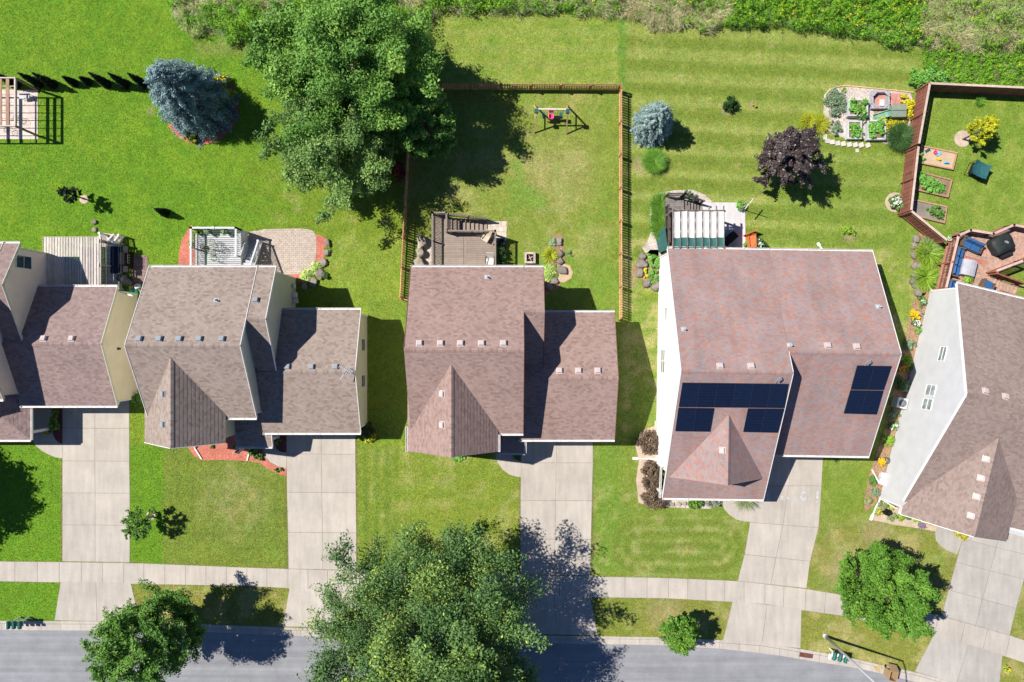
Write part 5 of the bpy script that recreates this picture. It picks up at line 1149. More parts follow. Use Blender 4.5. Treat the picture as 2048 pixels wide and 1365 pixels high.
for s_ in (-1, 1): g = MB(); g.box(c + Vector((0, s_ * .78, .86)), (.5, .4, .03)); g.build('side_shelf', BLACK, gr)
for k in range(4): g = MB(); g.tube(c + Vector((.27, -.3 + .2 * k, .8)), c + Vector((.33, -.3 + .2 * k, .82)), .035); g.build('knob', CHROME, gr)
g = MB(); g.tube(c + Vector((.30, -.35, .98)), c + Vector((.30, .35, .98)), .014); g.build('handle', CHROME, gr)
um = empty('patio_umbrella', L(272, 560), 'closed black patio umbrella lying beside the brown paver patio', 'umbrella'); g = MB(); g.tube(L(258, 560, .5), L(276, 570, .75), .04, .04); g.build('pole', LEAD, um)
g = MB(); a, b_ = L(248, 556, .62), L(277, 570, .75); g.tube(a, a.lerp(b_, .5), .30, .42, 10); g.tube(a.lerp(b_, .5), b_, .42, .16, 10); g.build('canopy', BLACKC, um)
g = MB(); c = L(279, 574, 0); g.box(c + Vector((0, 0, .2)), (.3, .28, .4), .5); g.box(c + Vector((0, 0, .42)), (.34, .32, .05), .5); tag(g.build('garden_bin', GREYW), 'small pale lidded box on the brown paver patio', 'box')
g = MB(); a, b_ = L(255, 589, .45), L(276, 582, .1); g.beam(a, b_, .34, .03); d = (b_ - a).cross(Z).normalized() * .17; g.beam(a + d, b_ + d, .03, .14); g.beam(a - d, b_ - d, .03, .14); g.beam(a, a - Z * .44, .3, .05); tag(g.build('toddler_slide', GREENP), 'small green plastic slide by the cream wall', 'slide')
vplanter('flower_pot', 'flower pot in shade beside the porch post of the cream house', 'flower pot', L(101, 863, .02), .2, .3, TERRA, LF_MID, .32, .3, 160, FL_YEL, 3)
shrub('hedge_shrub', 'shaded green hedge strip beside the leftmost driveway', 'hedge', [(115, 822, .35, .7), (116, 838, .38, .8), (115, 852, .38, .8)], LF_MID, 2600, .06, seed=7)
shrub('garden_shrub', 'leafy green shrub between cream house and taupe house', 'shrub', [(280, 802, .55, 1.0), (288, 792, .4, .8)], LF_MID, 1800, .07, seed=8)

# ---------------------------------------------------------------- taupe house: white deck and terrace
dk = empty('white_deck', L(453, 503), 'raised white deck with white railings behind the taupe house', 'deck'); pts = [(410, 466), (496, 466), (496, 543), (410, 543)]; fz = 1.4
g = MB(); boards(g, xy(pts), fz, 0, .15, .03); g.build('floor', COMPW, dk); skirt(dk, VINYL, pts, fz)
railing(dk, VINYL, (410, 466), (496, 466), fz, fz); railing(dk, VINYL, (410, 466), (410, 541), fz, fz); railing(dk, VINYL, (496, 466), (496, 519), fz, fz)
g = MB(); g.box(L(496.4, 495, .7), (.02, 2.2, 1.1), t=.5)
for k in range(16): g.box(L(496.8, 468 + k * 3.5, .66), (.02, .1, 1.2))
g.build('lattice_skirt', VINYL, dk)
stairs(dk, mat('stair_blue_grey', (.42, .44, .48), rough=.6), (498, 536), (500, 484), (25, 0), fz, 0, 8); railing(dk, VINYL, (523, 538), (526, 486), fz, .1, .95); railing(dk, VINYL, (499, 522), (500, 488), 1.0, .1, .95, posts=False)
tb = empty('patio_table', L(451, 507, fz), 'round wrought iron table on the raised white deck', 'table'); c = L(451, 507, fz); g = MB(); g.ring(c + Z * .72, .4, .014, 20, 5)
for k in range(6): a = math.pi * k / 6; v_ = Vector((math.cos(a), math.sin(a), 0)) * .4; g.tube(c + Z * .72 - v_, c + Z * .72 + v_, .008, n=5)
g.ring(c + Z * .72, .25, .01, 16, 5); g.build('tabletop', BLACK, tb); g = MB(); g.tube(c, c + Z * .72, .03); g.build('pedestal', BLACK, tb)
for k in range(3): a = 2.1 * k; g = MB(); g.path([c + Z * .25, c + Vector((math.cos(a) * .25, math.sin(a) * .25, .22)), c + Vector((math.cos(a) * .36, math.sin(a) * .36, 0))], .015); g.build('leg', BLACK, tb)
for i, (a, lb) in enumerate(((0.3, 'right of the round table'), (1.9, 'above the round table'), (3.3, 'left of the round table'), (4.6, 'below the round table'))):
    wire_chair('wrought_iron_chair', 'curled wrought iron chair ' + lb + ' on the white deck', c + Vector((math.cos(a), math.sin(a) * .9, 0)) * .66, a + math.pi / 2, BLACK, 'wrought iron chairs on the white deck')
vplanter('flower_pot', 'pot with pinkish flowers left of the iron chairs', 'flower pot', L(424, 500, fz), .16, .25, LEAD, LF_SAGE, .2, .2, 120, FL_PINK, 4)
for i, (u, lb) in enumerate(((437, 'planter at the rail above the iron table'), (470, 'planter at the rail right of the iron table'), (417, 'planter in the left rail corner of the white deck'))): vplanter('flower_pot', lb, 'flower pot', L(u, 471, fz), .17, .5 if i < 2 else .25, BLACK, LF_SAGE if i < 2 else LF_YGREEN, .3, .3, 200, None, 6 + i, 'planters on the raised white deck')
shrub('garden_shrub', 'pale green shrub at the corner of the raised white deck', 'shrub', [(402, 468, .55, .9), (395, 478, .4, .7)], LF_HOSTA, 1500, .075, seed=9); shrub('garden_shrub', 'small yellow green shrub beside the mulch left of the white deck', 'shrub', [(388, 490, .35, .5)], LF_YGREEN, 500, .07, seed=10)
def rock(label, u, v, d, m, grp, seed, rz=0): g = MB(); g.rock(L(u, v, d[2] * .38), d, seed, rz=rz); o_ = g.build('boulder', m, smooth=True); tag(o_, label, 'boulder', grp)
k = 'stones edging the paver patio'
for i, (u, v, a, b_, lb) in enumerate(((656, 487, .22, .35, 'flat stone at the top of the red mulch strip'), (654, 506, .25, .3, 'rounded stone halfway down the red mulch strip'), (648, 525, .3, .38, 'grey boulder at the lower end of the red mulch'), (642, 549, .42, .38, 'large boulder between the two hostas and lawn'), (628, 566, .42, .3, 'pale boulder below the hostas'), (610, 574, .35, .25, 'shaded boulder near the taupe house corner'))): rock(lb, u, v, (a, b_, .25), STONE, k, 20 + i, .3 * i)
for i, (v, lb) in enumerate(((500, 'stone under the left rail of the white deck, upper'), (517, 'stone under the left rail of the white deck, middle'), (533, 'stone under the left rail of the white deck, nearest the house'))): rock(lb, 400, v, (.3, .3, .22), STONE, 'stones beside the raised white deck', 30 + i)
hosta('hosta_plant', 'variegated hosta by the red mulch strip', 634, 536, .62, LF_HOSTA, 80, 'hostas at the paver patio', 1); hosta('hosta_plant', 'larger hosta at the corner of the paver patio', 616, 553, .75, LF_HOSTA, 100, 'hostas at the paver patio', 2)
shrub('low_plant', 'small dark green plant beside the patio boulders', 'plant', [(650, 553, .33, .35)], LF_DKGRASS, 420, .06, seed=11); grass_clump('low_plant', 'small grassy plant beside the flat patio stone', 'plant', 655, 500, .35, .35, LF_YGREEN, 200, .01, seed=12)
shrub('garden_shrub', 'dark leafy bush at the corner of the taupe garage', 'shrub', [(735, 860, .75, 1.1), (727, 852, .5, 1.0)], leafmat('leaf_bronze', (.012, .03, .010), (.04, .065, .02), (.10, .05, .03)), 4200, .06, seed=12); shrub('gold_shrub', 'golden yellow bush below the dark bush at the taupe garage', 'shrub', [(724, 873, .4, .45), (736, 874, .45, .45), (746, 872, .35, .4)], LF_GOLD, 2200, .06, seed=13, flowers=(FL_SUN, 60, .05))
shrub('garden_shrub', 'green shrub beside the curved walk of the taupe house', 'shrub', [(511, 899, .5, .6), (518, 911, .4, .45)], LF_MID, 1600, .07, seed=14); shrub('low_plant', 'small green plant in the dark mulch by the second driveway', 'plant', [(557, 883, .28, .35)], LF_MID, 300, .07, seed=15)
for i, (u, v, lb) in enumerate(((424, 893, 'small dark plant in the red mulch under the taupe gable'), (470, 894, 'small green plant in the red mulch near the flag'), (553, 941, 'tiny plant at the tip of the red mulch, left'), (564, 940, 'tiny plant at the tip of the red mulch, right'))): shrub('low_plant', lb, 'plant', [(u, v, .2, .25)], LF_MID, 160, .06, seed=16 + i, group='small plants in the front mulch')
fl = empty('house_flag', L(495, 893, 0), 'striped flag with blue corner at the porch of the taupe house', 'flag'); a = L(503, 884, 1.9); b_ = L(489, 897, 2.0); g = MB(); g.tube(L(505, 882, 1.7), L(487, 899, 2.15), .015); g.build('pole', WHITE, fl)
FLR = mat('flag_red', (.42, .05, .06), rough=.8); FLB = mat('flag_blue', (.03, .04, .14), rough=.8); g = MB(); g2 = MB(); g3 = MB(); dn = Vector((.10, -.22, -.62)); al = b_ - a
for i in range(13):
    q_ = [a + al * (i / 13), a + al * ((i + 1) / 13)]; f0 = .42 if i >= 6 else 0; (g if i % 2 == 0 else g2).add([q_[0] + dn * f0, q_[1] + dn * f0, q_[1] + dn + Vector((0, 0, .02)), q_[0] + dn, q_[0] + dn * f0 + Vector((.004, 0, .01)), q_[1] + dn * f0 + Vector((.004, 0, .01)), q_[1] + dn + Vector((.004, 0, .03)), q_[0] + dn + Vector((.004, 0, .01))], [(0, 1, 2, 3), (7, 6, 5, 4), (0, 4, 5, 1), (1, 5, 6, 2), (2, 6, 7, 3), (3, 7, 4, 0)], .5)
g3.add([a + al * (6 / 13), b_, b_ + dn * .42, a + al * (6 / 13) + dn * .42], [(0, 1, 2, 3)], .5); g.build('red_stripe', FLR, fl); g2.build('white_stripe', WHITE, fl); g3.build('canton', FLB, fl)
g = MB()
for i in range(5):
    for j in range(4): p = a + al * (6.6 / 13 + i * .115) + dn * (.06 + .1 * j); g.ring(p + Vector((0, 0, .006)), .012, .006, 5, 4)
g.build('star', WHITE, fl)

# ---------------------------------------------------------------- rose house: brown deck
dk = empty('brown_deck', L(932, 490), 'raised grey brown deck with stairs behind the rose house', 'deck'); fz = 1.2; D = [(871, 436), (898, 436), (898, 471), (992, 471), (992, 541), (871, 541)]
g = MB(); boards(g, xy([(871, 436), (898, 436), (898, 471), (871, 471)]), fz, 0, .14); boards(g, xy([(871, 471), (929, 471), (929, 541), (871, 541)]), fz, 0, .14); boards(g, xy([(935.5, 471), (992, 471), (992, 541), (935.5, 541)]), fz, 0, .14); boards(g, xy([(929.3, 471), (935.2, 471), (935.2, 541), (929.3, 541)]), fz, math.pi / 2, .12); g.build('floor', COMPB, dk); skirt(dk, COMPD, D, fz)
for a, b_ in (((871, 436), (871, 540)), ((871, 436), (898, 436)), ((898, 436), (898, 466)), ((898, 471), (992, 471)), ((992, 471), (992, 540))): railing(dk, COMPD, a, b_, fz, fz)
stairs(dk, COMPB, (899, 441), (975, 441), (0, 26), fz, 0, 9); railing(dk, COMPD, (899, 438), (976, 441), fz, .05, .95)
def folding_chair(label, c, rz, m, grp=None):
    root = empty('folding_chair', c, label, 'chair', grp, rz); M_ = world_mat(root); T = lambda x, y, z: M_ @ Vector((x, y, z))
    g = MB(); vs = [T(-.28, .28, .42), T(.28, .28, .42), T(.28, -.2, .36), T(-.28, -.2, .36)]; g.add(vs + [x - Z * .03 for x in vs], [(0, 1, 2, 3), (7, 6, 5, 4), (0, 4, 5, 1), (1, 5, 6, 2), (2, 6, 7, 3), (3, 7, 4, 0)], .5); g.build('seat', m, root)
    g = MB(); vs = [T(-.28, -.2, .38), T(.28, -.2, .38), T(.27, -.52, 1.0), T(-.27, -.52, 1.0)]; g.add(vs + [x - Z * .03 + (M_.to_3x3() @ Vector((0, -.03, 0))) for x in vs], [(0, 1, 2, 3), (7, 6, 5, 4), (0, 4, 5, 1), (1, 5, 6, 2), (2, 6, 7, 3), (3, 7, 4, 0)], .7); g.build('backrest', m, root)
    for s_ in (-1, 1):
        g = MB(); g.tube(T(s_ * .3, .3, 0), T(s_ * .3, -.35, .62), .014); g.build('leg', DARKM, root); g = MB(); g.tube(T(s_ * .3, -.4, 0), T(s_ * .3, .25, .6), .014); g.build('leg', DARKM, root); g = MB(); g.beam(T(s_ * .31, .27, .6), T(s_ * .31, -.34, .64), .05, .025); g.build('armrest', DARKM, root)
TANC = mat('tan_sling', (.58, .49, .36), rough=.8); folding_chair('tan sling chair turned sideways at the brown deck railing', L(973, 482, fz), 2.6, TANC); folding_chair('white sling chair against the rose house on the brown deck', L(981, 527, fz), 3.1, mat('white_sling', (.68, .64, .60), rough=.8))
g = MB(); c = L(1003, 486, 0); 
for a, b_, d in (((-.2, 0), (.06, .46), 0), ((.2, 0), (.06, .46), 0), ((0, -.2), (.46, .06), 0), ((0, .2), (.46, .06), 0)): g.box(c + Vector((a[0], a[1], .3)), (b_[0], b_[1], .6), t=.5)
g.box(c + Vector((0, 0, .25)), (.36, .36, .4), t=.2); tag(g.build('planter_box', mat('charcoal_box', (.06, .06, .065))), 'square charcoal planter beside the brown deck', 'planter')
shrub('garden_shrub', 'dark blue green shrub under the right rail of the brown deck', 'shrub', [(1003, 505, .5, .8), (1003, 520, .5, .8), (1004, 534, .45, .7)], LF_DKGRASS, 3000, .06, seed=20)
fp = empty('fire_pit', L(1060, 517), 'square stone fire pit on the lawn behind the rose house', 'fire pit'); c = L(1060, 517)
FPS = mat('pink_stone', (.50, .40, .34), var=.2, nv=.2)
for s_ in (-1, 1): g = MB(); g.box(c + Vector((s_ * .34, 0, .2)), (.16, .86, .4)); g.box(c + Vector((0, s_ * .35, .2)), (.5, .16, .4)); g.build('wall', FPS, fp, bevel=.02)
g = MB(); g.box(c + Vector((0, 0, .05)), (.52, .54, .1)); g.build('ash', mat('ash', (.03, .025, .025), nv=.3), fp); g = MB(); g.tube(c + Vector((-.2, -.1, .14)), c + Vector((.2, .1, .2)), .04); g.tube(c + Vector((-.1, .2, .16)), c + Vector((.1, -.2, .22)), .035); g.build('log', mat('log', (.42, .34, .28)), fp)
k = 'limestone boulders beside the brown deck'
for i, (u, v, a, b_, lb) in enumerate(((845, 484, .38, .6, 'pale limestone boulder at the fence, topmost of three'), (842, 507, .34, .42, 'pale limestone boulder at the fence, middle of three'), (840, 528, .45, .55, 'pale limestone boulder at the fence, nearest the rose house'))): rock(lb, u, v, (a, b_, .55), LIME, k, 40 + i, .4)
k = 'stones in the row behind the rose house'
for i, (u, v, a, b_, lb) in enumerate(((1118, 484, .24, .36, 'topmost round stone of the row with hostas'), (1120, 508, .3, .3, 'square stone right of the daylily'), (1120, 523, .3, .32, 'flat stone below the daylily'), (1124, 541, .36, .45, 'largest rounded stone beside the sand patch'), (1109, 563, .3, .3, 'stone below the big hosta'), (1098, 574, .34, .26, 'lowest stone of the row near the rose house'))): rock(lb, u, v, (a, b_, .24), STONE, k, 50 + i, .5 * i)
hosta('hosta_plant', 'pale spotted hosta at the top of the stone row', 1107, 485, .42, LF_SAGE, 70, None, 3); grass_clump('daylily_plant', 'yellowish daylily in the stone row', 'daylily', 1101, 511, .65, .6, LF_GOLD, 240, .02, seed=3, spread=1.0); hosta('hosta_plant', 'big pale green hosta in the stone row', 1099, 546, .85, LF_HOSTA, 130, None, 4)
shrub('low_plant', 'bluish low plant on the lawn right of the stone row', 'plant', [(1140, 508, .32, .2)], LF_SAGE, 160, .05, seed=21)
hosta('hosta_plant', 'bright green hosta under the front gable of the rose house', 918, 909, .72, LF_VEG, 120, None, 5); shrub('low_plant', 'small dark plant in shade by the middle front walk', 'plant', [(1034, 912, .3, .35)], LF_DKGRASS, 300, .06, seed=22)

# ---------------------------------------------------------------- swing set
sw = empty('swing_set', L(1100, 238), 'wooden swing set with pale beam on the fenced lawn', 'swing set'); aL, aR = L(1071, 238, 2.2), L(1131, 238.5, 2.2)
for f, a in (((1068, 267.5), aL), ((1068, 211), aL), ((1133, 269), aR), ((1134, 211.5), aR)): g = MB(); g.beam(L(*f), a - Z * .05, .09, .09); g.build('leg', PINE, sw)
for x in (1069.5, 1132): g = MB(); g.beam(L(x, 252, 1.05), L(x, 224, 1.05), .07, .07); g.build('cross_brace', PINE, sw)
g = MB(); g.beam(aL - Vector((.1, 0, 0)), aR + Vector((.1, 0, 0)), .1, .12); g.build('beam', PINEG, sw)
for a in (aL, aR): g = MB(); g.box(a + Vector((0, -.12, -.05)), (.26, .3, .26)); g.build('bracket', TEAL, sw)
c = L(1101, 235, .5); g = MB()
for s_ in (-.16, .16): g.tube(c + Vector((s_, 0, .1)), L(1101, 238, 2.15) + Vector((s_, 0, 0)), .008, n=5)
for s_ in (-.2, .2): g.tube(L(1118, 238, .5) + Vector((s_, 0, 0)), L(1118, 238, 2.15) + Vector((s_, 0, 0)), .008, n=5)
g.build('rope', DARKM, sw); g = MB(); g.box(c + Vector((0, -.12, 0)), (.34, .38, .06)); g.box(c + Vector((-.18, -.08, .15)), (.05, .5, .3)); g.box(c + Vector((.18, -.08, .15)), (.05, .5, .3)); g.box(c + Vector((0, .2, .28)), (.36, .06, .56)); g.box(c + Vector((0, -.32, .12)), (.36, .05, .24)); g.build('bucket_seat', PINKP, sw, bevel=.03)
g = MB(); g.box(L(1118, 239, .5), (.5, .22, .05)); g.build('strap_seat', BLACK, sw)
for x in (1086, 1120): g = MB(); g.box(L(x, 238, .95), (.22, .3, .12)); g.box(L(x, 241, .75), (.1, .1, .4)); g.build('handgrip', TEAL, sw)

# ---------------------------------------------------------------- solar house: dark deck, pergola with canopy
dk = empty('dark_deck', L(1365, 450), 'dark wooden deck with steps under the cream canopy', 'deck'); fz = .9; D = [(1326, 400), (1362, 400), (1362, 432), (1405, 432), (1405, 508), (1326, 508)]
g = MB(); boards(g, xy(D[:3] + [(1326, 432)]), fz, 0); boards(g, xy([(1326, 432), (1405, 432), (1405, 508), (1326, 508)]), fz, 0); g.build('floor', GRWOOD, dk); skirt(dk, DKWOOD, D, fz)
stairs(dk, GRWOOD, (1363, 404), (1398, 406), (0, 26), fz, 0, 5); railing(dk, DKWOOD, (1326, 398), (1358, 398), fz, fz, 1.0); railing(dk, DKWOOD, (1358, 398), (1400, 408), fz, .05, 1.0); railing(dk, DKWOOD, (1326, 420), (1326, 506), fz, fz, 1.0)
g = MB(); g.box(L(1332, 460, fz + .45), (.36, 2.2, .05)); g.box(L(1332, 430, fz + .22), (.34, .08, .44)); g.box(L(1332, 490, fz + .22), (.34, .08, .44)); tag(g.build('deck_bench', mat('bench_brown', (.20, .12, .09))), 'narrow brown bench along the left rail of the dark deck', 'bench')
pg = empty('canopy_pergola', L(1374, 470), 'grey pergola with pleated cream and green canopy', 'pergola'); zt = 2.95
for u, v in ((1327, 437), (1421, 437), (1327, 504), (1421, 504)): g = MB(); z0 = fz if u < 1400 else 0; g.box(L(u, v, (zt + z0) / 2), (.14, .14, zt - z0)); g.build('post', GRWOOD, pg)
for v in (436, 438.5, 504): g = MB(); g.beam(L(1322, v, zt + .05), L(1427, v, zt + .05), .045, .18); g.build('beam', GRWOOD, pg)
for i in range(8): u = 1326.5 + i * 13.7; g = MB(); g.beam(L(u, 428, zt + .2), L(u, 508, zt + .2), .055, .16); g.build('rafter', GRWOOD, pg)
g = MB(); g.beam(L(1416, 441, zt - .55), L(1421, 437, zt + .0), .08, .08); g.beam(L(1421, 444, zt - .4), L(1426, 436, zt + .1), .06, .06); g.build('brace', GRWOOD, pg)
def pleat(v0, v1, m, name, zz):
    g = MB(); n = 42
    def Zp(u, v): x = (u - 1326.5) / 13.7; return zz + .05 - .11 * abs(math.sin(math.pi * x)) - .02 * math.sin(v * .3)
    rows = 9
    vs = [L(1326.5 + 96 * i / n, v0 + (v1 - v0) * j / rows + .6 * math.sin(i * .45), Zp(1326.5 + 96 * i / n, v0 + (v1 - v0) * j / rows)) for j in range(rows + 1) for i in range(n + 1)]; m_ = len(vs)
    vs += [a - Z * .012 for a in vs]; fs = []
    for j in range(rows):
        for i in range(n): a = j * (n + 1) + i; fs += [(a, a + 1, a + n + 2, a + n + 1), (m_ + a + n + 1, m_ + a + n + 2, m_ + a + 1, m_ + a)]
    g.add(vs, fs, .5); g.build(name, m, pg, smooth=True)
pleat(439, 488, CREAMC, 'canopy', zt + .22); pleat(488.5, 507, GREENC, 'canopy_skirt', zt + .205)
g = MB(); vs = [L(1321, 460, 1.6), L(1325, 506, 1.9), L(1316, 507, .3), L(1310, 470, .05)]; n = 8; grid = []
for j in range(n + 1):
    for i in range(n + 1): a, b_ = i / n, j / n; p = vs[0].lerp(vs[1], a).lerp(vs[3].lerp(vs[2], a), b_); grid.append(p + Z * (.05 * math.sin(i * 2.1) * math.sin(b_ * 3) - .15 * math.sin(b_ * math.pi)))
m_ = len(grid); grid += [p - Z * .015 for p in grid]; fs = []
for j in range(n):
    for i in range(n): a = j * (n + 1) + i; fs += [(a, a + 1, a + n + 2, a + n + 1), (m_ + a + n + 1, m_ + a + n + 2, m_ + a + 1, m_ + a)]
g.add(grid, fs, .5); tag(g.build('tarpaulin', GREENC, smooth=True), 'dark green tarpaulin hanging beside the dark deck', 'tarpaulin')
pl = empty('bird_feeder_pole', L(1480, 418), 'white pole with crossbar on a grey base at the concrete pad', 'pole'); g = MB(); g.box(L(1480, 418, .08), (.4, .36, .12)); g.build('base', LEAD, pl, bevel=.03); g = MB(); g.tube(L(1481, 418, .1), L(1481, 418, 2.8), .03); g.build('pole', mat('cream_pole', (.62, .56, .46)), pl); g = MB(); g.beam(L(1473, 428, 1.9), L(1489, 408, 1.9), .06, .06); g.build('crossbar', mat('cream_pole', (.6, .5, .4)), pl)
vplanter('flower_pot', 'brown planter with green plant at the corner of the concrete pad', 'flower pot', L(1477, 413, .03), .26, .35, TERRA, LF_VEG, .42, .4, 260, None, 11)
g = MB(); g.box(L(1454, 481, .35), (1.25, .55, .62), .72); g.box(L(1454, 481, .68), (1.3, .6, .06), .72); tag(g.build('storage_bench', mat('brown_black', (.035, .025, .02)), bevel=.03), 'dark brown storage bench turned diagonally on the concrete pad', 'bench')
sb = empty('orange_planter', L(1500, 482), 'bright orange wooden planter at the back of the solar house', 'planter'); g = MB(); c = L(1499, 484)
g.box(c + Vector((.0, 0, .5)), (.5, .95, .06), .05); g.box(c + Vector((.26, 0, .35)), (.05, .95, .7), .05); g.box(c + Vector((-.26, 0, .35)), (.05, .95, .7), .05); g.box(c + Vector((0, -.48, .35)), (.55, .05, .7), .05); g.box(c + Vector((0, .48, .35)), (.55, .05, .7), .05); g.build('box', ORANGE, sb); g = MB(); g.box(c + Vector((-.1, .62, .55)), (.95, .06, .8), .38); g.build('backboard', ORANGE, sb)
shrub('low_plant', 'green plant left of the orange planter', 'plant', [(1486, 489, .3, .5)], LF_VEG, 420, .07, seed=23); shrub('flowering_shrub', 'shrub with white flowers right of the orange planter', 'shrub', [(1514, 490, .55, .7), (1524, 496, .4, .5)], LF_DKGRASS, 1600, .06, seed=24, flowers=(FL_WH, 24, .05))
grass_clump('tall_grass', 'tall green reed bed left of the dark deck, upper clump', 'reed clump', 1320, 412, .55, .85, LF_GRASSY, 2000, .014, seed=21, core=.95, spread=.45, group='reed clumps beside the dark deck'); grass_clump('tall_grass', 'tall green reed bed left of the dark deck, middle clump', 'reed clump', 1320, 436, .55, .85, LF_GRASSY, 2000, .014, seed=22, core=.95, spread=.45, group='reed clumps beside the dark deck'); grass_clump('tall_grass', 'green reed clump left of the dark deck, nearest the tarpaulin', 'ornamental grass', 1319, 458, .5, .8, LF_GRASSY, 1600, .014, seed=23, core=.95, spread=.45, group='reed clumps beside the dark deck')
shrub('garden_shrub', 'grey green shrub behind the steps of the dark deck', 'shrub', [(1372, 391, .45, .5), (1384, 396, .4, .4)], LF_SAGE, 1300, .06, seed=25)
shrub('low_plant', 'lush green plant at the corner of the solar house, upper', 'plant', [(1304, 518, .5, .5), (1308, 532, .45, .5)], LF_VEG, 1600, .06, seed=26); shrub('low_plant', 'lush green plant at the corner of the solar house, lower', 'plant', [(1307, 548, .45, .45), (1308, 560, .4, .4)], LF_VEG, 1300, .06, seed=27)
k = 'boulders at the corner of the solar house'
for i, (u, v, a, b_, lb) in enumerate(((1284, 514, .32, .3, 'topmost rounded boulder at the solar house corner'), (1283, 529, .52, .40, 'big grey slab boulder at the solar house corner'), (1279, 547, .34, .4, 'brown boulder beside the yellow flowers'), (1293, 568, .38, .3, 'pale boulder below the yellow flowers'), (1311, 574, .42, .34, 'flat boulder against the white wall'))): rock(lb, u, v, (a, b_, .28), STONE, k, 60 + i, -.6 + .3 * i)
shrub('yellow_flowers', 'bright yellow flowers between the boulders', 'flowers', [(1288, 542, .28, .25), (1290, 552, .2, .2)], LF_YEL, 420, .05, seed=28, flowers=(FL_SUN, 120, .05))
shrub('barberry_shrub', 'upper burgundy barberry bush by the white wall', 'shrub', [(1297, 884, 1.0, 1.0)], LF_BURG, 5000, .055, seed=29); shrub('barberry_shrub', 'long burgundy barberry bush below the white downspout', 'shrub', [(1301, 938, .75, .9), (1301, 960, .8, .95)], LF_BURG, 6500, .055, seed=30); shrub('barberry_shrub', 'lowest burgundy barberry bush at the porch corner', 'shrub', [(1303, 990, .95, .95), (1314, 1002, .7, .8)], LF_BURG, 5200, .055, seed=31)
shrub('garden_shrub', 'bright yellow green bush under the front gutter of the solar house', 'shrub', [(1386, 1001, .62, .7)], LF_LIME, 1700, .07, seed=32); shrub('garden_shrub', 'mauve tinged bush beside the rounded walk', 'shrub', [(1418, 1000, .5, .6), (1431, 1003, .4, .5)], LF_SAGE, 1300, .06, seed=33, flowers=(FL_PINK, 60, .06)); grass_clump('ornamental_grass', 'spiky grass under the porch edge by the chalk writing', 'ornamental grass', 1488, 994, 1.0, 1.0, LF_REED, 420, .013, seed=24, spread=1.1)
for i, u in enumerate((1335, 1345, 1358, 1368)): rock(('pale stone under the porch gutter, %s from the barberry' % ('first', 'second', 'third', 'fourth')[i]), u, 1010 - i, (.2, .16, .12), LIME, 'pale stones along the porch bed', 70 + i)

# ---------------------------------------------------------------- kitchen garden
def raised_bed(label, u0, u1, v0, v1, ht, m, veg, n, seed, soil=SOIL):
    root = empty('raised_bed', L((u0 + u1) / 2, (v0 + v1) / 2), label, 'raised bed'); g = MB(); w_ = 3.0
    for a in ((u0, u1, v0, v0 + w_), (u0, u1, v1 - w_, v1), (u0, u0 + w_, v0 + w_, v1 - w_), (u1 - w_, u1, v0 + w_, v1 - w_)): g.prism(xy([(a[0], a[2]), (a[1], a[2]), (a[1], a[3]), (a[0], a[3])]), 0, ht)
    g.build('frame', m, root); g = MB(); g.prism(xy([(u0 + w_, v0 + w_), (u1 - w_, v0 + w_), (u1 - w_, v1 - w_), (u0 + w_, v1 - w_)]), 0, ht - .08); g.build('soil', soil, root)
    rg = np.random.default_rng(seed); k = rg.integers(0, 14, n); cx = rg.uniform(u0 + 5, u1 - 5, 14); cy = rg.uniform(v0 + 5, v1 - 5, 14); pos = np.stack([((cx[k] + rg.normal(size=n) * 2.2).clip(u0 + 1, u1 - 1) - CU) / S, -((cy[k] + rg.normal(size=n) * 2.2).clip(v0 + 1, v1 - 1) - CV) / S, ht + .02 + .25 * rg.random(n) ** 1.3], 1)
    np_mesh('vegetables', leaf_quads(pos, unit(rg.normal(size=(n, 3)) * .5 + [0, 0, 1]), .06 + .05 * rg.random(n), .8).reshape(-1, 3), 4, veg, rg.random(n), parent=root); return root
raised_bed('pale raised bed with vegetables, upper one in the kitchen garden', 1690, 1729, 203, 237, .55, GREYW, LF_VEG, 520, 1); raised_bed('pale raised bed half bare soil, lower left in the kitchen garden', 1690, 1719, 245, 281, .4, GREYW, LF_VEG, 300, 2); raised_bed('pale raised bed full of leafy plants, lower right in the kitchen garden', 1729, 1766, 244, 283, .45, GREYW, LF_VEG, 900, 3)
shrub('lavender_shrub', 'grey green lavender mound at the left of the kitchen garden', 'shrub', [(1664, 200, .8, .6), (1667, 215, .8, .6), (1672, 205, .7, .6)], LF_SAGE, 5200, .055, seed=40); shrub('lavender_shrub', 'grey green strip in a narrow bed below the lavender mound', 'shrub', [(1667, 250, .4, .4), (1671, 263, .45, .4), (1668, 257, .4, .4)], LF_SAGE, 1600, .055, seed=41)
shrub('low_plant', 'tiny plant in the gravel beside the lavender mound', 'plant', [(1687, 182, .25, .2)], LF_YGREEN, 200, .05, seed=42); shrub('low_plant', 'leggy green plant between the raised beds', 'plant', [(1722, 240, .4, .9), (1716, 236, .3, .6)], LF_MID, 500, .06, seed=43)
grass_clump('gold_grass', 'yellow spiky plant behind the purple tree, left', 'ornamental grass', 1614, 246, .8, .7, LF_GOLD, 700, .013, seed=25, spread=1.0); grass_clump('gold_grass', 'yellow spiky plant behind the purple tree, beside the gravel', 'ornamental grass', 1636, 250, .85, .75, LF_GOLD, 800, .013, seed=26, spread=1.0)
shrub('yellow_groundcover', 'brilliant lemon yellow flowers carpeting the fence corner', 'flowers', [(1768, 250, .7, .3), (1785, 250, .6, .3), (1800, 243, .6, .3), (1812, 228, .5, .3), (1815, 210, .45, .3), (1806, 199, .4, .3)], LF_YEL, 5200, .05, seed=44, flowers=(FL_SUN, 1500, .055))
grass_clump('ornamental_grass', 'large dark green fountain grass by the board fence', 'ornamental grass', 1793, 277, 1.1, 1.05, LF_DKGRASS, 3600, .012, seed=27, spread=.85)
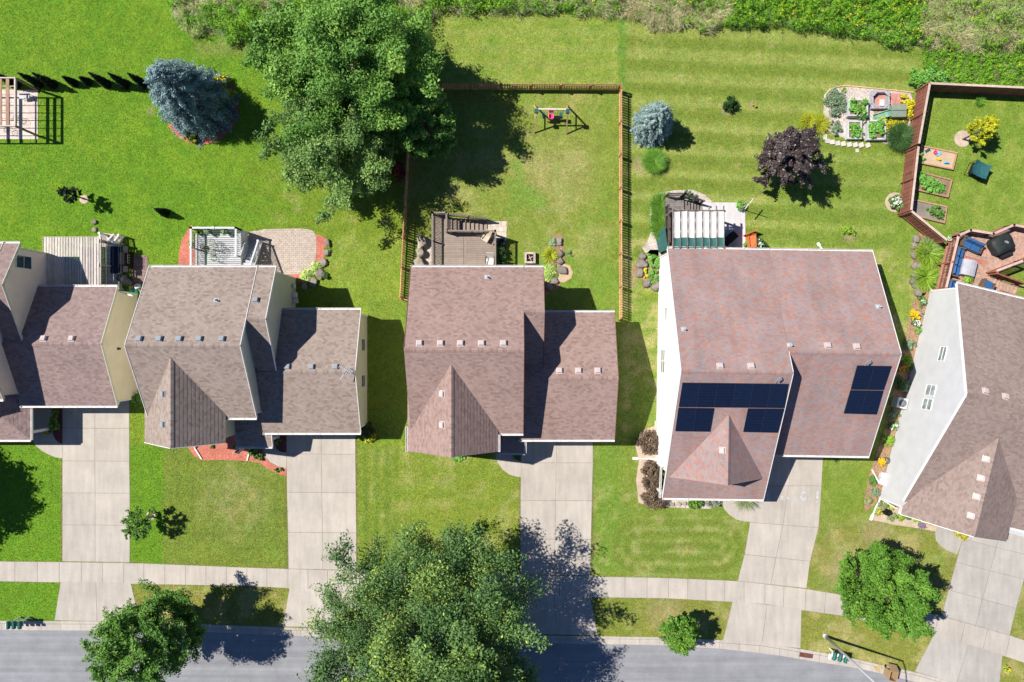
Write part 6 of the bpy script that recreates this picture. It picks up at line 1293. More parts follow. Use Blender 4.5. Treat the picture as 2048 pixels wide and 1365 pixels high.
fr = empty('sand_box', L(1753, 205), 'grey octagon framed sandbox with red floor in the kitchen garden', 'sandbox'); g = MB(); c = L(1756, 203)
for s_ in (-1, 1): g.box(c + Vector((s_ * .62, 0, .2)), (.14, 1.38, .4)); g.box(c + Vector((0, s_ * .62, .2)), (1.1, .14, .4))
for a in (-1, 1):
    for b_ in (-1, 1): g.box(c + Vector((a * .46, b_ * .46, .42)), (.6, .16, .05), a * b_ * -math.pi / 4)
g.build('frame', mat('grey_timber', (.34, .34, .36), nv=.2), fr); g = MB(); g.box(c + Vector((.25, -.15, .08)), (.35, .5, .12)); g.build('step', GREYW, fr)
g = MB(); a, b_ = L(1775, 231, .62), L(1746, 237, .06); n = 8; pts = [a.lerp(b_, i / n) + Z * (.08 * math.sin(i / n * math.pi * 2)) for i in range(n + 1)]
for i in range(n): g.beam(pts[i], pts[i + 1], .46, .03, .3); d = (b_ - a).cross(Z).normalized() * .23; g.beam(pts[i] + d + Z * .08, pts[i + 1] + d + Z * .08, .05, .16, .7); g.beam(pts[i] - d + Z * .08, pts[i + 1] - d + Z * .08, .05, .16, .7)
tag(g.build('toddler_slide', mat('sage_plastic', (.12, .30, .19), rough=.5, var=.3)), 'pale green plastic slide beside the grey sandbox', 'slide')
bx = empty('deck_box', L(1787, 229), 'grey green storage box among the yellow flowers', 'storage box'); c = L(1786, 229); GB_ = mat('box_green', (.21, .25, .19), rough=.6); g = MB(); g.box(c + Vector((0, 0, .42)), (1.05, .92, .8)); g.build('body', GB_, bx, bevel=.04)
for s_ in (-1, 1): g = MB(); g.box(c + Vector((0, s_ * .25, .86)), (1.1, .47, .06), 0, .6 + .1 * s_, Matrix.Rotation(-.12 * s_, 3, 'X')); g.build('lid', GB_, bx, bevel=.02)
for i, (u, v, lb) in enumerate(((1655, 283, 'first'), (1664, 285, 'second'), (1675, 287.5, 'third'), (1686, 288.5, 'fourth'), (1698, 290, 'fifth'), (1710, 290.5, 'sixth'), (1722, 291, 'seventh'), (1735, 291.5, 'eighth'))): g = MB(); g.box(L(u, v, .05), (.36, .34, .09), .06 * i); tag(g.build('edging_stone', CONCP, bevel=.015), 'square pale edging stone under the raised beds, %s from the left' % lb, 'paving stone', 'edging stones of the kitchen garden')
g = MB(); g.box(L(1714, 302, .04), (.26, .28, .06)); tag(g.build('edging_stone', CONCP, bevel=.015), 'lone stepping stone on the lawn below the kitchen garden', 'paving stone')
for i, (u, v) in enumerate(((1643, 237), (1643, 250), (1645, 263), (1650, 275))): g = MB(); g.box(L(u, v, .04), (.28, .4, .08)); tag(g.build('edging_stone', CONCP, bevel=.015), 'pale edging stone at the left side of the kitchen garden, %s down' % ('first', 'second', 'third', 'fourth')[i], 'paving stone', 'edging stones of the kitchen garden')
g = MB(); ar = [(1648, 205), (1650, 194), (1657, 183), (1668, 176), (1685, 172.5), (1710, 174), (1745, 177.5), (1790, 182), (1825, 186)]
for a, b_ in zip(ar[:-1], ar[1:]): g.beam(L(a[0], a[1], .05), L(b_[0], b_[1], .05), .07, .12)
tag(g.build('garden_edging', PINE), 'thin tan timber edging along the top of the kitchen garden', 'edging')

# ---------------------------------------------------------------- right garden: sandbox, beds, swing
def frame_bed(label, cat, c4, ht, inner, m=None):
    root = empty('timber_bed', L(*c4[0]), label, cat); pp = [L(p[0], p[1], 0) for p in c4]; cc = sum(pp, Vector()) / 4; TB = m or mat('bed_timber', (.40, .24, .15), var=.2, nv=.2)
    for i in range(4): g = MB(); a, b_ = pp[i], pp[(i + 1) % 4]; d = (b_ - a).normalized() * (.05 if i % 2 else -.052); g.beam(a + d + Z * ht / 2, b_ - d + Z * ht / 2, .10, ht); g.build('board', TB, root)
    g = MB(); g.prism([((p - cc) * .97 + cc)[:2] for p in pp], 0, ht * .6); g.build('fill', inner, root); return root
frame_bed('timber sandbox with toys beside the board fence', 'sandbox', [P(1844, 292, .25), P(1914, 306, .25), P(1906, 338.5, .25), P(1840, 325.5, .25)], .25, SAND)
frame_bed('timber bed full of leafy vegetables', 'raised bed', [P(1836, 343, .25), P(1904, 360.5, .25), P(1896, 394, .25), P(1831, 379, .25)], .25, SOIL)
frame_bed('timber bed half bare beside the slanting fence', 'raised bed', [P(1829, 400, .25), P(1894, 414, .25), P(1889, 446, .25), P(1826, 430, .25)], .25, speckle('grey_soil', [(.22, .19, .16), (.32, .28, .24)], 40))
rs = random.Random(3)
shrub('vegetable_plants', 'dense bright green squash plants in the middle bed', 'vegetables', [(1836, 357, .5, .5), (1846, 366, .6, .5), (1858, 372, .6, .5), (1868, 376, .5, .4), (1877, 380, .5, .35)], LF_VEG, 3400, .085, seed=50); shrub('vegetable_plants', 'tomato plants in the half bare bed', 'vegetables', [(1858, 424, .4, .5), (1868, 428, .45, .6), (1878, 430, .4, .5), (1872, 420, .35, .45)], LF_MID, 2200, .06, seed=51); shrub('low_plant', 'green plant in the left end of the timber sandbox', 'plant', [(1838, 312, .3, .35), (1842, 322, .3, .3)], LF_VEG, 500, .06, seed=52)
for nm, lb, u, v, m, kind in (('toy_bucket', 'red toy bucket in the sandbox', 1866, 307, PINKP, 'b'), ('toy_tray', 'pale blue toy tray in the sandbox', 1874, 310, mat('toy_blue', (.15, .42, .60)), 't'), ('toy_truck', 'yellow toy truck in the sandbox', 1873, 320, mat('toy_yellow', (.7, .45, .03)), 'k'), ('toy_scoop', 'bright blue toy in the lower right of the sandbox', 1889, 327, mat('toy_bright_blue', (.08, .42, .72)), 'w'), ('toy_windmill', 'teal toy in the upper left of the sandbox', 1852, 303, TEAL, 't')):
    g = MB(); c = L(u, v, .15)
    if kind == 'b': g.lathe(c, [(.09, 0), (.13, .2), (.14, .2), (.11, .19), (.08, .03)], 12)
    elif kind == 't': g.box(c + Z * .03, (.34, .2, .04), .5); g.box(c + Vector((.15, .08, .07)), (.04, .2, .06), .5); g.box(c + Vector((-.15, -.08, .07)), (.04, .2, .06), .5)
    elif kind == 'k': g.box(c + Z * .08, (.28, .14, .08), -.6); g.box(c + Vector((.08, -.05, .16)), (.1, .13, .1), -.6); [g.tube(c + Vector((a, b_, .04)), c + Vector((a + .03, b_ + .04, .04)), .04) for a in (-.09, .09) for b_ in (-.07, .04)]
    else: g.add([c + Vector((-.18, -.1, 0)), c + Vector((.18, -.12, 0)), c + Vector((.14, .12, .0)), c + Vector((-.1, .04, .0)), c + Vector((-.14, -.06, .2)), c + Vector((.16, -.08, .22)), c + Vector((.12, .1, .08)), c + Vector((-.08, .03, .08))], [(3, 2, 1, 0), (4, 5, 6, 7), (0, 1, 5, 4), (1, 2, 6, 5), (2, 3, 7, 6), (3, 0, 4, 7)])
    tag(g.build(nm, m), lb, 'toy')
hs = empty('garden_swing', L(1947, 345), 'teal fabric covered garden seat on the right lawn', 'garden seat'); c = L(1947, 345); rz = -.45; q_ = Matrix.Rotation(rz, 3, 'Z'); g = MB(); n = 10
top_ = [c + q_ @ Vector((-.62 + 1.24 * i / n, -.55 + 1.1 * j / n, .82 + .16 * (i / n - .5) ** 2 * 4 - .12 * math.sin(math.pi * j / n) + .03 * math.sin(i * 2.3 + j))) for j in range(n + 1) for i in range(n + 1)]; m_ = len(top_); top_ += [a - Z * .05 for a in top_]; fs = []
for j in range(n):
    for i in range(n): a = j * (n + 1) + i; fs += [(a, a + 1, a + n + 2, a + n + 1), (m_ + a + n + 1, m_ + a + n + 2, m_ + a + 1, m_ + a)]
g.add(top_, fs, .5); g.build('cover', TEAL, hs, smooth=True); g = MB()
for a in (-.58, .58): g.tube(c + q_ @ Vector((a, -.52, 0)), c + q_ @ Vector((a, -.5, .85)), .02); g.tube(c + q_ @ Vector((a, .52, 0)), c + q_ @ Vector((a, .5, .85)), .02); g.tube(c + q_ @ Vector((a, -.52, .02)), c + q_ @ Vector((a, .52, .02)), .02)
g.build('frame', BLACK, hs); g = MB(); g.box(c + Z * .42, (1.1, .9, .16), rz); g.build('seat', BLACKC, hs)
shrub('flowering_shrub', 'shrub with white blossoms against the slanting board fence', 'shrub', [(1785, 406, .5, .6), (1792, 412, .45, .55), (1790, 400, .4, .5)], LF_MID, 2000, .06, seed=53, flowers=(FL_WH, 90, .06))
shrub('bright_shrub', 'fresh green bush behind the corner of the board fence', 'shrub', [(1830, 162, .9, .9), (1856, 162, 1.0, .8), (1880, 166, .8, .6)], LF_VEG, 4500, .08, seed=54)
grass_clump('low_plant', 'small grassy tuft inside the top board fence', 'plant', 1955, 205, .4, .5, LF_GRASSY, 240, .012, seed=28)

# ---------------------------------------------------------------- grey house: red deck
dk = empty('red_deck', L(1930, 520), 'raised red wooden deck with railings behind the grey house', 'deck'); fz = .9
hu = h.uv; E1 = math.radians(-13.7)
F1 = [(1885, 479), (1908.5, 468.5), (1952, 475.7), (1960, 545), (1978, 600), (1861, 586)]; F2 = [(1952.5, 475.7), (1992, 458.4), (2061, 473), (2061, 505), (2010, 527), (1961, 546)]
g = MB(); boards(g, xy([(1861, 584), (1885, 479), (1908.5, 468.5), (1953, 475.8), (1961.5, 546), (1975, 606), (1920, 592)]), fz, E1, .14); boards(g, xy(F2), fz, E1 + math.pi / 4 + .5, .14); g.build('floor', PALEW, dk); skirt(dk, REDW, [(1861, 581), (1885, 479), (1908.5, 468.5), (1952, 475.7), (1992, 458.4), (2061, 473)], fz)
g = MB(); g.beam(L(1886, 512, fz + .012), L(1956, 530, fz + .012), .3, .02, .5); g.build('inlay_board', mat('red_inlay', (.42, .15, .11), nv=.2), dk)
RL_ = [((1861, 581), (1885, 479)), ((1885, 479), (1908.5, 468.5)), ((1908.5, 468.5), (1952.3, 475.7)), ((1952.3, 475.7), (1992, 458.4)), ((1992, 458.4), (2061, 473)), ((1956, 548), (2011, 527)), ((2011, 527), (2061, 505))]
for a, b_ in RL_:
    railing(dk, REDR, a, b_, fz, fz, .97, topw=.06); g = MB(); A, B = L(a[0], a[1], fz + 1.01), L(b_[0], b_[1], fz + 1.01); g.beam(A, B, .17, .04); g.build('top_rail', REDT, dk)
stairs(dk, PALEW, (1963, 556), (2035, 574), (-8, 26), fz, 0, 8); railing(dk, REDR, (1960, 552), (2030, 570), fz, .1, .97); railing(dk, REDR, (1968, 586), (2024, 598), fz, .15, .97)
def cushion_seat(name, label, cat, c, rz, n=1, back=True, corner=False, grp=None, wick=WICK):
    root = empty(name, c, label, cat, grp, rz); M_ = world_mat(root); T = lambda x, y, z: M_ @ Vector((x, y, z)); w_ = .68 * n
    g = MB(); g.box(T(0, 0, .16), (w_ + .16, .72, .3), rz); g.build('base', wick, root)
    g = MB(); g.box(T(0, -.33, .4), (w_ + .16, .1, .62), rz); g.build('back_frame', wick, root)
    for s_ in (-1, 1): g = MB(); g.box(T(s_ * (w_ / 2 + .06), 0, .34), (.1, .72, .42), rz); g.build('armrest', wick, root)
    for i in range(n):
        x = (i - (n - 1) / 2) * .68; g = MB(); g.box(T(x, .05, .39), (.65, .6, .15), rz, .3 + .2 * i); g.build('seat_cushion', BLUEC, root, bevel=.05)
        if back: g = MB(); g.box(T(x, -.2, .62), (.63, .16, .44), rz, .6 + .1 * i, Matrix.Rotation(.25, 3, 'X')); g.build('back_cushion', BLUEC, root, bevel=.05)
    return root
cushion_seat('wicker_armchair', 'wide wicker armchair with blue cushions at the top rail of the red deck', 'armchair', L(1921, 496, fz), -.42 + math.pi, 2)
cushion_seat('wicker_sofa', 'blue cushioned sofa along the left rail of the red deck', 'sofa', L(1892, 528, fz), -1.8, 3)
cushion_seat('wicker_armchair', 'blue chair partly under the grey house eave beside the left rail', 'armchair', L(1880, 574, fz), -1.8, 1); cushion_seat('wicker_armchair', 'blue chair at the eave beside the deck stairs', 'armchair', L(1952, 574, fz), -.5, 1)
cv = empty('covered_table', L(1913, 540, fz), 'table under a smooth grey cover on the red deck', 'table'); c = L(1914, 540, fz); q_ = Matrix.Rotation(E1, 3, 'Z'); g = MB(); n = 8
prof = [(-.52, .5), (-.5, .58), (-.25, .66), (0, .69), (.25, .66), (.5, .58), (.52, .5)]
vs = [c + q_ @ Vector((x, y, z)) for y in (-.6, .6) for x, z in prof] + [c + q_ @ Vector((x * 1.04, y * 1.03, .06)) for y in (-.6, .6) for x in (-.52, .52)]
g.add(vs, [(i, i + 1, i + 8, i + 7) for i in range(6)] + [(0, 14, 15, 6, 5, 4, 3, 2, 1), (7, 8, 9, 10, 11, 12, 13, 17, 16), (0, 7, 16, 14), (6, 15, 17, 13)], .5); g.build('cover', GREYC, cv, bevel=.03)
for a in (-.45, .45):
    for b_ in (-.5, .5): g = MB(); g.box(c + q_ @ Vector((a, b_, .05)), (.08, .08, .1)); g.build('foot', DARKM, cv)
ht_ = empty('covered_hot_tub', L(1978, 495, fz), 'hot tub under a black cover with pale crest on the red deck', 'hot tub'); c = L(1979, 494, fz); rz = .42; q_ = Matrix.Rotation(rz, 3, 'Z')
g = MB(); rows = [(.95, 0), (.97, .5), (.9, .66), (.6, .74), (.25, .78), (0.02, .79)]; n = 28; vs = []
for r_, z in rows:
    for i in range(n): a = 2 * math.pi * i / n; k_ = 1 / max(abs(math.cos(a)), abs(math.sin(a))) ** .75; w_ = 1 + .03 * math.sin(a * 5); vs.append(c + q_ @ Vector((r_ * .84 * k_ * math.cos(a) * w_, r_ * .72 * k_ * math.sin(a) * w_, z + .02 * math.sin(a * 3 + r_ * 4))))
g.add(vs, [(j * n + i, j * n + (i + 1) % n, (j + 1) * n + (i + 1) % n, (j + 1) * n + i) for j in range(5) for i in range(n)], .5); g.build('cover', mat('charcoal_cover', (.022, .027, .026), rough=.6, nv=.3, scale=2), ht_, smooth=True)
g = MB(); 
for i in range(3): g.ring(c + q_ @ Vector((.12 + .05 * i, .10 - .06 * i, .80)), .09 - .02 * i, .016, 12, 4)
g.beam(c + q_ @ Vector((.0, .2, .80)), c + q_ @ Vector((.3, -.02, .80)), .03, .01); g.build('crest', VENTG, ht_)
g = MB(); g.box(c + q_ @ Vector((.1, -.82, .2)), (.9, .35, .4), rz); g.build('cover_step', BLACKC, ht_)
vplanter('flower_pot', 'pot with grassy green plant beside the blue armchair', 'flower pot', L(1939, 495, fz), .16, .25, LEAD, LF_SAGE, .25, .3, 140, None, 21); vplanter('flower_pot', 'pot with yellow green plant at the grey house eave', 'flower pot', L(1916, 563, fz), .2, .3, TERRA, LF_YGREEN, .42, .25, 260, None, 22)
vplanter('flower_pot', 'white flower basket outside the corner of the red deck rail', 'flower pot', L(1880, 482, fz), .12, .2, LEAD, LF_MID, .2, .2, 120, FL_WH, 23)
grass_clump('daylily_plant', 'tall bright green daylily beside the red deck, upper', 'daylily', 1852, 508, 1.0, .85, LF_YGREEN, 800, .02, seed=29, spread=1.0, core=.5); grass_clump('daylily_plant', 'silvery green daylily in the corner of fence and deck', 'daylily', 1856, 494, .7, .7, LF_SAGE, 420, .018, seed=30, spread=1.0, core=.5); grass_clump('daylily_plant', 'bright green daylily nearest the grey wall corner', 'daylily', 1845, 556, .95, .85, LF_YGREEN, 800, .02, seed=31, spread=1.0, core=.45)
k = 'boulders edging the bark bed by the red deck'
for i, (u, v, a, b_, lb) in enumerate(((1830, 479, .26, .35, 'topmost pale boulder by the slanting fence'), (1826, 492, .22, .3, 'second boulder below the slanting fence'), (1824, 512, .18, .3, 'narrow boulder left of the upper daylily'), (1829, 533, .36, .34, 'round grey boulder halfway along the bark bed'), (1829, 551, .34, .34, 'boulder left of the lower daylily, upper'), (1824, 564, .3, .3, 'boulder left of the lower daylily, outer'), (1832, 572, .34, .45, 'tall boulder beside the lower daylily'), (1834, 586, .34, .3, 'boulder at the downspout of the grey house'))): rock(lb, u, v, (a, b_, .28), STONE, k, 80 + i, .2 * i)
# plants along the light grey wall
WB = [('flowering_shrub', 'leafy shrub with white buds below the grey house downspout', 1838, 604, .45, .5, LF_MID, (FL_WH, 30, .045), 900), ('yellow_flowers', 'bright yellow flower clump along the grey wall, upper', 1826, 630, .42, .45, LF_MID, (FL_YEL, 420, .06), 700), ('mauve_flowers', 'small mauve flower clump beside the yellow clump', 1838, 627, .25, .35, LF_SAGE, (FL_PINK, 90, .05), 260), ('flowering_shrub', 'shrub with white flowers under the yellow clump', 1829, 648, .4, .4, LF_DKGRASS, (FL_WH, 50, .05), 800), ('low_plant', 'bright green leafy plant under the white flowered shrub', 1833, 660, .32, .35, LF_VEG, None, 420), ('pale_shrub', 'pale grassy shrub along the grey wall', 1816, 690, .5, .5, LF_SAGE, None, 1100), ('bright_shrub', 'bright yellow green shrub beside the shade edge', 1811, 722, .48, .5, LF_YGREEN, None, 1100), ('orange_flowers', 'dull orange flowers in the shade of the solar house', 1800, 738, .42, .5, LF_DKGRASS, (FL_ORG, 190, .05), 700), ('lime_plant', 'lime green plant at the grey wall by the orange flowers', 1815, 737, .3, .35, LF_LIME, None, 420), ('dark_shrub', 'dark shaded shrub below the orange flowers', 1795, 765, .6, .6, LF_DKGRASS, None, 1500), ('pale_shrub', 'pale green shrub above the air conditioner', 1806, 772, .45, .6, LF_SAGE, None, 1300), ('pale_shrub', 'pale leafy plant right below the air conditioner', 1785, 830, .5, .45, LF_SAGE, None, 1000), ('flowering_shrub', 'shrub with pale flowers in the middle of the grey wall', 1783, 852, .48, .5, LF_MID, (FL_WH, 70, .045), 1100), ('bright_shrub', 'bright grassy shrub above the garden hose', 1772, 880, .5, .5, LF_YGREEN, None, 1400), ('yellow_flowers', 'large yellow flower clump beside the garden hose', 1755, 922, .42, .45, LF_MID, (FL_YEL, 330, .06), 800), ('low_plant', 'small green shrub left of the white pipe', 1742, 962, .42, .4, LF_MID, None, 700), ('low_plant', 'pale green plant at the lower wall corner of the grey house', 1747, 982, .4, .4, LF_SAGE, None, 700), ('low_plant', 'brownish plant at the lower end of the bark bed', 1735, 1000, .38, .3, LF_REED, None, 500),
      ('dry_shrub', 'feathery dry shrub under the grey house corner', 1762, 1008, .45, .45, LF_REED, None, 800), ('yellow_flowers', 'yellow flower clump under the grey house eave', 1783, 1012, .35, .4, LF_YGREEN, (FL_YEL, 150, .05), 600), ('lime_plant', 'yellow green plant left of the black watering can', 1755, 1024, .32, .3, LF_YGREEN, (FL_YEL, 20, .05), 420), ('low_plant', 'olive mound below the black watering can', 1782, 1034, .42, .35, LF_REED, None, 700), ('low_plant', 'green mound right of the olive mound', 1797, 1033, .36, .3, LF_YGREEN, None, 520), ('low_plant', 'wide green mound along the flower bed', 1812, 1030, .45, .35, LF_MID, None, 700), ('lime_plant', 'bright round mound in the flower bed', 1831, 1037, .38, .32, LF_YGREEN, None, 620), ('purple_flowers', 'purple flower mound in the flower bed', 1841, 1050, .32, .3, LF_MID, (FL_PUR, 110, .05), 420), ('lime_plant', 'pale green mound at the right end of the flower bed', 1859, 1046, .42, .35, LF_YGREEN, None, 700), ('gold_shrub', 'gold bush beside the curved walk of the grey house', 1912, 1059, .42, .45, LF_GOLD, (FL_SUN, 40, .04), 800), ('gold_shrub', 'smaller gold bush below the white downspout', 1924, 1070, .38, .35, LF_GOLD, (FL_ORG, 16, .05), 620)]
for i, (nm, lb, u, v, r_, h_, lm, flw, n) in enumerate(WB): shrub(nm, lb, 'flowers' if 'flowers' in nm else 'plant', [(u, v, r_, h_), (u + rnd.uniform(-5, 5), v + rnd.uniform(-7, 7), r_ * .7, h_ * .8)], lm, n, .055, seed=100 + i, flowers=flw)
ac = empty('air_conditioner', L(1792, 806), 'grey air conditioner unit by the light grey wall', 'air conditioner'); c = L(1793, 805); rz = E1; g = MB(); g.box(c + Z * .4, (.78, .78, .8), rz); g.build('housing', mat('unit_grey', (.30, .34, .34), rough=.5), ac, bevel=.06); g = MB(); g.box(c + Z * .83, (.8, .8, .05), rz); g.build('top', GREYW, ac, bevel=.05); g = MB(); g.lathe(c + Z * .856, [(.3, 0), (.3, .004), (.02, .004)], 20); g.build('fan_opening', BLACK, ac)
g = MB(); [g.ring(c + Z * .87, .06 + .05 * i, .008, 18, 4) for i in range(5)]; [g.tube(c + Z * .87, c + Z * .87 + Vector((math.cos(a), math.sin(a), 0)) * .3, .007, n=4) for a in (0, 1.05, 2.1, 3.14, 4.2, 5.2)]; g.build('fan_grille', LEAD, ac)
g = MB(); [g.ring(L(1768, 921, .12 + .05 * i) + Vector((.02 * i, .01 * i, 0)), .24, .03, 18, 6) for i in range(4)]; g.path([L(1762, 917, .1), L(1756, 914, .06), L(1758, 926, .05)], .025); tag(g.build('garden_hose', mat('hose_grey', (.10, .12, .125), rough=.5), smooth=True), 'coiled dark grey garden hose by the light grey wall', 'hose')
g = MB()
for i, (u, v) in enumerate(((1764, 950), (1761, 961))): c = L(u, v); [g.box(c + Vector((a, b_, .15)), d, E1) for a, b_, d in ((.22, 0, (.04, .4, .3)), (-.22, 0, (.04, .4, .3)), (0, .2, (.44, .04, .3)), (0, -.2, (.44, .04, .3)))]; g.box(c + Z * .28, (.4, .36, .02), E1, .9)
tag(g.build('window_well', GREYW), 'pale framed basement window well at the grey wall', 'window well')
wc = empty('watering_can', L(1773, 1026), 'black watering can standing in the flower bed', 'watering can'); c = L(1772, 1024); g = MB(); g.lathe(c, [(.22, 0), (.26, .05), (.24, .38), (.2, .42), (.2, .40), (.05, .39)], 16); g.build('body', BLACK, wc, smooth=True); g = MB(); g.tube(c + Vector((-.2, 0, .15)), c + Vector((-.48, .1, .42)), .035, .03); g.tube(c + Vector((-.48, .1, .42)), c + Vector((-.54, .12, .46)), .03, .07); g.build('spout', BLACK, wc); g = MB(); g.ring(c + Vector((.02, 0, .42)), .18, .018, 14, 5, nrm=(0, 1, 0)); g.build('handle', BLACK, wc)

# ---------------------------------------------------------------- street furniture
MBG = mat('mailbox_green', (.015, .12, .085), rough=.35, spec=.5)
def mailbox_bank(label, u, v, rz, kerbz=0.02):
    c = L(u, v); root = empty('mailbox_bank', c, label, 'mailbox', 'mailbox banks on the kerb', rz); M_ = world_mat(root); T = lambda x, y, z: M_ @ Vector((x, y, z))
    for x in (-.3, .38): g = MB(); g.box(T(x, .1, .55), (.1, .1, 1.1), rz); g.beam(T(x, .1, .6), T(x, -.2, .95), .07, .07); g.build('post', VINYL, root)
    g = MB(); g.box(T(.02, .0, 1.02), (1.25, .36, .06), rz); g.build('arm', VINYL, root)
    for i, x in enumerate((-.42, .02, .46)):
        g = MB(); n = 8; pr_ = [(-.11, 0), (-.11, .13)] + [(-.11 * math.cos(a), .13 + .10 * math.sin(a)) for a in [math.pi * k / n for k in range(1, n)]] + [(.11, .13), (.11, 0)]; y0, y1 = -.33, .22
        vs = [T(x + a, y0, 1.06 + b_) for a, b_ in pr_] + [T(x + a, y1, 1.06 + b_) for a, b_ in pr_]; m_ = len(pr_); g.add(vs, [tuple(range(m_)), tuple(range(2 * m_ - 1, m_ - 1, -1))] + [(k, m_ + k, m_ + (k + 1) % m_, (k + 1) % m_) for k in range(m_)], .5); b = g.build('mailbox', MBG, root)
        g = MB(); g.box(T(x + .125, -.1, 1.25), (.015, .03, .16), rz); g.box(T(x + .125, -.06, 1.31), (.015, .1, .06), rz); g.build('flag', MBG, b)
        g = MB(); g.box(T(x - .22, -.2, .93), (.17, .42, .15), rz); g.build('newspaper_box', VINYL, root, bevel=.02)
mailbox_bank('green mailboxes on white posts at the lower left kerb', 49, 1237, 0); mailbox_bank('green mailboxes on white posts beside the tall lamp pole', 1666, 1301, E1)
lp = empty('street_lamp', L(1650, 1272), 'tall pale metal street lamp leaning out of the frame at lower right', 'street lamp'); c = L(1650, 1272); LPM = mat('galvanised', (.52, .54, .57), rough=.45, nv=.1, metal=.3); g = MB(); g.lathe(c, [(.2, 0), (.2, .1), (.13, .14), (.12, .3)], 14); g.build('base', LPM, lp); g = MB(); g.tube(c + Z * .2, c + Z * 8.1, .115, .065, 14); g.build('pole', LPM, lp, smooth=True)
g = MB(); g.path([c + Z * 8.05, c + Vector((-.02, -.5, 8.35)), c + Vector((-.04, -1.8, 8.5))], .045); g.build('arm', LPM, lp); g = MB(); g.box(c + Vector((-.05, -2.2, 8.48)), (.34, .8, .14)); g.build('lamp_head', LPM, lp, bevel=.05)
bn = empty('trash_bin', L(1774, 1339, -.12), 'tan wheeled bin with open lid standing in the gutter', 'bin'); c = L(1775, 1343, -.12); rz = E1; q_ = Matrix.Rotation(rz, 3, 'Z'); g = MB()
def ringbox(w0, d0, z): return [c + q_ @ Vector((a * w0, b_ * d0, z)) for a, b_ in ((-1, -1), (1, -1), (1, 1), (-1, 1))]
vs = ringbox(.24, .27, .05) + ringbox(.31, .36, 1.0) + ringbox(.27, .32, 1.0) + ringbox(.22, .25, .1); g.add(vs, [(3, 2, 1, 0)] + [(i, (i + 1) % 4, 4 + (i + 1) % 4, 4 + i) for i in range(4)] + [(4 + i, 4 + (i + 1) % 4, 8 + (i + 1) % 4, 8 + i) for i in range(4)] + [(8 + i, 8 + (i + 1) % 4, 12 + (i + 1) % 4, 12 + i) for i in range(4)] + [(12, 13, 14, 15)], .5); g.build('body', TANP, bn, bevel=.02)
g = MB(); a = [c + q_ @ Vector((x, .36, 1.0)) for x in (-.33, .33)]; b_ = [p + q_ @ Vector((0, .34, -.55)) for p in a]; g.add(a + b_[::-1] + [p + q_ @ Vector((0, .04, .03)) for p in a + b_[::-1]], [(0, 1, 2, 3), (7, 6, 5, 4), (0, 4, 5, 1), (1, 5, 6, 2), (2, 6, 7, 3), (3, 7, 4, 0)], .7); g.build('lid', TANP, bn)
for s_ in (-1, 1): g = MB(); g.tube(c + q_ @ Vector((s_ * .26, .36, .13)), c + q_ @ Vector((s_ * .33, .36, .13)), .13, n=14); g.build('wheel', BLACK, bn)
g = MB(); g.box(L(1757, 1336, -.02), (.5, .35, .16), .5); g.box(L(1757, 1336, .07), (.44, .3, .03), .5, .8); tag(g.build('cardboard_box', mat('cardboard', (.42, .31, .17))), 'flattened tan carton beside the open bin', 'carton')
sd_ = empty('storm_drain', L(1613, 1308), 'rusty red storm drain grate in the gutter', 'drain'); IRON = mat('rusty_iron', (.20, .075, .055), rough=.8, nv=.3); g = MB(); g.box(L(1613.5, 1309, -.06), (1.0, .55, .04), E1 * .6, .2); g.build('frame', mat('drain_dark', (.05, .03, .028)), sd_); g = MB()
for i in range(11): g.box(L(1613.5, 1309, -.03) + Matrix.Rotation(E1 * .6, 3, 'Z') @ Vector((-.45 + .09 * i, 0, 0)), (.045, .55, .03), E1 * .6)
g.build('grate', IRON, sd_)
sr = MB()   # chalk lettering on the driveway
def stroke(pts, wd=.085):
    for a, b_ in zip(pts[:-1], pts[1:]):
        n = 3
        for i in range(n): p0, p1 = lerp2(a, b_, i / n), lerp2(a, b_, (i + .93) / n); z_ = .0245 + .0004 * len(sr.f) % .002; sr.beam(L(p0[0], p0[1], z_), L(p1[0], p1[1], z_), wd * rnd.uniform(.7, 1.2), .003)
stroke([(1533, 985), (1535, 1001)]); stroke([(1541, 983), (1535, 993), (1541, 1001)]); stroke([(1549, 993), (1553, 993), (1553, 999), (1549, 999), (1548, 996)], .05); stroke([(1554, 993), (1555, 999)], .05)
stroke([(1562, 1000), (1563, 992), (1567, 993), (1564, 996), (1568, 1000)], .07); stroke([(1573, 995), (1577, 994), (1578, 999), (1574, 999), (1573, 997), (1578, 997)], .05); stroke([(1586, 998), (1592, 996), (1590, 994), (1587, 996), (1588, 1000), (1593, 999)], .07)
stroke([(1612, 985), (1605, 985), (1602, 992), (1603, 999), (1609, 1000), (1612, 996), (1608, 995)], .12); stroke([(1618, 998), (1621, 998)], .05); stroke([(1626, 998), (1628, 998)], .04); stroke([(1635, 982), (1634, 998)], .15); stroke([(1634, 1003), (1634, 1005)], .15)
tag(sr.build('chalk_writing', mat('chalk', (.45, .47, .50), rough=1, nv=.25, scale=9)), 'white chalk name with exclamation mark on the solar house driveway', 'chalk writing')
g = MB(); g.tube(L(2044, 1352, 0), L(2044, 1352, 1.3), .03, .02); tag(g.build('support_stake', PINE), 'pale stake beside the yellow plant at the lower right corner', 'stake'); shrub('low_plant', 'yellow flowering plant at the lower right corner', 'plant', [(2010, 1336, .35, .4)], LF_YGREEN, 320, .06, seed=140, flowers=(FL_YEL, 40, .05)); conifer('corner_shrub', 'dark evergreen at the lower right frame corner', 'shrub', 2060, 1352, 1.6, .6, LF_DARKCON, 2200, .06, seed=60, layers=8, per=7, trunk=False)
grass_clump('low_plant', 'small sprouting weeds beside the solar garage corner', 'plant', 1672, 920, .3, .25, LF_DKGRASS, 60, .014, seed=33)
